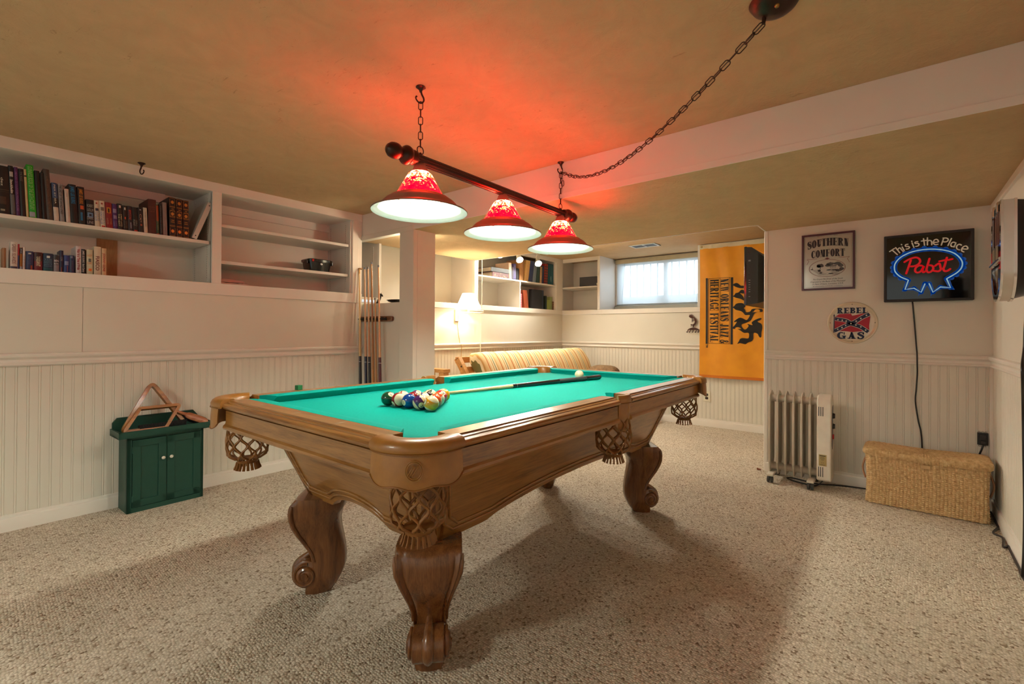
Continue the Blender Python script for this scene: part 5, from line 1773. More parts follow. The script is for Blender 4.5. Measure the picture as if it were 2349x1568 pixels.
fc = catmull([(0.425, 3.92, 0.006), (0.428, 3.80, 0.006), (0.424, 3.70, 0.006), (0.423, 3.63, 0.006), (0.392, 3.515, 0.006), (0.421, 3.462, 0.006), (0.406, 3.315, 0.006), (0.427, 3.345, 0.006), (0.425, 3.30, 0.006), (0.424, 3.14, 0.006), (0.424, 3.055, 0.006), (0.420, 2.98, 0.007), (0.423, 2.9, 0.007)], 6)
solo('extension_cord', MB().tube(fc, 0.0052, 8), M('dark_brown_cord', S(46, 34, 34), 0.5), 'dark extension cord zigzagging along the right baseboard past the basket', 'cord', (0.42, 3.4, 0), angle=180)

# ---------------- wall jukebox on the right wall
CHR = M('brushed_chrome', S(205, 196, 186), 0.30, 0.95, var=0.04)
CHP = M('polished_chrome', S(214, 208, 204), 0.08, 1.0, var=0.02)
jy0, jy1, jz1 = 2.40, 2.62, 1.545
jx0, jx1 = 0.290, 0.322
juke = thing('wall_jukebox', 'chrome-banded wall jukebox with rounded bottom on the right wall', 'jukebox', (XR, 2.51, 1.20))
def u_shape(grow=0.0, n=20):
    c = (jy0 + jy1) / 2
    r = (jy1 - jy0) / 2 + grow
    zc = 1.30
    return [(jy0 - grow, jz1 + grow * 0.4)] + [(c - r * cos(pi * i / n), zc - r * 1.05 * sin(pi * i / n)) for i in range(n + 1)] + [(jy1 + grow, jz1 + grow * 0.4)]
def loop_band(mb, x0, x1, g0, g1):
    a, b_ = u_shape(g0), u_shape(g1)
    v = [(x0, *p) for p in b_] + [(x1, *p) for p in b_] + [(x1, *p) for p in a] + [(x0, *p) for p in a]
    n = len(a)
    f = []
    for i in range(n):
        j = (i + 1) % n
        for k in range(4):
            k2 = (k + 1) % 4
            f.append((k * n + i, k * n + j, k2 * n + j, k2 * n + i))
    mb.add(v, f)
mb = MB()
loop_band(mb, jx0, jx1, -0.010, 0.0)
mesh_obj('side_band', mb, CHR, juke, angle=30)
mb = MB()
loop_band(mb, jx0 - 0.004, jx0 + 0.003, -0.022, 0.002)
loop_band(mb, jx1 - 0.002, jx1 + 0.006, -0.012, 0.003)
mesh_obj('chrome_trim', mb, CHP, juke, angle=30)
mb = MB().prism(u_shape(-0.012), jx0 + 0.004, jx1, lambda y, z, d: (d, y, z))
mesh_obj('front_glass', mb, M('dark_red_glass', S(52, 12, 12), 0.06, coat=0.6), juke)
mb = MB()
for k in range(8):
    y = jy0 + 0.03 + 0.02 * k
    mb.box(jx0 + 0.002, y, 1.40, jx0 + 0.0045, y + 0.012, 1.52)
mesh_obj('title_strip', mb, M('amber_strips', S(92, 40, 24), 0.3), juke)
mesh_obj('cross_bar', MB().tube([(jx0 - 0.004, jy0 + 0.005, 1.335), (jx0 - 0.006, jy1 - 0.01, 1.325)], 0.006, 8), CHP, juke)
mb = MB()
for y in (jy0 + 0.06, jy1 - 0.06):
    mb.box(jx0 - 0.008, y - 0.016, jz1 - 0.035, jx0 + 0.006, y + 0.016, jz1 + 0.004)
mesh_obj('clip', mb, CHP, juke, bevel=0.003)
back = []
for x, g in ((jx1 + 0.004, -0.006), (jx1 + 0.045, -0.018), (jx1 + 0.075, -0.045), (XR - 0.025, -0.07)):
    back.append([(x, *p) for p in [(y, z - 0.0 if i else z) for i, (y, z) in enumerate(u_shape(g))]])
mb = MB().grid(back, closed_u=True)
mb.add(back[-1], [tuple(range(len(back[-1])))])
mesh_obj('back_housing', mb, BLACK, juke, angle=50)
mesh_obj('wall_bracket', MB().box(XR - 0.05, 2.46, 1.28, XR - 0.001, 2.56, 1.42), STEEL, juke, bevel=0.003)
hc = catmull([(XR - 0.02, 2.84, 1.24), (XR - 0.012, 2.96, 1.12), (XR - 0.012, 2.99, 1.00), (XR - 0.032, 2.89, 0.93), (XR - 0.032, 2.885, 0.86), (XR - 0.014, 3.00, 0.74), (XR - 0.012, 3.00, 0.55), (XR - 0.012, 2.98, 0.30), (XR - 0.022, 2.93, 0.10), (XR - 0.024, 2.95, 0.012)], 6)
mesh_obj('power_cord', MB().tube([(XR - 0.03, 2.60, 1.36)] + hc, 0.0065, 8), BLACK, juke, angle=180)

mb = MB()
ds = Vector((-0.842, 3.985, 0))
mb.prism([(-0.016, 0.001), (0.014, 0.001), (0.010, 0.006), (-0.016, 0.013)], -0.007, 0.007, lambda x, z, d: (ds.x + x, ds.y + d, z))
solo('wood_scrap', mb, M('red_brown_scrap', S(120, 58, 24), 0.5), 'tiny reddish brown wood scrap on the carpet at the foot of the corner trim', 'scrap', ds)
# ------------------------------------------------------------------ green cabinet and what lies in its tray
GREEN = M('dark_green_paint', S(20, 66, 54), 0.42, var=0.05, scale=20, bmp=0.04)
KNOB = M('white_porcelain', S(232, 224, 210), 0.15, coat=0.6)
cab = thing('green_cabinet', 'low dark green two-door cabinet with tray top against the left wall', 'cabinet', (-3.535, 0.873, 0), radians(1.5))
CB = ROOT[cab.name]
def cbx(mb, x0, y0, z0, x1, y1, z1):
    return mb.box(x0, y0, z0, x1, y1, z1, 0, fn=lambda x, y, z: tuple(CB @ Vector((x, y, z))))
hw, dx0, dx1 = 0.190, -0.078, 0.092     # half width, back, front
mb = MB()
cbx(mb, dx0, -hw, 0, dx1, -hw + 0.016, 0.436); cbx(mb, dx0, hw - 0.016, 0, dx1, hw, 0.436)
cbx(mb, dx0, -hw, 0.0, dx0 + 0.010, hw, 0.436); cbx(mb, dx0, -hw + 0.01, 0.018, dx1 - 0.02, hw - 0.01, 0.032)
cbx(mb, dx1 - 0.018, -hw, 0.0, dx1, hw, 0.028); cbx(mb, dx1 - 0.018, -hw, 0.420, dx1, hw, 0.437)
cbx(mb, dx1 - 0.018, -hw, 0.0, dx1, -hw + 0.022, 0.437); cbx(mb, dx1 - 0.018, hw - 0.014, 0.0, dx1, hw, 0.437)
cbx(mb, dx1 - 0.016, -0.006, 0.02, dx1 - 0.002, 0.006, 0.43)
mesh_obj('body', mb, GREEN, cab, bevel=0.0012)
for y0, y1, ky in ((-hw + 0.025, -0.005, -0.022), (0.000, hw - 0.017, 0.018)):
    mb = MB()
    st = 0.038
    z0, z1 = 0.032, 0.416
    cbx(mb, dx1 - 0.012, y0, z0, dx1 + 0.003, y0 + st, z1); cbx(mb, dx1 - 0.012, y1 - st, z0, dx1 + 0.003, y1, z1)
    cbx(mb, dx1 - 0.012, y0, z0, dx1 + 0.003, y1, z0 + st); cbx(mb, dx1 - 0.012, y0, z1 - st, dx1 + 0.003, y1, z1)
    cbx(mb, dx1 - 0.010, y0 + 0.01, z0 + 0.01, dx1 - 0.003, y1 - 0.01, z1 - 0.01)
    d = mesh_obj('door', mb, GREEN, cab, bevel=0.001)
    c = CB @ Vector((dx1 + 0.003, ky, 0.292))
    kb = Matrix(((0, 0, 1), (1, 0, 0), (0, 1, 0))).to_4x4()
    mesh_obj('knob', MB().lathe([(0.0005, 0.0), (0.005, 0.0), (0.0048, 0.007), (0.0092, 0.010), (0.0098, 0.015), (0.007, 0.019), (0.0030, 0.020), (0.0025, 0.0185), (0.0005, 0.0185)], 18, c, kb), KNOB, d, angle=50)
    hy = y0 if ky < 0 else y1
    for hz in (0.08, 0.36):
        mb = MB()
        cbx(mb, dx1 - 0.002, hy - 0.004, hz - 0.018, dx1 + 0.0036, hy + 0.004, hz + 0.018)
        mesh_obj('hinge', mb, GREEN, d, bevel=0.0008)
tw0, tw1, tx1 = -0.232, 0.238, 0.112
mb = MB()
cbx(mb, dx0, tw0, 0.434, tx1, tw1, 0.446)
cbx(mb, tx1 - 0.012, tw0, 0.434, tx1, tw1, 0.472); cbx(mb, dx0, tw0, 0.434, tx1, tw0 + 0.012, 0.472); cbx(mb, dx0, tw1 - 0.012, 0.434, tx1, tw1, 0.472)
mb.prism([(tw0 + 0.008, 0.434), (tw1 - 0.03, 0.434), (tw1 - 0.03, 0.500), (tw1 - 0.055, 0.533), (tw0 + 0.030, 0.533), (tw0 + 0.008, 0.505)], dx0, dx0 + 0.012, lambda y, z, d: tuple(CB @ Vector((d, y, z))))
mesh_obj('tray', mb, GREEN, cab, bevel=0.0012)

RACKW = wood('rack_wood', S(112, 66, 12), S(150, 94, 20), S(168, 110, 28), 'y', 0.4, 0.15, 1.4)
def rack_ring(pts, rads, n=6):
    """closed outline with rounded corners"""
    out = []
    m = len(pts)
    for i in range(m):
        p, a, b_ = Vector(pts[i]), Vector(pts[i - 1]), Vector(pts[(i + 1) % m])
        u, v_ = (a - p).normalized(), (b_ - p).normalized()
        half = u.angle(v_) / 2
        d = rads[i] / math.tan(half)
        s, e = p + u * d, p + v_ * d
        for k in range(n + 1):
            t = k / n
            q = s * (1 - t) ** 2 + p * 2 * t * (1 - t) + e * t * t
            out.append((q.x, q.y))
    return out
def inset(poly, d):
    m = len(poly)
    cx = sum(p[0] for p in poly) / m
    cy = sum(p[1] for p in poly) / m
    out = []
    for i in range(m):
        a, b_ = Vector(poly[i - 1]), Vector(poly[(i + 1) % m])
        t = (b_ - a).normalized()
        nrm = Vector((-t.y, t.x))
        p = Vector(poly[i])
        if (Vector((cx, cy)) - p).dot(nrm) < 0:
            nrm = -nrm
        q = p + nrm * d
        out.append((q.x, q.y))
    return out
def rack(name, label, corners, rads, base, top_dir, depth, wdt, cat='ball rack'):
    """corners in (along wall, up the leaning plane)"""
    o = rack_ring(corners, rads)
    i_ = inset(o, wdt)
    ex = Vector((0, 1, 0))
    ey = Vector(top_dir).normalized()
    en = ex.cross(ey).normalized()
    if en.x < 0:
        en = -en
    P = lambda p, d: Vector(base) + ex * p[0] + ey * p[1] + en * d
    mb = MB()
    rows = [[P(p, 0) for p in o], [P(p, depth) for p in o], [P(p, depth) for p in i_], [P(p, 0) for p in i_]]
    mb.grid(rows, closed_u=True, closed_v=True)
    return solo(name, mb, RACKW, label, cat, base, angle=40, bevel=0.003)
rack('triangle_rack', 'tall wooden triangle ball rack leaning on the wall above the green cabinet', [(0, 0), (0.345, 0), (0.172, 0.312)], [0.035, 0.035, 0.035], (-3.500, 0.652, 0.4485), (-0.088, 0.0, 0.293), 0.034, 0.020)
rack('diamond_rack', 'wooden diamond ball rack leaning in front of the triangle rack on the green cabinet', [(-0.012, 0), (0.205, 0), (0.300, 0.150), (0.083, 0.150)], [0.022, 0.016, 0.022, 0.016], (-3.468, 0.668, 0.4485), (-0.052, 0.0, 0.130), 0.034, 0.017)
BRI = M('black_bristles', S(12, 11, 11), 0.8, bmp=0.6, bscale=300)
BRW = wood('brush_wood', S(120, 66, 38), S(160, 98, 62), S(186, 128, 90), 'y', 0.35, 0.2, 1.4)
def brush(name, label, origin, mat4, handle, L=0.115):
    t = thing(name, label, 'brush', origin)
    MM = Matrix.Translation(Vector(origin)) @ mat4
    pt = lambda x, y, z: tuple(MM @ Vector((x, y, z)))
    # body along local x, bristles along +z
    mb = MB()
    n = 16
    rows = []
    for i in range(n + 1):
        f = -1 + 2 * i / n
        w = 0.021 * sqrt(max(0.04, 1 - abs(f) ** 5))
        rows.append([pt(L * f + 0 * a, w * cos(a), -0.006 + 0.007 * sin(a)) for a in [2 * pi * k / 12 for k in range(12)]])
    mb.grid(rows, closed_u=True)
    mb.add(rows[0], [tuple(range(12))]); mb.add(rows[-1], [tuple(range(12))])
    if handle:
        hp = catmull([(-L * 0.9, 0, -0.008), (-L - 0.02, 0, -0.010), (-L - 0.045, 0, -0.010), (-L - 0.06, 0, -0.006)], 6)
        mb.tube([pt(*p) for p in hp], [0.012 - 0.004 * sin(pi * i / (len(hp) - 1)) for i in range(len(hp))], 12)
    mesh_obj('handle', mb, BRW, t, angle=50)
    mb = MB()
    r3 = random.Random(5)
    for i in range(44):
        for j in range(5):
            x = -L * 0.92 + 1.84 * L * i / 43
            y = -0.013 + 0.0065 * j
            dx_, dy_ = (x / L) * 0.010 + r3.uniform(-0.002, 0.002), (y / 0.013) * 0.007 + r3.uniform(-0.002, 0.002)
            mb.tube([pt(x, y, 0), pt(x + dx_, y + dy_, 0.034 + r3.uniform(-0.002, 0.002))], [0.0028, 0.0034], 5)
    bo = mesh_obj('bristles', mb, BRI, t, angle=180)
    bo['kind'] = 'stuff'
    return t
def basis(x, z):
    x, z = Vector(x).normalized(), Vector(z)
    z = (z - x * z.dot(x)).normalized()
    y = z.cross(x)
    return Matrix((x, y, z)).transposed().to_4x4()
brush('table_brush', 'table brush lying bristles-up in the tray behind the diamond rack', (-3.462, 0.862, 0.4605), basis((0.05, 1, 0.02), (-0.45, 0, 1)), False)
brush('rail_brush', 'brush with long wooden handle propped in the tray right of the racks', (-3.462, 1.030, 0.498), basis((0.35, 1.0, -0.52), (-0.75, 0.1, -0.35)), True, 0.066)

# ------------------------------------------------------------------ books of the main bookcase
def book_mat(col, rough=0.5):
    n = 'cover_%d_%d_%d' % col
    return M(n, S(*col), rough, var=0.08, scale=30)
PAGES = M('book_pages', S(206, 190, 160), 0.8, var=0.06, scale=120)
def book(label, y0, y1, z0, h, col, lean=0.0, depth=0.13, xf=-3.655, title=None, tcol=(230, 222, 206), th=0.5, t0=0.10, t1=0.90, bands=(), group=None, hard=False, bold=0.0, upright=False, cat='book', name='book'):
    """standing book, spine towards +x; text reads downwards"""
    base = Vector((xf - depth / 2, (y0 + y1) / 2, z0))
    t = thing(name, label, cat, base, 0, group)
    g = 0.0004
    y0, y1 = y0 + g, y1 - g
    f = lambda x, y, z: (x, y + lean * (z - z0), z)
    mb = MB()
    c = min(0.0028, (y1 - y0) * 0.18)
    mb.box(xf - depth, y0, z0, xf - 0.003, y0 + c, z0 + h, 0, f); mb.box(xf - depth, y1 - c, z0, xf - 0.003, y1, z0 + h, 0, f)
    # slightly rounded spine
    n = 6
    rows = []
    for z in (z0, z0 + h):
        rows.append([f(xf - 0.004 + 0.004 * sin(pi * i / n), y0 + (y1 - y0) * i / n, z) for i in range(n + 1)])
    mb.grid(rows)
    cv = mesh_obj('cover', mb, book_mat(col), t, angle=40)
    k = 0.003 if hard else 0.0006
    mb = MB().box(xf - depth + 0.002, y0 + c, z0 + k, xf - 0.004, y1 - c, z0 + h - k, 0, f)
    mesh_obj('pages', mb, PAGES, t, angle=0)
    sp = lambda y, z, d=0.0008: f(xf + 0.0002 - 0.004 * (2 * (y - (y0 + y1) / 2) / (y1 - y0)) ** 2 + d, y, z)
    for (a, b_, bc, *rest) in bands:
        mb = MB()
        w0, w1 = (rest + [0.0, 1.0])[:2] if len(rest) >= 2 else (0.0, 1.0)
        rr = [[sp(y0 + (y1 - y0) * (w0 + (w1 - w0) * i / 4), z0 + h * q, 0.0005) for i in range(5)] for q in (a, b_)]
        mb.grid(rr)
        mesh_obj('spine_panel', mb, book_mat(bc), cv, angle=0)
    if title:
        lines = title if isinstance(title, (list, tuple)) else [title]
        mb = MB()
        T = y1 - y0
        if upright:
            lh = h * (t1 - t0) / len(lines)
            for i, s in enumerate(lines):
                if s:
                    zz = z0 + h * (1 - t0) - lh * (i + 0.85)
                    letters(mb, s, lambda x, y, zz=zz: sp(y0 + T * 0.1 + x, zz + y, 0.0012), T * 0.8, min(lh * 0.7, T * 0.5), bold=bold)
        else:
            nl = len(lines)
            for i, s in enumerate(lines):
                if s:
                    cyy = y0 + T * (1 - (i + 0.5) / nl)
                    hh = T * th / nl
                    letters(mb, s, lambda x, y, cyy=cyy, hh=hh: sp(cyy - hh / 2 + y, z0 + h * (1 - t0) - x, 0.0012), h * (t1 - t0), hh, bold=bold)
        mesh_obj('title', mb, book_mat(tcol), cv, angle=0)
    return t
ZS1, ZS0 = 1.657, 1.372
UP = 'books on the upper left shelf'
TW = (226, 218, 204)
K = (22, 18, 18)
book('wide black book with white script, leftmost on the upper shelf', 0.186, 0.238, ZS1, 0.250, (26, 20, 18), -0.03, 0.17, title=['', 'dez', ''], t0=0.25, t1=0.42, bands=((0.06, 0.10, (150, 140, 120), 0.35, 0.65), (0.50, 0.505, (110, 96, 80)), (0.46, 0.463, (90, 80, 70)), (0.20, 0.36, (70, 44, 34), 0.25, 0.75)), group=UP)
book('black and white photo-spined tall book beside the purple book', 0.2395, 0.2585, ZS1, 0.258, (20, 18, 20), -0.05, 0.15, title='Stockholm', t0=0.28, t1=0.56, bands=((0.02, 0.42, (96, 92, 92), 0.1, 0.95), (0.78, 0.88, (170, 164, 160), 0.2, 0.9)), group=UP, bold=0.02)
book('slim purple tall book', 0.2590, 0.2740, ZS1, 0.256, (78, 30, 84), -0.045, 0.15, title='HISTORY OF FOUNTAIN PENDING ROAD', tcol=(158, 104, 156), group=UP)
book('black tall book titled in small grey capitals beside cream slim book', 0.2750, 0.2955, ZS1, 0.252, K, -0.045, 0.15, title='THE RULE', tcol=(120, 112, 104), t0=0.06, t1=0.26, th=0.45, group=UP)
book('slim cream book squeezed against the bright green book', 0.2962, 0.3062, ZS1, 0.254, (206, 178, 128), -0.05, 0.13, bands=((0.84, 0.87, (40, 30, 26)),), group=UP)
book('bright green tall book, the brightest on the upper shelf', 0.3075, 0.3350, ZS1, 0.282, (22, 158, 20), -0.055, 0.17, title='GUINNESS BOOK OF THE 20TH CENTURY', tcol=(150, 200, 120), t0=0.03, t1=0.85, th=0.6, bands=((0.015, 0.11, (150, 150, 160), 0.05, 0.85),), group=UP, bold=0.01)
book('plain black hardback just right of the bright green book', 0.3360, 0.3565, ZS1, 0.258, (20, 15, 13), -0.05, 0.15, group=UP, hard=True)
book('plain black hardback left of the grey-brown tall book', 0.3575, 0.3745, ZS1, 0.252, (22, 16, 14), -0.05, 0.15, group=UP, hard=True)
book('grey-brown tall book with copper title', 0.3750, 0.4000, ZS1, 0.276, (72, 60, 54), -0.07, 0.17, title='A MODERN DANISH FAMILY HISTORY', tcol=(128, 92, 68), t0=0.14, t1=0.92, th=0.4, group=UP, hard=True)
book('blue and white book with dark middle band', 0.4015, 0.4240, ZS1, 0.209, (58, 76, 112), -0.06, 0.15, title='PIER BY SEA', tcol=(214, 206, 196), t0=0.05, t1=0.55, th=0.3, bands=((0.0, 0.36, (202, 186, 172)), (0.37, 0.60, (40, 24, 14))), group=UP)
book('grey book with black title beside the white paperback', 0.4260, 0.4450, ZS1, 0.210, (142, 134, 134), -0.055, 0.15, title='THE LAST OF THE SAVAGE KINGS', tcol=(34, 28, 30), t0=0.04, t1=0.80, th=0.55, group=UP, bold=0.01)
book('blank white paperback left of the two thick black novels', 0.4510, 0.4690, ZS1, 0.187, (206, 188, 178), -0.055, 0.12, title='TIDE', tcol=(150, 120, 110), t0=0.12, t1=0.24, th=0.3, group=UP)
book('thick black novel with large blue author lettering', 0.4700, 0.5020, ZS1, 0.218, (22, 19, 21), -0.06, 0.17, title='JAMES LEE BURKE', tcol=(30, 118, 168), t0=0.05, t1=0.50, th=0.5, bands=((0.06, 0.30, (22, 19, 21)),), group=UP, bold=0.02)
book('thick black novel with orange author lettering', 0.5030, 0.5330, ZS1, 0.213, (22, 18, 20), -0.045, 0.15, title='JAMES LEE BURKE', tcol=(196, 122, 40), t0=0.06, t1=0.46, th=0.5, bands=((0.40, 0.50, (196, 84, 40), 0.3, 0.8), (0.10, 0.32, (24, 96, 140), 0.3, 0.6)), group=UP, bold=0.02)
book('black paperback with a blue-white disc on the spine', 0.5355, 0.5705, ZS1, 0.148, (22, 20, 26), -0.03, 0.11, title=['ROBERT', 'LUDLUM', '', 'DARK', 'LINE'], tcol=(170, 164, 160), t0=0.16, t1=0.96, bands=((0.30, 0.50, (98, 132, 168), 0.15, 0.85), (0.36, 0.44, (24, 28, 40), 0.35, 0.65)), group=UP, upright=True)
book('white paperback with blue title and bird crest', 0.5720, 0.5945, ZS1, 0.150, (206, 190, 168), -0.045, 0.11, title=['THE SHORT WEEK', 'TONY HILLER'], tcol=(44, 104, 170), t0=0.40, t1=0.80, th=0.7, bands=((0.86, 0.92, (150, 52, 48), 0.3, 0.65), (0.60, 0.70, (52, 56, 72), 0.2, 0.85)), group=UP)
book('white paperback with blue title and a red foot', 0.5965, 0.6205, ZS1, 0.153, (208, 192, 172), -0.055, 0.11, title=['THE ACE OF THE HILLS', 'TONY HILLER'], tcol=(44, 88, 160), t0=0.40, t1=0.90, th=0.7, bands=((0.86, 0.92, (150, 52, 48), 0.3, 0.65), (0.62, 0.76, (120, 106, 96), 0.2, 0.85), (0.0, 0.055, (186, 30, 20), 0.2, 0.9)), group=UP)
book('red paperback with a silhouette panel', 0.6225, 0.6525, ZS1, 0.150, (132, 26, 30), -0.055, 0.11, title=['FATHER', 'GARDEN'], tcol=(180, 120, 90), t0=0.62, t1=0.86, th=0.5, bands=((0.58, 0.80, (196, 122, 30), 0.2, 0.8), (0.60, 0.76, (40, 18, 16), 0.38, 0.62)), group=UP)
book('purple paperback with pale drawings', 0.6530, 0.6755, ZS1, 0.147, (72, 34, 96), -0.05, 0.11, title=['LAST', 'LIGHT'], tcol=(150, 130, 170), t0=0.70, t1=0.90, th=0.5, bands=((0.64, 0.80, (146, 128, 160), 0.15, 0.85), (0.40, 0.54, (140, 116, 150), 0.2, 0.9)), group=UP)
book('glossy black paperback with white lower lettering', 0.6765, 0.6995, ZS1, 0.153, (18, 16, 16), -0.05, 0.11, title=['STREET LAWS', 'THE NEXT'], tcol=(214, 196, 150), t0=0.40, t1=0.88, th=0.6, bands=((0.84, 0.94, (196, 184, 176), 0.35, 0.75),), group=UP)
book('dark brown paperback with small orange emblem', 0.7010, 0.7225, ZS1, 0.147, (34, 24, 20), -0.05, 0.11, title=['WINTER', 'STATE'], tcol=(110, 92, 76), t0=0.62, t1=0.92, th=0.6, bands=((0.82, 0.92, (200, 190, 180), 0.35, 0.7), (0.44, 0.54, (190, 74, 40), 0.35, 0.65)), group=UP)
book('dark paperback with red vertical title', 0.7232, 0.7460, ZS1, 0.149, (40, 36, 42), -0.045, 0.11, title='BRIMSTONE', tcol=(190, 62, 44), t0=0.16, t1=0.55, th=0.55, bands=((0.10, 0.34, (120, 112, 122), 0.45, 0.8),), group=UP)
book('near-black paperback with red foot and grey title', 0.7470, 0.7715, ZS1, 0.147, (26, 22, 20), -0.05, 0.11, title=['ZERO', 'POINT'], tcol=(150, 142, 132), t0=0.52, t1=0.78, th=0.7, bands=((0.0, 0.06, (176, 36, 20), 0.2, 0.9),), group=UP)
book('black paperback with pink ornament down the spine', 0.7725, 0.7985, ZS1, 0.149, (22, 18, 20), -0.045, 0.11, title='CX*', tcol=(190, 140, 124), t0=0.26, t1=0.60, th=0.4, bands=((0.26, 0.34, (150, 70, 50), 0.4, 0.75), (0.90, 0.93, (210, 200, 196), 0.35, 0.65)), group=UP)
book('slim white paperback between black paperback and brown hardback', 0.8000, 0.8195, ZS1, 0.155, (196, 180, 160), -0.045, 0.11, title='THE BIRDWATCHER', tcol=(96, 104, 92), t0=0.16, t1=0.76, th=0.3, group=UP)
book('thick plain brown hardback', 0.8210, 0.8615, ZS1, 0.214, (72, 30, 24), -0.015, 0.22, title=['PEOPLES', 'OF THE', 'SEA'], tcol=(112, 60, 48), t0=0.20, t1=0.38, group=UP, hard=True, upright=True)
book('slim green and orange book right of the brown hardback', 0.8630, 0.8790, ZS1, 0.187, (46, 58, 22), -0.045, 0.13, title='ROYAL  HANDBOOK', tcol=(150, 130, 90), t0=0.55, t1=0.85, bands=((0.45, 0.97, (150, 66, 20), 0.15, 0.95), (0.0, 0.03, (170, 50, 20))), group=UP)
book('slim black paperback beside the grey paperback', 0.8815, 0.8960, ZS1, 0.194, (26, 22, 20), -0.04, 0.13, title='NORMAN AND THE REST OF A LEADER', tcol=(110, 100, 92), t0=0.06, t1=0.94, th=0.45, group=UP)
book('slim grey-pink paperback left of the gilded volumes', 0.8975, 0.9200, ZS1, 0.209, (136, 112, 106), -0.035, 0.14, title='LINKING', tcol=(108, 84, 80), t0=0.74, t1=0.94, th=0.3, group=UP)
GILD = M('gilt', S(186, 136, 70), 0.3, 0.6)
for i, (y0, y1, yr, wh) in enumerate(((0.9300, 0.9645, '1968', 'leftmost of the three'), (0.9670, 1.0015, '1970', 'middle of the three'), (1.0040, 1.0370, '1971', 'rightmost of the three'))):
    t = book('black gilded yearbook marked %s, %s gilded volumes' % (yr, wh), y0, y1, ZS1, 0.250 - 0.002 * i, (24, 18, 16), -0.02, 0.22 if i == 0 else 0.21, hard=True, group='gilded yearbooks on the upper left shelf')
    mb = MB()
    hh = 0.250 - 0.002 * i
    sp = lambda y, z: (-3.6535, y - 0.02 * (z - ZS1), ZS1 + z) if False else (-3.6538, y - 0.02 * z, ZS1 + z)
    W_ = y1 - y0
    for q in (0.015, 0.255, 0.275, 0.49, 0.51, 0.745, 0.765, 0.975):
        for dz in (0.0,):
            mb.add([sp(y0 + 0.002, hh * q), sp(y1 - 0.002, hh * q), sp(y1 - 0.002, hh * q + 0.0016), sp(y0 + 0.002, hh * q + 0.0016)], [(0, 1, 2, 3)])
    for q in (0.135, 0.575, 0.875):
        cy_ = (y0 + y1) / 2
        mb.add([sp(cy_ + 0.0085 * cos(2 * pi * k / 16), hh * q + 0.0105 * sin(2 * pi * k / 16)) for k in range(16)], [tuple(range(16))])
        for yy in (y0 + 0.003, y1 - 0.0042):
            mb.add([sp(yy, hh * (q - 0.08)), sp(yy + 0.0012, hh * (q - 0.08)), sp(yy + 0.0012, hh * (q + 0.08)), sp(yy, hh * (q + 0.08))], [(0, 1, 2, 3)])
    for s, q, w in (('THE', 0.69, 0.35), ('AMERICANA', 0.645, 0.75), (yr, 0.40, 0.5), ('ANNUAL', 0.355, 0.6)):
        letters(mb, s, lambda x, y, q=q, w=w: sp(y0 + W_ * (1 - w) / 2 + x, hh * q + y), W_ * w, 0.0062, bold=0.02)
    mesh_obj('gilding', mb, GILD, t.children[0], angle=0)
# white ring binder leaning against the right side
bt = thing('ring_binder', 'white ring binder leaning in the right corner of the upper shelf', 'binder', (-3.76, 1.09, ZS1))
a_ = Vector((0, 1.047, ZS1))
bz = Vector((0, 0.096, 0.262)).normalized()
by = Vector((0, bz.z, -bz.y))
bp = lambda x, y, z: tuple(a_ + by * (y) + bz * (z + 0.0103) + Vector((x, 0, 0)))
BW = M('binder_white', S(206, 196, 186), 0.4)
mb = MB().box(-3.90, 0, 0, -3.652, 0.0025, 0.272, 0, bp).box(-3.90, 0.0265, 0, -3.652, 0.029, 0.272, 0, bp).box(-3.655, 0, 0, -3.652, 0.029, 0.272, 0, bp)
mesh_obj('cover', mb, BW, bt, bevel=0.0006)
mesh_obj('paper', MB().box(-3.89, 0.004, 0.006, -3.68, 0.024, 0.266, 0, bp), PAGES, bt)
mb = MB()
for z in (0.022, 0.250):
    mb.add([bp(-3.6515, 0.0145 + 0.0035 * cos(2 * pi * k / 14), z + 0.0045 * sin(2 * pi * k / 14)) for k in range(14)], [tuple(range(14))])
mesh_obj('finger_hole', mb, DARKLINE, bt, angle=0)

LO = 'books on the lower left shelf'
book('worn tan book, leftmost visible on the lower shelf', 0.2110, 0.2260, ZS0, 0.107, (150, 104, 66), -0.01, 0.10, group=LO)
book('tall white travel guide with red-brown title on the lower shelf', 0.2390, 0.2660, ZS0, 0.143, (210, 192, 180), 0.0, 0.10, title='GREEK ISLANDS', tcol=(122, 58, 50), t0=0.08, t1=0.80, th=0.55, bands=((0.0, 0.10, (60, 54, 76)),), group=LO)
book('thin red and blue pamphlet beside the white travel guide', 0.2666, 0.2732, ZS0, 0.135, (172, 24, 36), 0.0, 0.10, bands=((0.0, 0.55, (50, 54, 96)),), group=LO)
book('slim orange and black guidebook', 0.2740, 0.2838, ZS0, 0.117, (164, 96, 24), 0.0, 0.10, title='BRUGE', tcol=(196, 190, 190), t0=0.06, t1=0.26, th=0.6, bands=((0.72, 0.98, (34, 30, 40)), (0.0, 0.14, (170, 160, 160))), group=LO)
book('slim white paperback on the lower shelf before the navy novel', 0.2846, 0.2945, ZS0, 0.121, (214, 196, 190), 0.0, 0.10, title='THE NEW READING', tcol=(96, 90, 130), t0=0.38, t1=0.9, th=0.4, group=LO)
book('navy paperback with faint title and flame foot', 0.2960, 0.3250, ZS0, 0.102, (34, 44, 84), 0.0, 0.11, title='OUTFIT', tcol=(86, 92, 130), t0=0.28, t1=0.70, th=0.4, bands=((0.84, 0.92, (180, 170, 160), 0.3, 0.7), (0.02, 0.26, (150, 72, 44), 0.62, 0.85)), group=LO)
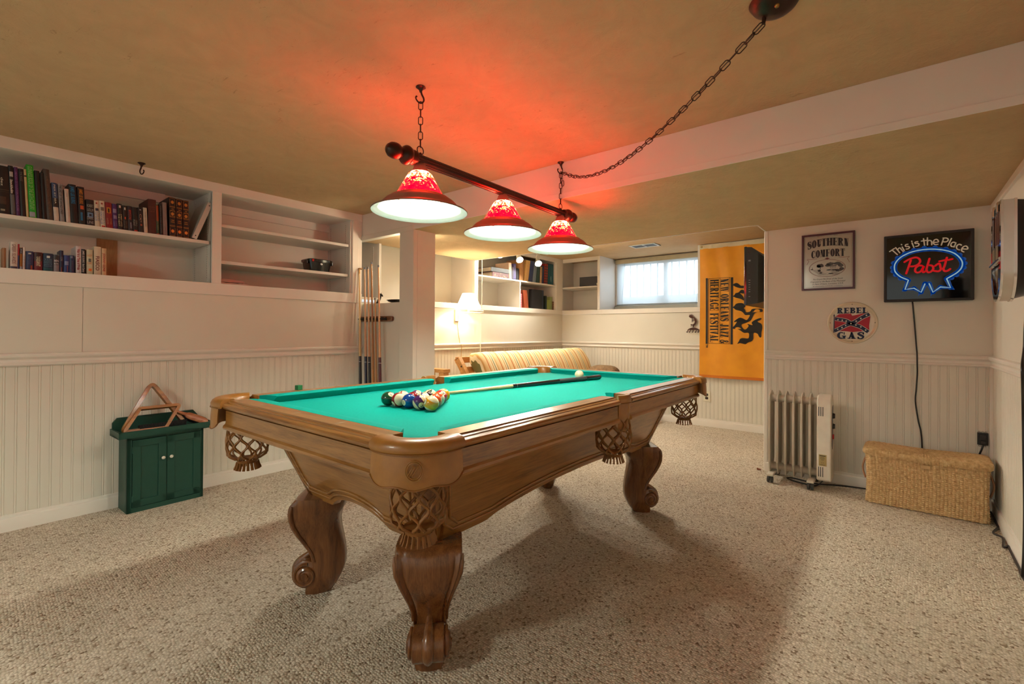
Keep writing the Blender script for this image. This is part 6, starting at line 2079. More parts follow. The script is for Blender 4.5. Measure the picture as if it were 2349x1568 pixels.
book('red and dark paperback with big cream title', 0.3270, 0.3590, ZS0, 0.101, (112, 26, 36), 0.0, 0.11, title='VARIANT', tcol=(222, 206, 176), t0=0.22, t1=0.76, th=0.5, bands=((0.52, 0.98, (52, 24, 22)),), group=LO, bold=0.02)
book('wide teal-navy paperback with small white mountain mark', 0.3610, 0.4000, ZS0, 0.100, (22, 50, 76), 0.0, 0.11, title=['THE', 'COMPASS', 'PASSENGER', 'John E', 'Connolly'], tcol=(110, 146, 168), t0=0.30, t1=0.74, bands=((0.74, 0.86, (206, 204, 206), 0.35, 0.68), (0.02, 0.20, (16, 74, 84))), group=LO, upright=True)
book('grey-footed paperback with author in grey block capitals', 0.4020, 0.4245, ZS0, 0.098, (130, 122, 130), 0.0, 0.11, title=['BEN', 'BOVA'], tcol=(196, 188, 192), t0=0.28, t1=0.60, bands=((0.40, 0.97, (38, 32, 38), 0.08, 0.95),), group=LO, upright=True, bold=0.02)
book('tall slim dark navy book on the lower shelf', 0.4260, 0.4415, ZS0, 0.123, (36, 32, 62), 0.0, 0.10, title='CORE', tcol=(150, 140, 140), t0=0.30, t1=0.48, th=0.5, bands=((0.02, 0.24, (140, 60, 50), 0.4, 0.6),), group=LO)
book('blue paperback with white diagonal streaks', 0.4430, 0.4650, ZS0, 0.099, (42, 60, 120), 0.0, 0.11, bands=((0.44, 0.66, (124, 132, 170), 0.15, 0.9), (0.04, 0.40, (160, 84, 70), 0.6, 0.72)), group=LO)
book('dark blue paperback left of the white book with red letters', 0.4660, 0.4870, ZS0, 0.101, (30, 44, 82), -0.01, 0.11, title='IMPERIUM', tcol=(92, 76, 96), t0=0.30, t1=0.88, th=0.5, bands=((0.84, 0.96, (104, 116, 140), 0.2, 0.7),), group=LO)
book('white book with large red letters on the lower shelf', 0.4930, 0.5160, ZS0, 0.157, (204, 192, 192), -0.012, 0.16, title='War in a Time of Pride', tcol=(158, 26, 30), t0=0.10, t1=0.86, th=0.55, group=LO, bold=0.03)
book('black book with white lettering right of the red-lettered book', 0.5170, 0.5330, ZS0, 0.143, (20, 17, 20), -0.012, 0.12, title='JAMES LEE BURKE  Black Cherry', tcol=(206, 196, 190), t0=0.06, t1=0.92, th=0.55, group=LO, bold=0.01)
book('pale green book with orange drawings and a globe', 0.5380, 0.5655, ZS0, 0.144, (198, 190, 160), -0.012, 0.15, title=['HOT', '', 'FLAT', '', ''], tcol=(222, 130, 70), t0=0.16, t1=0.92, bands=((0.50, 0.64, (92, 96, 90), 0.3, 0.75), (0.14, 0.24, (230, 116, 50), 0.3, 0.8)), group=LO, upright=True)
book('cream book with big dark red title beside the last book', 0.5690, 0.6010, ZS0, 0.166, (208, 192, 166), -0.006, 0.16, title=['', 'FIASCO', ''], tcol=(112, 24, 30), t0=0.34, t1=0.84, th=1.5, group=LO, bold=0.015)
book('beige paperback, rightmost on the lower shelf', 0.6030, 0.6250, ZS0, 0.160, (204, 168, 130), -0.006, 0.14, title='JOHNNY GONE', tcol=(176, 60, 50), t0=0.18, t1=0.85, th=0.5, group=LO, bold=0.02)

# black tub with lid clips on the right-hand bay, papers below
tub = thing('black_tub', 'small black lidded tub with a round badge on the right bay shelf', 'tub', (-3.78, 1.98, 1.534))
def rrect(hx, hy, r, n=5):
    o = []
    for i, (sx, sy) in enumerate(((1, 1), (-1, 1), (-1, -1), (1, -1))):
        for k in range(n + 1):
            a = radians(90 * i + 90 * k / n)
            o.append((sx * (hx - r) + r * cos(a), sy * (hy - r) + r * sin(a)))
    return o
def stackloft(mb, secs, c):
    rows = [[(c[0] + x, c[1] + y, z) for x, y in rrect(hx, hy, r)] for hx, hy, r, z in secs]
    mb.grid(rows, closed_u=True)
    mb.add(rows[0], [tuple(range(len(rows[0])))]); mb.add(rows[-1], [tuple(range(len(rows[-1])))])
    return mb
tc = (-3.79, 1.978)
mesh_obj('body', stackloft(MB(), [(0.066, 0.086, 0.030, 1.534), (0.078, 0.096, 0.034, 1.618)], tc), BLACK_G, tub, angle=50)
mesh_obj('lid', stackloft(MB(), [(0.085, 0.103, 0.036, 1.616), (0.086, 0.104, 0.036, 1.634), (0.078, 0.097, 0.032, 1.640), (0.070, 0.09, 0.03, 1.637)], tc), BLACK_G, tub, angle=50)
mb = MB()
for sg in (-1, 1):
    mb.box(tc[0] + 0.02, tc[1] + sg * 0.108 - 0.006, 1.600, tc[0] + 0.055, tc[1] + sg * 0.108 + 0.006, 1.630)
mesh_obj('clip', mb, BLACK, tub, bevel=0.003)
mb = MB().tube([(tc[0] + 0.0765, tc[1], 1.601), (tc[0] + 0.0795, tc[1], 1.601)], [0.0095, 0.0085], 18)
bdg = mesh_obj('badge', mb, M('silver_badge', S(206, 206, 206), 0.3), tub, angle=50)
mb = MB().tube([(tc[0] + 0.080, tc[1] - 0.003 + 0.002 * i, 1.597 + 0.004 * i) for i in range(4)], 0.0012, 5)
mesh_obj('badge_mark', mb, INK, bdg)
for i, (z, w, lbl, c) in enumerate(((1.372, 0.19, 'lower of two flat papers in bag at the left of the right bay', (196, 178, 164)), (1.392, 0.165, 'upper crumpled plastic sleeve lying on the papers', (170, 138, 128)))):
    mb = MB()
    rows = []
    r4 = random.Random(20 + i)
    for a in range(9):
        rows.append([(-3.92 + 0.23 * a / 8, 1.222 + w * k / 8, z + 0.014 + 0.006 * r4.random() + (0.008 if i else 0.0) * (1 - k / 8)) for k in range(9)])
    low_ = [[(x, y, z + (0.0005 if i == 0 else 0.0)) for x, y, q in r] for r in rows]
    mb.grid(rows); mb.grid(low_, flip=True)
    mb.grid([[r[-1] for r in rows], [r[-1] for r in low_]]); mb.grid([rows[-1], low_[-1]]); mb.grid([rows[0], low_[0]]); mb.grid([[r[0] for r in rows], [r[0] for r in low_]])
    solo('plastic_sleeve' if i else 'paper_stack', mb, M('sleeve_%d' % i, S(*c), 0.25, coat=0.2), lbl, 'papers', (-3.8, 1.30, z), angle=50)

# ------------------------------------------------------------------ cue rack on the half wall
rk_ = thing('cue_rack', 'wooden wall cue rack with black clips on the white half wall', 'cue rack', (-3.40, 2.30, 1.14))
RKW = wood('rack_dark_oak', S(70, 40, 20), S(112, 70, 38), S(136, 90, 52), 'x', 0.3, 0.4)
o = [(-3.622, 1.132), (-3.20, 1.132), (-3.185, 1.137), (-3.178, 1.148), (-3.178, 1.162), (-3.185, 1.172), (-3.20, 1.176), (-3.622, 1.176)]
mesh_obj('board', MB().prism(o, YS + 0.011, YS - 0.012, lambda x, z, d: (x, d, z)), RKW, rk_, bevel=0.003)
CX = [(-3.607, -3.583, -3.490, 1.560), (-3.529, -3.499, -3.404, 1.591), (-3.478, -3.448, -3.352, 1.590), (-3.427, -3.398, -3.305, 1.626), (-3.373, -3.352, -3.262, 1.327), (-3.328, -3.300, -3.208, 1.593)]
mb = MB()
for i in range(7):
    x = (CX[i][1] if i < 6 else -3.255) 
    for sg in (-1, 1):
        mb.tube(catmull([(x + sg * 0.006, YS - 0.012, 1.154), (x + sg * 0.016, YS - 0.030, 1.154), (x + sg * 0.013, YS - 0.048, 1.154)], 3), 0.0045, 6)
    mb.box(x - 0.012, YS - 0.018, 1.142, x + 0.012, YS - 0.011, 1.166)
mesh_obj('clip', mb, BLACK, rk_)
cue_info = [('cue_bridge', 'bridge stick with brass cross head, leftmost in the cue rack', (30, 26, 25), (214, 178, 120)),
            ('pool_cue', 'cue with navy butt beside the bridge stick in the rack', (26, 34, 60), (206, 160, 120)),
            ('pool_cue', 'cue with black butt between the navy cue and a plain cue', (28, 25, 24), (200, 152, 108)),
            ('pool_cue', 'plain wooden house cue, tallest in the rack', (180, 128, 66), (170, 118, 66)),
            ('pool_cue', 'short plain wooden cue with tip below the others', (184, 132, 70), (178, 128, 74)),
            ('pool_cue', 'cue with maroon butt, rightmost in the rack', (74, 20, 30), (212, 162, 116))]
for i, ((xt, xm, xb, zt), (nm, lb, bc, sc_)) in enumerate(zip(CX, cue_info)):
    top = Vector((xt, 2.259, zt))
    bot = Vector((xb, 2.216, 0.012))
    d = (bot - top)
    Lq = d.length
    d.normalize()
    s1 = Vector((0, 1, 0)).cross(d).normalized()
    Mq = Matrix(((s1.x, d.cross(s1).x, d.x, 0), (s1.y, d.cross(s1).y, d.y, 0), (s1.z, d.cross(s1).z, d.z, 0), (0, 0, 0, 1)))
    t = thing(nm, lb, 'cue', (xb, 2.216, 0), 0, 'cues in the wall rack')
    j = (zt - 0.835) / zt * Lq
    L2 = lambda a: a
    if i in (3, 4):
        j = Lq * 0.55
    mesh_obj('shaft', MB().lathe([(0.0005, 0.018), (0.0062, 0.018), (0.0075, 0.35), (0.0112, j), (0.0005, j)], 14, top, Mq), M('cue_shaft_%d' % i, S(*sc_), 0.3, coat=0.4), t, angle=50)
    mesh_obj('butt', MB().lathe([(0.0005, j), (0.0114, j), (0.0146, Lq - 0.01), (0.0005, Lq)], 14, top, Mq), M('cue_butt_%d' % i, S(*bc), 0.3, coat=0.4), t, angle=50)
    if i:
        mesh_obj('ferrule', MB().lathe([(0.0005, 0.0), (0.0058, 0.0), (0.0062, 0.004), (0.0062, 0.018), (0.0005, 0.018)], 12, top, Mq), M('ferrule', S(90, 92, 96), 0.5), t)
    else:
        mb = MB().tube([top + Vector((0, 0, -0.03)), top + Vector((0, 0, 0.02))], 0.007, 8)
        mb.tube([top + Vector((x, -0.002, 0.022 + 0.006 * cos(x * 90))) for x in (-0.022, -0.016, -0.006, 0, 0.008, 0.024, 0.044)], 0.0045, 6)
        for x in (-0.020, 0.0, 0.02, 0.042):
            mb.tube([top + Vector((x, -0.002, 0.022)), top + Vector((x, -0.002, 0.032))], 0.0035, 6)
        mesh_obj('bridge_head', mb, BRASS, t, angle=50)
    if i not in (3, 4):
        mesh_obj('butt_ring', MB().lathe([(0.0118, j + 0.045), (0.0122, j + 0.045), (0.0122, j + 0.048), (0.0118, j + 0.048)], 14, top, Mq), M('silver_ring', S(200, 200, 200), 0.25, 0.9), t)
# black dish and figurine on top of the half wall
hwz = 1.285
solo('black_dish', MB().lathe([(0.0005, 0.001), (0.06, 0.001), (0.10, 0.012), (0.118, 0.026), (0.114, 0.027), (0.095, 0.016), (0.0005, 0.008)], 36, (-3.245, 2.42, hwz)), BLACK_G, 'shallow black dish on the half wall behind the cues', 'dish', (-3.245, 2.42, hwz), angle=50)
fg = Vector((-3.470, 2.375, hwz))
mb = MB()
mb.tube([fg + Vector(p) for p in catmull([(-0.055, 0, 0.004), (-0.035, 0, 0.018), (-0.018, 0, 0.034), (0.000, 0, 0.058), (0.010, 0, 0.074)], 4)], [0.003 + 0.010 * (1 - abs(i / 16 - 0.45)) for i in range(17)], 10)
mb.tube([fg + Vector(p) for p in ((0.002, 0, 0.080), (0.014, 0, 0.077), (0.030, 0, 0.068), (0.036, 0, 0.064))], [0.010, 0.011, 0.007, 0.004], 10)
for s_ in (-1, 1):
    mb.tube([fg + Vector((0.004, 0.006 * s_, 0.084)), fg + Vector((0.0, 0.010 * s_, 0.098))], [0.0045, 0.001], 6)
mb.tube([fg + Vector((-0.06, 0, 0.0)), fg + Vector((0.015, 0, 0.0))], 0.006, 8)
solo('animal_figurine', mb, BLACK, 'small black animal figurine peeking above the half wall behind the cues', 'figurine', fg, angle=60)
# ------------------------------------------------------------------ far room: banner
m, nt, b = nodes_of('yellow_nylon')
v = coords(nt)
nt.links.new(ramp(nt, noise(nt, v, 6, 3), [(0.3, S(226, 146, 8)), (0.7, S(238, 160, 16))]), b.inputs['Base Color'])
b.inputs['Roughness'].default_value = 0.55
b.inputs['Sheen Weight'].default_value = 0.2
bump(nt, b, noise(nt, coords(nt, (2, 1, 1)), 9, 4), 0.25, 0.004)
NYLON = m
bx0, bx1, bz0, bz1, bz2 = -1.768, -0.870, 0.556, 2.002, 2.046
def drape(x, z):
    """gentle folds fanning down from the grommets"""
    t = (bz1 - z) / (bz1 - bz0)
    fx = (x - bx0) / (bx1 - bx0)
    fold = 0.010 * sin(26 * fx - 6 * t) * (1 - t) * (0.35 + t) + 0.007 * sin(11 * fx + 3.2 * t + 1) * t
    return 5.418 - abs(0.012 * t) - fold
ban = thing('festival_banner', 'yellow festival banner with black lettering hanging beside the window', 'banner', (-1.32, 5.43, 2.05))
mb = MB()
nx, nz = 60, 70
rows = []
for j in range(nz + 1):
    z = bz0 + (bz1 - bz0) * j / nz
    sagx = 0.006 * sin(pi * (bz1 - z) / (bz1 - bz0))
    rows.append([(bx0 + sagx + (bx1 - bx0) * i / nx, drape(bx0 + (bx1 - bx0) * i / nx, z), z) for i in range(nx + 1)])
mb.grid(rows)
mb.grid([[(x, y + 0.0012, z) for x, y, z in r] for r in rows], flip=True)
cl = mesh_obj('cloth', mb, NYLON, ban, angle=180)
mb = MB()
rows = []
for z in (bz0 - 0.002, bz0 + 0.012, bz0 + 0.028):
    rows.append([(bx0 + (bx1 - bx0) * i / nx, drape(bx0 + (bx1 - bx0) * i / nx, max(z, bz0)) - 0.0016, z) for i in range(nx + 1)])
mb.grid(rows)
mesh_obj('hem', mb, M('orange_hem', S(206, 112, 6), 0.6), cl, angle=180)
mb = MB()
rows = [[(bx0 - 0.002 + (bx1 - bx0) * i / nx, 5.416 - 0.002 * sin(i * 0.9), z) for i in range(nx + 1)] for z in (bz1 - 0.004, bz1 + 0.02, bz2)]
mb.grid(rows)
mb.grid([[(x, y + 0.006, z) for x, y, z in r] for r in rows], flip=True)
hd_ = mesh_obj('header_tape', mb, M('white_canvas', S(222, 208, 176), 0.8), ban, angle=180)
mb = MB()
for x in (bx0 + 0.022, bx1 - 0.022):
    mb.tube([(x + 0.008 * cos(t), 5.4125, bz1 + 0.022 + 0.008 * sin(t)) for t in [2 * pi * i / 18 for i in range(18)]], 0.003, 6, closed=True)
mesh_obj('grommet', mb, BRASS, hd_)
BK = M('banner_black', S(28, 24, 20), 0.7)
def bf(x, z, d=0.0022):
    return (x, drape(x, z) - d, z)
def fine(mb, x0, z0, x1, z1, n=24):
    rows = [[bf(x0, z0 + (z1 - z0) * i / n), bf(x1, z0 + (z1 - z0) * i / n)] for i in range(n + 1)]
    mb.grid(rows)
mb = MB()
fine(mb, -1.698, 0.930, -1.676, 1.668); fine(mb, -1.432, 0.930, -1.408, 1.660)
for a in ((-1.669, 0.932, -1.666, 1.662), (-1.664, 0.932, -1.6625, 1.662), (-1.549, 0.936, -1.5455, 1.660), (-1.4465, 0.934, -1.443, 1.658), (-1.4395, 0.934, -1.4385, 1.658)):
    fine(mb, a[0], a[1], a[2], a[3])
for z in (1.659, 0.934):
    rows = [[bf(-1.667 + 0.23 * i / 12, z), bf(-1.667 + 0.23 * i / 12, z + 0.0035)] for i in range(13)]
    mb.grid(rows)
mesh_obj('border', mb, BK, cl, angle=180)
def vfn(xr, ztop):
    """text running downwards: letter tops towards +x"""
    return lambda x, y: bf(xr + y, ztop - x, 0.0026)
mb = MB()
slab(mb, 'HERITAGE FESTIVAL', vfn(-1.650, 1.648), 0.700, 0.090, T=0.30, t=0.08, sf=0.05, sh=0.07, gap=0.05)
slab(mb, 'NEW ORLEANS JAZZ &', vfn(-1.540, 1.648), 0.712, 0.086, T=0.30, t=0.08, sf=0.05, sh=0.07, gap=0.05)
letters(mb, 'TM', vfn(-1.694, 0.925), 0.036, 0.020, bold=0.03)
mesh_obj('lettering', mb, BK, cl, angle=0)
from mathutils.geometry import tessellate_polygon
mb = MB()
for k_ in ('d1', 'd2', 'd3'):
    p = catmull(BAN[k_], 3, True)
    tr = tessellate_polygon([[Vector((x, z, 0)) for x, z in p]])
    mb.add([bf(x, z, 0.0034) for x, z in p], [tuple(t) for t in tr])
# the rest of the parade behind the television
for c, rx, rz in (((-1.24, 1.55), 0.05, 0.03), ((-1.14, 1.49), 0.07, 0.05), ((-1.06, 1.38), 0.06, 0.09), ((-1.02, 1.20), 0.07, 0.06)):
    mb.add([bf(c[0] + rx * cos(2 * pi * i / 14), c[1] + rz * sin(2 * pi * i / 14), 0.0034) for i in range(14)], [tuple(range(14))])
mesh_obj('dancers', mb, BK, cl, angle=0)

# ---------------- television on the hidden side wall
tv = thing('wall_television', 'black flat television seen edge-on in front of the yellow banner', 'television', (-0.80, 5.0, 1.57))
tx = -1.104
mb = MB()
o = [(4.60, 1.310), (5.36, 1.310), (5.36, 1.842), (4.60, 1.842)]
mb.box(tx, 4.600, 1.308, tx + 0.022, 5.36, 1.842)
bz_ = mesh_obj('bezel', mb, BLACK_G, tv, bevel=0.004)
mesh_obj('screen', MB().box(tx - 0.0012, 4.62, 1.345, tx + 0.004, 5.34, 1.822), M('dark_screen', S(14, 14, 16), 0.08, coat=0.5), tv)
def yz(y0, y1, z0, z1, x):
    return [(x, y0, z0), (x, y1, z0), (x, y1, z1), (x, y0, z1)]
mb = MB()
mb.grid([yz(4.603, 5.357, 1.312, 1.838, tx + 0.020), yz(4.606, 5.354, 1.316, 1.834, tx + 0.060), yz(4.625, 5.335, 1.325, 1.790, tx + 0.110), yz(4.72, 5.24, 1.345, 1.745, tx + 0.150)], closed_u=True)
mb.add(yz(4.72, 5.24, 1.345, 1.745, tx + 0.150), [(0, 1, 2, 3)])
mesh_obj('rear_shell', mb, M('tv_shell', S(34, 33, 32), 0.45), tv, angle=30, bevel=0.003)
mb = MB()
for i in range(6):
    mb.box(tx + 0.038, 4.6035, 1.428 + 0.021 * i, tx + 0.052, 4.6062, 1.431 + 0.021 * i)
mb.box(tx + 0.038, 4.6035, 1.385, tx + 0.052, 4.6062, 1.388); mb.box(tx + 0.036, 4.6035, 1.715, tx + 0.054, 4.6062, 1.718); mb.box(tx + 0.036, 4.6035, 1.706, tx + 0.054, 4.6062, 1.709)
mesh_obj('side_marks', mb, M('pale_marks', S(170, 168, 164), 0.5), tv)
mb = MB()
for z in (1.78, 1.58, 1.345):
    mb.box(tx + 0.034, 4.6033, z, tx + 0.058, 4.6064, z + 0.012)
mesh_obj('grip_slot', mb, INK, tv)
mb = MB().box(-0.96, 4.86, 1.45, -0.935, 5.10, 1.68)
mb.tube([(-0.94, 4.98, 1.565), (-0.80, 4.98, 1.565)], 0.022, 12)
mb.box(-0.815, 4.90, 1.48, -0.801, 5.06, 1.65)
mesh_obj('wall_mount', mb, STEEL, tv)

# ---------------- hook rack figure, outlet
kp = thing('flute_player_hook_rack', 'brown metal key hook rack with a hunched flute player beside the banner', 'hook rack', (-1.845, YF, 1.07))
KM = M('rust_brown_metal', S(70, 36, 24), 0.5, 0.4)
ky = lambda d: (lambda x, z, dd: (x, YF - d - dd, z))
mb = MB()
mb.prism(KOK['body'], 0.0, 0.004, ky(0.010))
for q in ('flute', 'arm', 'arm2'):
    mb.prism(KOK[q], 0.0, 0.004, ky(0.0101))
for i, (dx, dz) in enumerate(((-0.018, 0.018), (-0.006, 0.024), (0.006, 0.024), (0.018, 0.018), (0.026, 0.008))):
    mb.tube([(-1.872 + dx * 0.4, YF - 0.012, 1.246 + dz * 0.2), (-1.872 + dx, YF - 0.012, 1.246 + dz)], [0.003, 0.0012], 6)
mesh_obj('figure', mb, KM, kp, angle=30)
mb = MB().prism(KOK['rack'], 0.0, 0.004, ky(0.008))
rkp = mesh_obj('hook_plate', mb, KM, kp, angle=30)
for x in (-1.908, -1.880, -1.846, -1.812, -1.782):
    mb = MB().tube(catmull([(x + 0.002, YF - 0.010, 1.090), (x, YF - 0.011, 1.068), (x - 0.002, YF - 0.016, 1.060), (x - 0.004, YF - 0.026, 1.060), (x - 0.006, YF - 0.032, 1.067)], 4), 0.0042, 6)
    mesh_obj('hook', mb, KM, rkp, angle=60)
mb = MB()
for x in (-1.886, -1.800):
    mb.sphere((x, YF - 0.013, 1.094), 0.004, 8, 6)
mesh_obj('screw', mb, STEEL, rkp)
wo = thing('white_outlet', 'white wall outlet plate below the yellow banner', 'outlet', (-1.69, YF, 0.335))
mesh_obj('plate', MB().box(-1.732, YF - 0.007, 0.280, -1.652, YF - 0.001, 0.395), M('white_plastic', S(228, 222, 200), 0.35), wo, bevel=0.003)
for z in (0.356, 0.318):
    mesh_obj('receptacle', MB().prism([(0.0185 * max(-0.9, min(0.9, cos(t) * 1.25)), 0.0150 * sin(t)) for t in [2 * pi * i / 20 for i in range(20)]], 0.006, 0.0085, lambda x, y, d, z=z: (-1.692 + x, YF - d, z + y)), M('outlet_brown', S(52, 40, 30), 0.4), wo)

# ---------------- window shade, sill ledge
m, nt, b = nodes_of('sun_screen')
for n_ in list(nt.nodes):
    if n_.type != 'OUTPUT_MATERIAL':
        nt.nodes.remove(n_)
out = nt.nodes['Material Output']
tl = nt.nodes.new('ShaderNodeBsdfTranslucent')
tl.inputs['Color'].default_value = (0.72, 0.80, 0.86, 1)
tp = nt.nodes.new('ShaderNodeBsdfTransparent')
tp.inputs['Color'].default_value = (0.9, 0.95, 1.0, 1)
df = nt.nodes.new('ShaderNodeBsdfDiffuse')
df.inputs['Color'].default_value = S(196, 196, 186)
m1 = nt.nodes.new('ShaderNodeMixShader')
m2 = nt.nodes.new('ShaderNodeMixShader')
m1.inputs[0].default_value = 0.5
tcw = coords(nt, (1, 1, 1))
wv = nt.nodes.new('ShaderNodeTexWave')
wv.inputs['Scale'].default_value = 140
nt.links.new(tcw, wv.inputs['Vector'])
mrr = nt.nodes.new('ShaderNodeMapRange')
mrr.inputs['To Min'].default_value = 0.20
mrr.inputs['To Max'].default_value = 0.28
nt.links.new(wv.outputs['Fac'], mrr.inputs['Value'])
nt.links.new(tl.outputs[0], m1.inputs[1])
nt.links.new(df.outputs[0], m1.inputs[2])
nt.links.new(mrr.outputs[0], m2.inputs[0])
nt.links.new(m1.outputs[0], m2.inputs[1])
nt.links.new(tp.outputs[0], m2.inputs[2])
nt.links.new(m2.outputs[0], out.inputs['Surface'])
SCREEN = m
ys = YW - 0.028
shd = thing('roller_shade', 'sheer roller shade drawn over the basement window', 'window shade', (-2.43, YW, 2.0))
mesh_obj('cassette', MB().box(-3.045, ys - 0.03, 1.982, -1.80, ys + 0.022, 2.040), M('shade_beige', S(176, 166, 140), 0.5), shd, bevel=0.006)
mesh_obj('fabric', MB().add([(-3.03, ys, 1.425), (-1.80, ys, 1.425), (-1.80, ys, 1.99), (-3.03, ys, 1.99)], [(0, 1, 2, 3)]), SCREEN, shd, angle=0)
mesh_obj('bottom_bar', MB().tube([(-3.03, ys, 1.425), (-1.80, ys, 1.425)], 0.009, 10), M('shade_grey', S(150, 156, 156), 0.5), shd)
for x in (-2.93, -1.93):
    mesh_obj('pull_cord', MB().tube([(x + 0.02, ys - 0.012, 1.985), (x - 0.02, ys - 0.012, 1.36)], 0.0014, 5), M('cord_grey', S(120, 124, 126), 0.6), shd)
mesh_obj('sill_ledge', MB().box(-3.06, YW - 0.05, 1.338, -1.797, YW - 0.001, 1.408), M('grey_ledge', S(166, 166, 156), 0.6), WIN, bevel=0.012)
# bars and the concrete well outside
mb = MB()
for i in range(12):
    x = -2.98 + 0.1 * i
    mb.box(x - 0.007, YW + 0.28, 1.50, x + 0.007, YW + 0.30, 2.2)
mb.box(-3.1, YW + 0.275, 1.50, -1.7, YW + 0.305, 1.525)
grl = solo('window_bars', mb, M('painted_bars', S(120, 124, 128), 0.6), 'grey vertical bars outside the basement window', 'window bars', (-2.4, YW + 0.29, 1.5))
struct('wall_window_well', MB().box(-4.2, YW + 1.0, 0.9, -0.9, YW + 1.1, 1.62).box(-4.2, YW + 0.12, 1.30, -0.9, YW + 1.1, 1.40), M('pale_concrete', S(190, 190, 186), 0.9, bmp=0.2))

# ---------------- ceiling register
vt = thing('ceiling_vent', 'small metal air register in the ceiling in front of the window', 'vent', (-2.285, 5.08, ZC))
V0, V1 = (-2.44, 4.985), (-2.13, 5.175)
mb = MB()
for a in ((V0[0], V0[1], V1[0], V0[1] + 0.022), (V0[0], V1[1] - 0.022, V1[0], V1[1]), (V0[0], V0[1], V0[0] + 0.022, V1[1]), (V1[0] - 0.022, V0[1], V1[0], V1[1]), (-2.290, V0[1], -2.278, V1[1])):
    mb.box(a[0], a[1], ZC - 0.009, a[2], a[3], ZC - 0.001)
mesh_obj('frame', mb, M('vent_white', S(206, 206, 196), 0.4), vt, bevel=0.003)
mb = MB()
for i in range(7):
    y = V0[1] + 0.030 + 0.019 * i
    mb.box(V0[0] + 0.02, y, ZC - 0.007, V1[0] - 0.02, y + 0.012, ZC - 0.004)
mesh_obj('louver', mb, M('vent_grey', S(58, 60, 60), 0.5, 0.3), vt)
mesh_obj('duct_dark', MB().box(V0[0] + 0.02, V0[1] + 0.02, ZC - 0.0025, V1[0] - 0.02, V1[1] - 0.02, ZC - 0.001), DARKLINE, vt)

# ---------------- track spots
TRK = M('white_track', S(232, 226, 214), 0.35)
trk = thing('track_light', 'white ceiling track with three small spotlights above the sofa', 'lamp', (-3.5, 4.3, ZC))
mesh_obj('track', MB().box(-3.518, 3.82, ZC - 0.022, -3.482, 4.86, ZC - 0.001), TRK, trk, bevel=0.002)
SPB = M('spot_bulb', (1, 1, 1, 1), 0.4, emit=(1.0, 0.95, 0.80, 1), estr=2100.0)
aim = [Vector((0.55, -0.72, -0.25)), Vector((0.55, -0.30, -0.62)), Vector((0.50, -0.42, -0.62))]
for y, d in zip((3.95, 4.285, 4.66), aim):
    d.normalize()
    p = Vector((-3.5, y, 1.925))
    mb = MB()
    mb.box(-3.512, y - 0.03, ZC - 0.040, -3.488, y + 0.03, ZC - 0.020)
    for s_ in (-1, 1):
        q = Vector((0, 1, 0)) * 0.034 * s_
        mb.tube([Vector((-3.5, y + 0.012 * s_, ZC - 0.038)), p + q + Vector((0, 0, 0.055)), p + q], 0.0045, 6)
    hd2 = mesh_obj('spot_arm', mb, TRK, trk)
    a = d.cross(Vector((0, 0, 1))).normalized()
    R_ = Matrix((a, d.cross(a), d)).transposed().to_4x4()
    c = p - d * 0.03
    mesh_obj('spot_can', MB().lathe([(0.0005, -0.012), (0.020, -0.010), (0.026, 0.004), (0.027, 0.030), (0.036, 0.048), (0.040, 0.070), (0.042, 0.072), (0.040, 0.076), (0.034, 0.066), (0.0005, 0.052)], 24, c, R_), TRK, trk, angle=40)
    mesh_obj('spot_bulb', MB().lathe([(0.0005, 0.058), (0.030, 0.064), (0.033, 0.069), (0.020, 0.074), (0.0005, 0.076)], 16, c, R_), SPB, hd2)
wc = thing('hanging_cable', 'thin white cord hanging from the far ceiling down behind the sofa', 'cord', (-3.635, 3.80, 0.5))
mesh_obj('cord_run', MB().tube(catmull([(-3.52, 3.83, ZC - 0.012), (-3.636, 3.81, ZC - 0.02), (-3.636, 3.803, 1.95), (-3.634, 3.803, 1.40), (-3.636, 3.80, 1.22), (-3.634, 3.786, 0.95), (-3.630, 3.78, 0.60), (-3.63, 3.78, 0.30)], 5), 0.0038, 6), M('white_cord_pvc', S(224, 216, 200), 0.5), wc, angle=180)

# ---------------- swing-arm wall lamp
LW = M('white_lamp_metal', S(230, 222, 206), 0.35)
m, nt, b = nodes_of('lit_lampshade')
b.inputs['Base Color'].default_value = S(240, 226, 196)
b.inputs['Emission Color'].default_value = (1.0, 0.80, 0.50, 1)
b.inputs['Emission Strength'].default_value = 8.0
SHD = m
sl = thing('swing_arm_lamp', 'lit white swing-arm wall lamp with pleated cone shade left of the sofa', 'lamp', (XLF, 3.44, 1.22))
mesh_obj('wall_plate', MB().box(XLF + 0.001, 3.408, 1.160, XLF + 0.026, 3.472, 1.280), LW, sl, bevel=0.004)
mb = MB()
mb.tube([(XLF + 0.036, 3.44, 1.175), (XLF + 0.036, 3.44, 1.262)], 0.007, 10)
mb.tube([(XLF + 0.036, 3.44, 1.255), (-3.50, 3.66, 1.255), (-3.49, 3.675, 1.262)], 0.006, 8)
mb.tube([(-3.49, 3.675, 1.255), (-3.49, 3.675, 1.275), (-3.482, 3.46, 1.275)], 0.006, 8)
mb.tube([(-3.482, 3.445, 1.245), (-3.482, 3.445, 1.35)], 0.011, 12)
mesh_obj('arm', mb, LW, sl, angle=50)
sc0 = Vector((-3.482, 3.445, 1.288))
mb = MB()
rows = []
for r, z in ((0.131, 0.0), (0.063, 0.158), (0.061, 0.158), (0.129, 0.0)):
    rows.append([sc0 + Vector(((r + 0.0012 * (k % 2)) * cos(2 * pi * k / 72), (r + 0.0012 * (k % 2)) * sin(2 * pi * k / 72), z)) for k in range(72)])
mb.grid(rows, closed_u=True)
shp = mesh_obj('lamp_shade', mb, SHD, sl, angle=60)
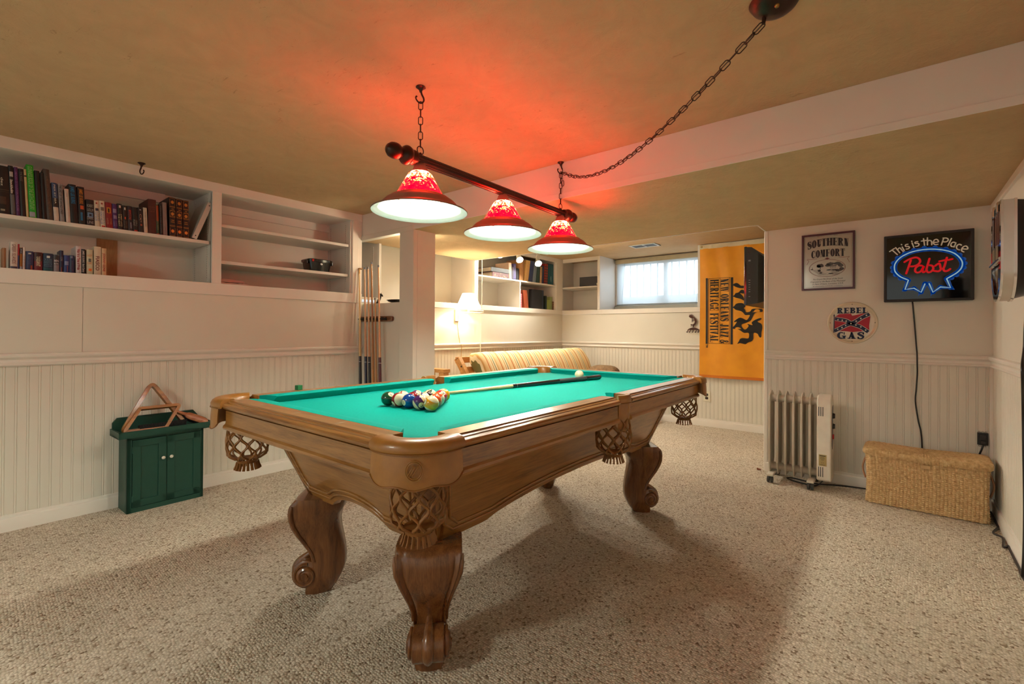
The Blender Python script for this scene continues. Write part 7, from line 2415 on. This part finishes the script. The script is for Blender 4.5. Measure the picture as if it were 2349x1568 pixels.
mesh_obj('bulb', MB().sphere(sc0 + Vector((0, 0, 0.075)), 0.028, 14, 10), M('warm_bulb', (1, 1, 1, 1), 0.5, emit=(1.0, 0.80, 0.52, 1), estr=700.0), shp, angle=180)
mesh_obj('power_cord', MB().tube(catmull([(XLF + 0.02, 3.446, 1.160), (XLF + 0.008, 3.455, 1.10), (XLF + 0.010, 3.487, 0.93), (XLF + 0.028, 3.495, 0.90), (XLF + 0.010, 3.507, 0.78), (XLF + 0.012, 3.51, 0.40)], 6), 0.0032, 6), M('tan_cord', S(196, 160, 106), 0.5), sl, angle=180)

# ---------------- futon
PINE = wood('futon_pine', S(168, 116, 60), S(200, 148, 86), S(216, 168, 106), 'y', 0.4, 0.2)
m, nt, b = nodes_of('striped_cover')
tcx = nt.nodes.new('ShaderNodeTexCoord')
spx = nt.nodes.new('ShaderNodeSeparateXYZ')
nt.links.new(tcx.outputs['Object'], spx.inputs[0])
fr = nt.nodes.new('ShaderNodeMath')
fr.operation = 'MULTIPLY_ADD'
fr.inputs[1].default_value = 5.6
nz_ = noise(nt, tcx.outputs['Object'], 7, 2)
nm = nt.nodes.new('ShaderNodeMath')
nm.operation = 'MULTIPLY'
nm.inputs[1].default_value = 0.10
nt.links.new(nz_, nm.inputs[0])
nt.links.new(spx.outputs['Y'], fr.inputs[0])
nt.links.new(nm.outputs[0], fr.inputs[2])
fc_ = nt.nodes.new('ShaderNodeMath')
fc_.operation = 'FRACT'
nt.links.new(fr.outputs[0], fc_.inputs[0])
cA, cB, cC, cD = S(228, 200, 146), S(196, 120, 56), S(112, 108, 60), S(236, 222, 184)
stripes = ramp(nt, fc_.outputs[0], [(0.0, cA), (0.16, cB), (0.24, cA), (0.36, cD), (0.46, S(206, 160, 96)), (0.54, cD), (0.64, cC), (0.70, cD), (0.80, S(214, 170, 104)), (0.90, cA)], 'CONSTANT')
nt.links.new(stripes, b.inputs['Base Color'])
b.inputs['Roughness'].default_value = 0.85
STRIPE = m
fu = thing('futon_sofa', 'wooden futon sofa with a striped mattress along the far left wall', 'sofa', (-3.2, 4.2, 0))
fy0, fy1 = 3.12, 5.30
mb = MB()
mb.prism([(-3.345, 0.780), (-3.290, 0.812), (-3.165, 0.640), (-3.10, 0.44), (-3.16, 0.42), (-3.225, 0.62)], fy0, fy0 + 0.045, lambda x, z, d: (x, d, z))
mesh_obj('back_frame_end', mb, PINE, fu, bevel=0.003)
mb = MB()
for q in ((-3.338, 0.775), (-3.27, 0.68), (-3.20, 0.56)):
    mb.box(q[0] - 0.012, fy0 + 0.02, q[1] - 0.03, q[0] + 0.014, fy1, q[1] + 0.03)
mesh_obj('back_rail', mb, PINE, fu, bevel=0.003)
mb = MB()
for dx, dz in ((-3.318, 0.782), (-3.300, 0.795), (-3.245, 0.72)):
    mb.tube([(dx, fy0 - 0.0012, dz), (dx, fy0 + 0.002, dz)], 0.005 if dz > 0.75 else 0.009, 10)
mesh_obj('bolt_hole', mb, INK, fu)
mb = MB()
for y in (fy0 + 0.06, fy1 - 0.06):
    mb.box(-3.14, y - 0.02, 0.10, -2.40, y + 0.02, 0.22)
mb.box(-3.10, fy0 + 0.02, 0.22, -2.42, fy1, 0.25)
mesh_obj('seat_frame', mb, PINE, fu, bevel=0.003)
for (y0, y1, x0, x1, z) in ((2.955, 3.04, -3.585, -3.309, 0.698), (5.30, 5.385, -3.585, -2.6, 0.52)):
    mesh_obj('arm', MB().box(x0, y0, z - 0.035, x1, y1, z), PINE, fu, bevel=0.005)
    for xx in (x0 + 0.04, x1 - 0.045):
        mesh_obj('leg', MB().box(xx - 0.035, y0 + 0.01, 0.0, xx + 0.035, y1 - 0.01, z - 0.034), PINE, fu, bevel=0.004)
def pad(name, sec, y0, y1, puck):
    """stuffed slab: closed section swept along y, rounded ends and gathered wrinkles"""
    mb = MB()
    s = catmull(sec, 5, True)
    cx = sum(p[0] for p in s) / len(s)
    cz = sum(p[1] for p in s) / len(s)
    n = 90
    rows = []
    for i in range(n + 1):
        f = i / n
        e = min(f, 1 - f) * (y1 - y0)
        k = 1.0 if e > 0.09 else sqrt(max(0.0, 1 - ((0.09 - e) / 0.09) ** 2)) * 0.45 + 0.55
        row = []
        for j, (x, z) in enumerate(s):
            w = 1 + puck * (sin(f * 60 + 1.5 * sin(j * 0.5)) * 0.5 + sin(f * 143 + j * 0.7) * 0.35)
            row.append((cx + (x - cx) * k * w, y0 + (y1 - y0) * f + 0.004 * sin(j * 1.3), cz + (z - cz) * k * w))
        rows.append(row)
    mb.grid(rows, closed_u=True)
    mb.add(rows[0], [tuple(range(len(s)))]); mb.add(rows[-1], [tuple(range(len(s)))])
    return mesh_obj(name, mb, STRIPE, fu, angle=180)
pad('back_mattress', [(-3.11, 0.42), (-3.20, 0.62), (-3.31, 0.80), (-3.27, 0.845), (-3.17, 0.835), (-3.08, 0.72), (-3.00, 0.55), (-2.94, 0.44)], 3.24, 5.22, 0.016)
pad('seat_mattress', [(-3.12, 0.26), (-3.14, 0.40), (-3.0, 0.44), (-2.6, 0.42), (-2.42, 0.38), (-2.38, 0.32), (-2.44, 0.26), (-2.8, 0.25)], 3.20, 5.26, 0.012)
pm = M('brown_patterned_cloth', S(120, 92, 62), 0.85, var=0.35, scale=40)
mb = MB()
rows = []
for i in range(13):
    a = -pi / 2 + pi * i / 12
    rows.append([(-2.79 + 0.20 * cos(a) ** 0.6 * (abs(cos(t)) ** 0.6) * (1 if cos(t) >= 0 else -1), 5.06 + 0.11 * cos(a) ** 0.6 * (abs(sin(t)) ** 0.6) * (1 if sin(t) >= 0 else -1), 0.550 + 0.105 * sin(a)) for t in [2 * pi * k / 28 for k in range(28)]])
mb.grid(rows, closed_u=True)
solo('throw_pillow', mb, pm, 'brown patterned pillow at the far end of the striped futon', 'pillow', (-2.79, 5.06, 0.42), angle=180)

# ---------------- far books
XB = -3.69
Z1, Z0 = 1.690, 1.352
FB = 'old books on the far upper shelf'
fb = lambda *a, **k: book(*a, xf=XB, group=FB, **k)
fb('tall cream album standing behind the flat books', 4.337, 4.391, Z1, 0.201, (222, 190, 160), -0.05, 0.22)
fb('dark slim album with white strip beside the cream album', 4.393, 4.421, Z1, 0.162, (52, 40, 70), 0.0, 0.18, bands=((0.08, 0.92, (196, 186, 196), 0.35, 0.6),))
fb('purple album on the far upper shelf', 4.424, 4.468, Z1, 0.198, (92, 84, 140), 0.0, 0.2, bands=((0.1, 0.9, (130, 124, 170), 0.3, 0.7),))
fb('short black book right of the purple album', 4.471, 4.528, Z1, 0.146, (28, 24, 24), 0.0, 0.18)
fb('large tan portfolio leaning left of the pale tan book', 4.533, 4.606, Z1, 0.268, (176, 128, 80), 0.10, 0.24)
fb('pale tan tall book leaning against the navy book', 4.630, 4.712, Z1, 0.270, (214, 170, 104), 0.17, 0.20)
fb('navy leaning book right of the pale tan book', 4.720, 4.800, Z1, 0.272, (48, 58, 92), 0.16, 0.20)
fb('grey-blue speckled book in the leaning row', 4.808, 4.872, Z1, 0.258, (110, 122, 130), 0.13, 0.20)
fb('dark green book in the middle of the far row', 4.886, 4.956, Z1, 0.221, (36, 66, 54), 0.06, 0.20)
fb('slim tan book between dark green and navy', 4.966, 5.004, Z1, 0.224, (186, 150, 104), 0.045, 0.18)
fb('slim dark navy book beside the tartan one', 5.010, 5.052, Z1, 0.240, (40, 42, 70), 0.042, 0.20)
fb('red and black tartan spined book', 5.060, 5.134, Z1, 0.272, (150, 40, 34), 0.035, 0.22, bands=tuple((0.06 + 0.13 * i, 0.10 + 0.13 * i, (40, 40, 36)) for i in range(7)) + ((0.0, 1.0, (60, 30, 30), 0.42, 0.55),))
fb('wide teal binder at the right end of the far row', 5.148, 5.272, Z1, 0.283, (10, 74, 82), 0.0, 0.24, title='ALBUM', tcol=(190, 200, 196), t0=0.60, t1=0.84, th=0.16)
FL = 'books on the far lower shelf'
fl = lambda *a, **k: book(*a, xf=XB, group=FL, **k)
fl('slim pink plaid book by the divider', 4.540, 4.590, Z0, 0.178, (206, 92, 100), 0.0, 0.2, bands=tuple((0.05 + 0.12 * i, 0.08 + 0.12 * i, (226, 170, 160)) for i in range(8)))
fl('rust-brown tall book leaning beside the plaid one', 4.640, 4.728, Z0, 0.226, (140, 62, 30), -0.16, 0.22)
fl('green book with taller olive one behind it', 5.128, 5.190, Z0, 0.130, (140, 150, 66), 0.0, 0.16)
fl('olive tall book right of the dark green slim one', 5.192, 5.246, Z0, 0.176, (128, 140, 84), 0.0, 0.2)
fl('slim dark green book beside the black album', 5.094, 5.122, Z0, 0.182, (28, 44, 34), 0.0, 0.2)
fl('maroon and gilt small book at the right end', 5.258, 5.286, Z0, 0.116, (84, 36, 36), 0.0, 0.16, bands=tuple((0.12 + 0.2 * i, 0.16 + 0.2 * i, (190, 160, 100)) for i in range(5)))
fl('big black photo album on the far lower shelf', 4.790, 5.050, Z0, 0.250, (26, 23, 23), 0.0, 0.05, bands=((0.0, 1.0, (44, 56, 74), 0.86, 0.97),))
# lying books
def flat_book(label, y0, y1, z, t, col, x0, x1, name='book', rot=0.0):
    r = thing(name, label, 'book', ((x0 + x1) / 2, (y0 + y1) / 2, z), 0, FB)
    mb = MB().box(x0, y0, z, x1, y1, z + 0.004).box(x0, y0, z + t - 0.004, x1, y1, z + t).box(x1 - 0.006, y0, z, x1, y1, z + t)
    mesh_obj('cover', mb, book_mat(col), r, bevel=0.002)
    mesh_obj('pages', MB().box(x0 + 0.004, y0 + 0.006, z + 0.004, x1 - 0.006, y1 - 0.006, z + t - 0.004), PAGES, r, angle=0)
    return r
q = flat_book('maroon patterned book lying under the black binder', 4.035, 4.325, Z1, 0.062, (92, 40, 42), -3.94, XB)
mb = MB()
r6 = random.Random(9)
for i in range(16):
    y, z, s = 4.05 + 0.26 * r6.random(), Z1 + 0.008 + 0.044 * r6.random(), 0.005 + 0.006 * r6.random()
    mb.add([(XB + 0.0006, y + s * cos(t), z + s * sin(t) * 0.8) for t in (0.3, 1.8, 3.3, 4.9)], [(0, 1, 2, 3)])
mesh_obj('cover_pattern', mb, book_mat((190, 150, 110)), q.children[0], angle=0)
flat_book('black binder lying on the maroon patterned book', 4.010, 4.330, Z1 + 0.0625, 0.052, (34, 28, 28), -3.96, XB + 0.004)
# dark box in the corner niche
dbx = solo('black_box', MB().box(-3.415, YF + 0.055, 1.6685, -3.112, YF + 0.30, 1.800), M('black_card', S(40, 33, 32), 0.6), 'flat-faced black storage box on the corner niche shelf', 'box', (-3.27, YF + 0.18, 1.6685), bevel=0.002)
mesh_obj('label_tag', MB().box(-3.150, YF + 0.0535, 1.684, -3.122, YF + 0.0555, 1.708), M('tag_paper', S(210, 206, 170), 0.7), dbx)
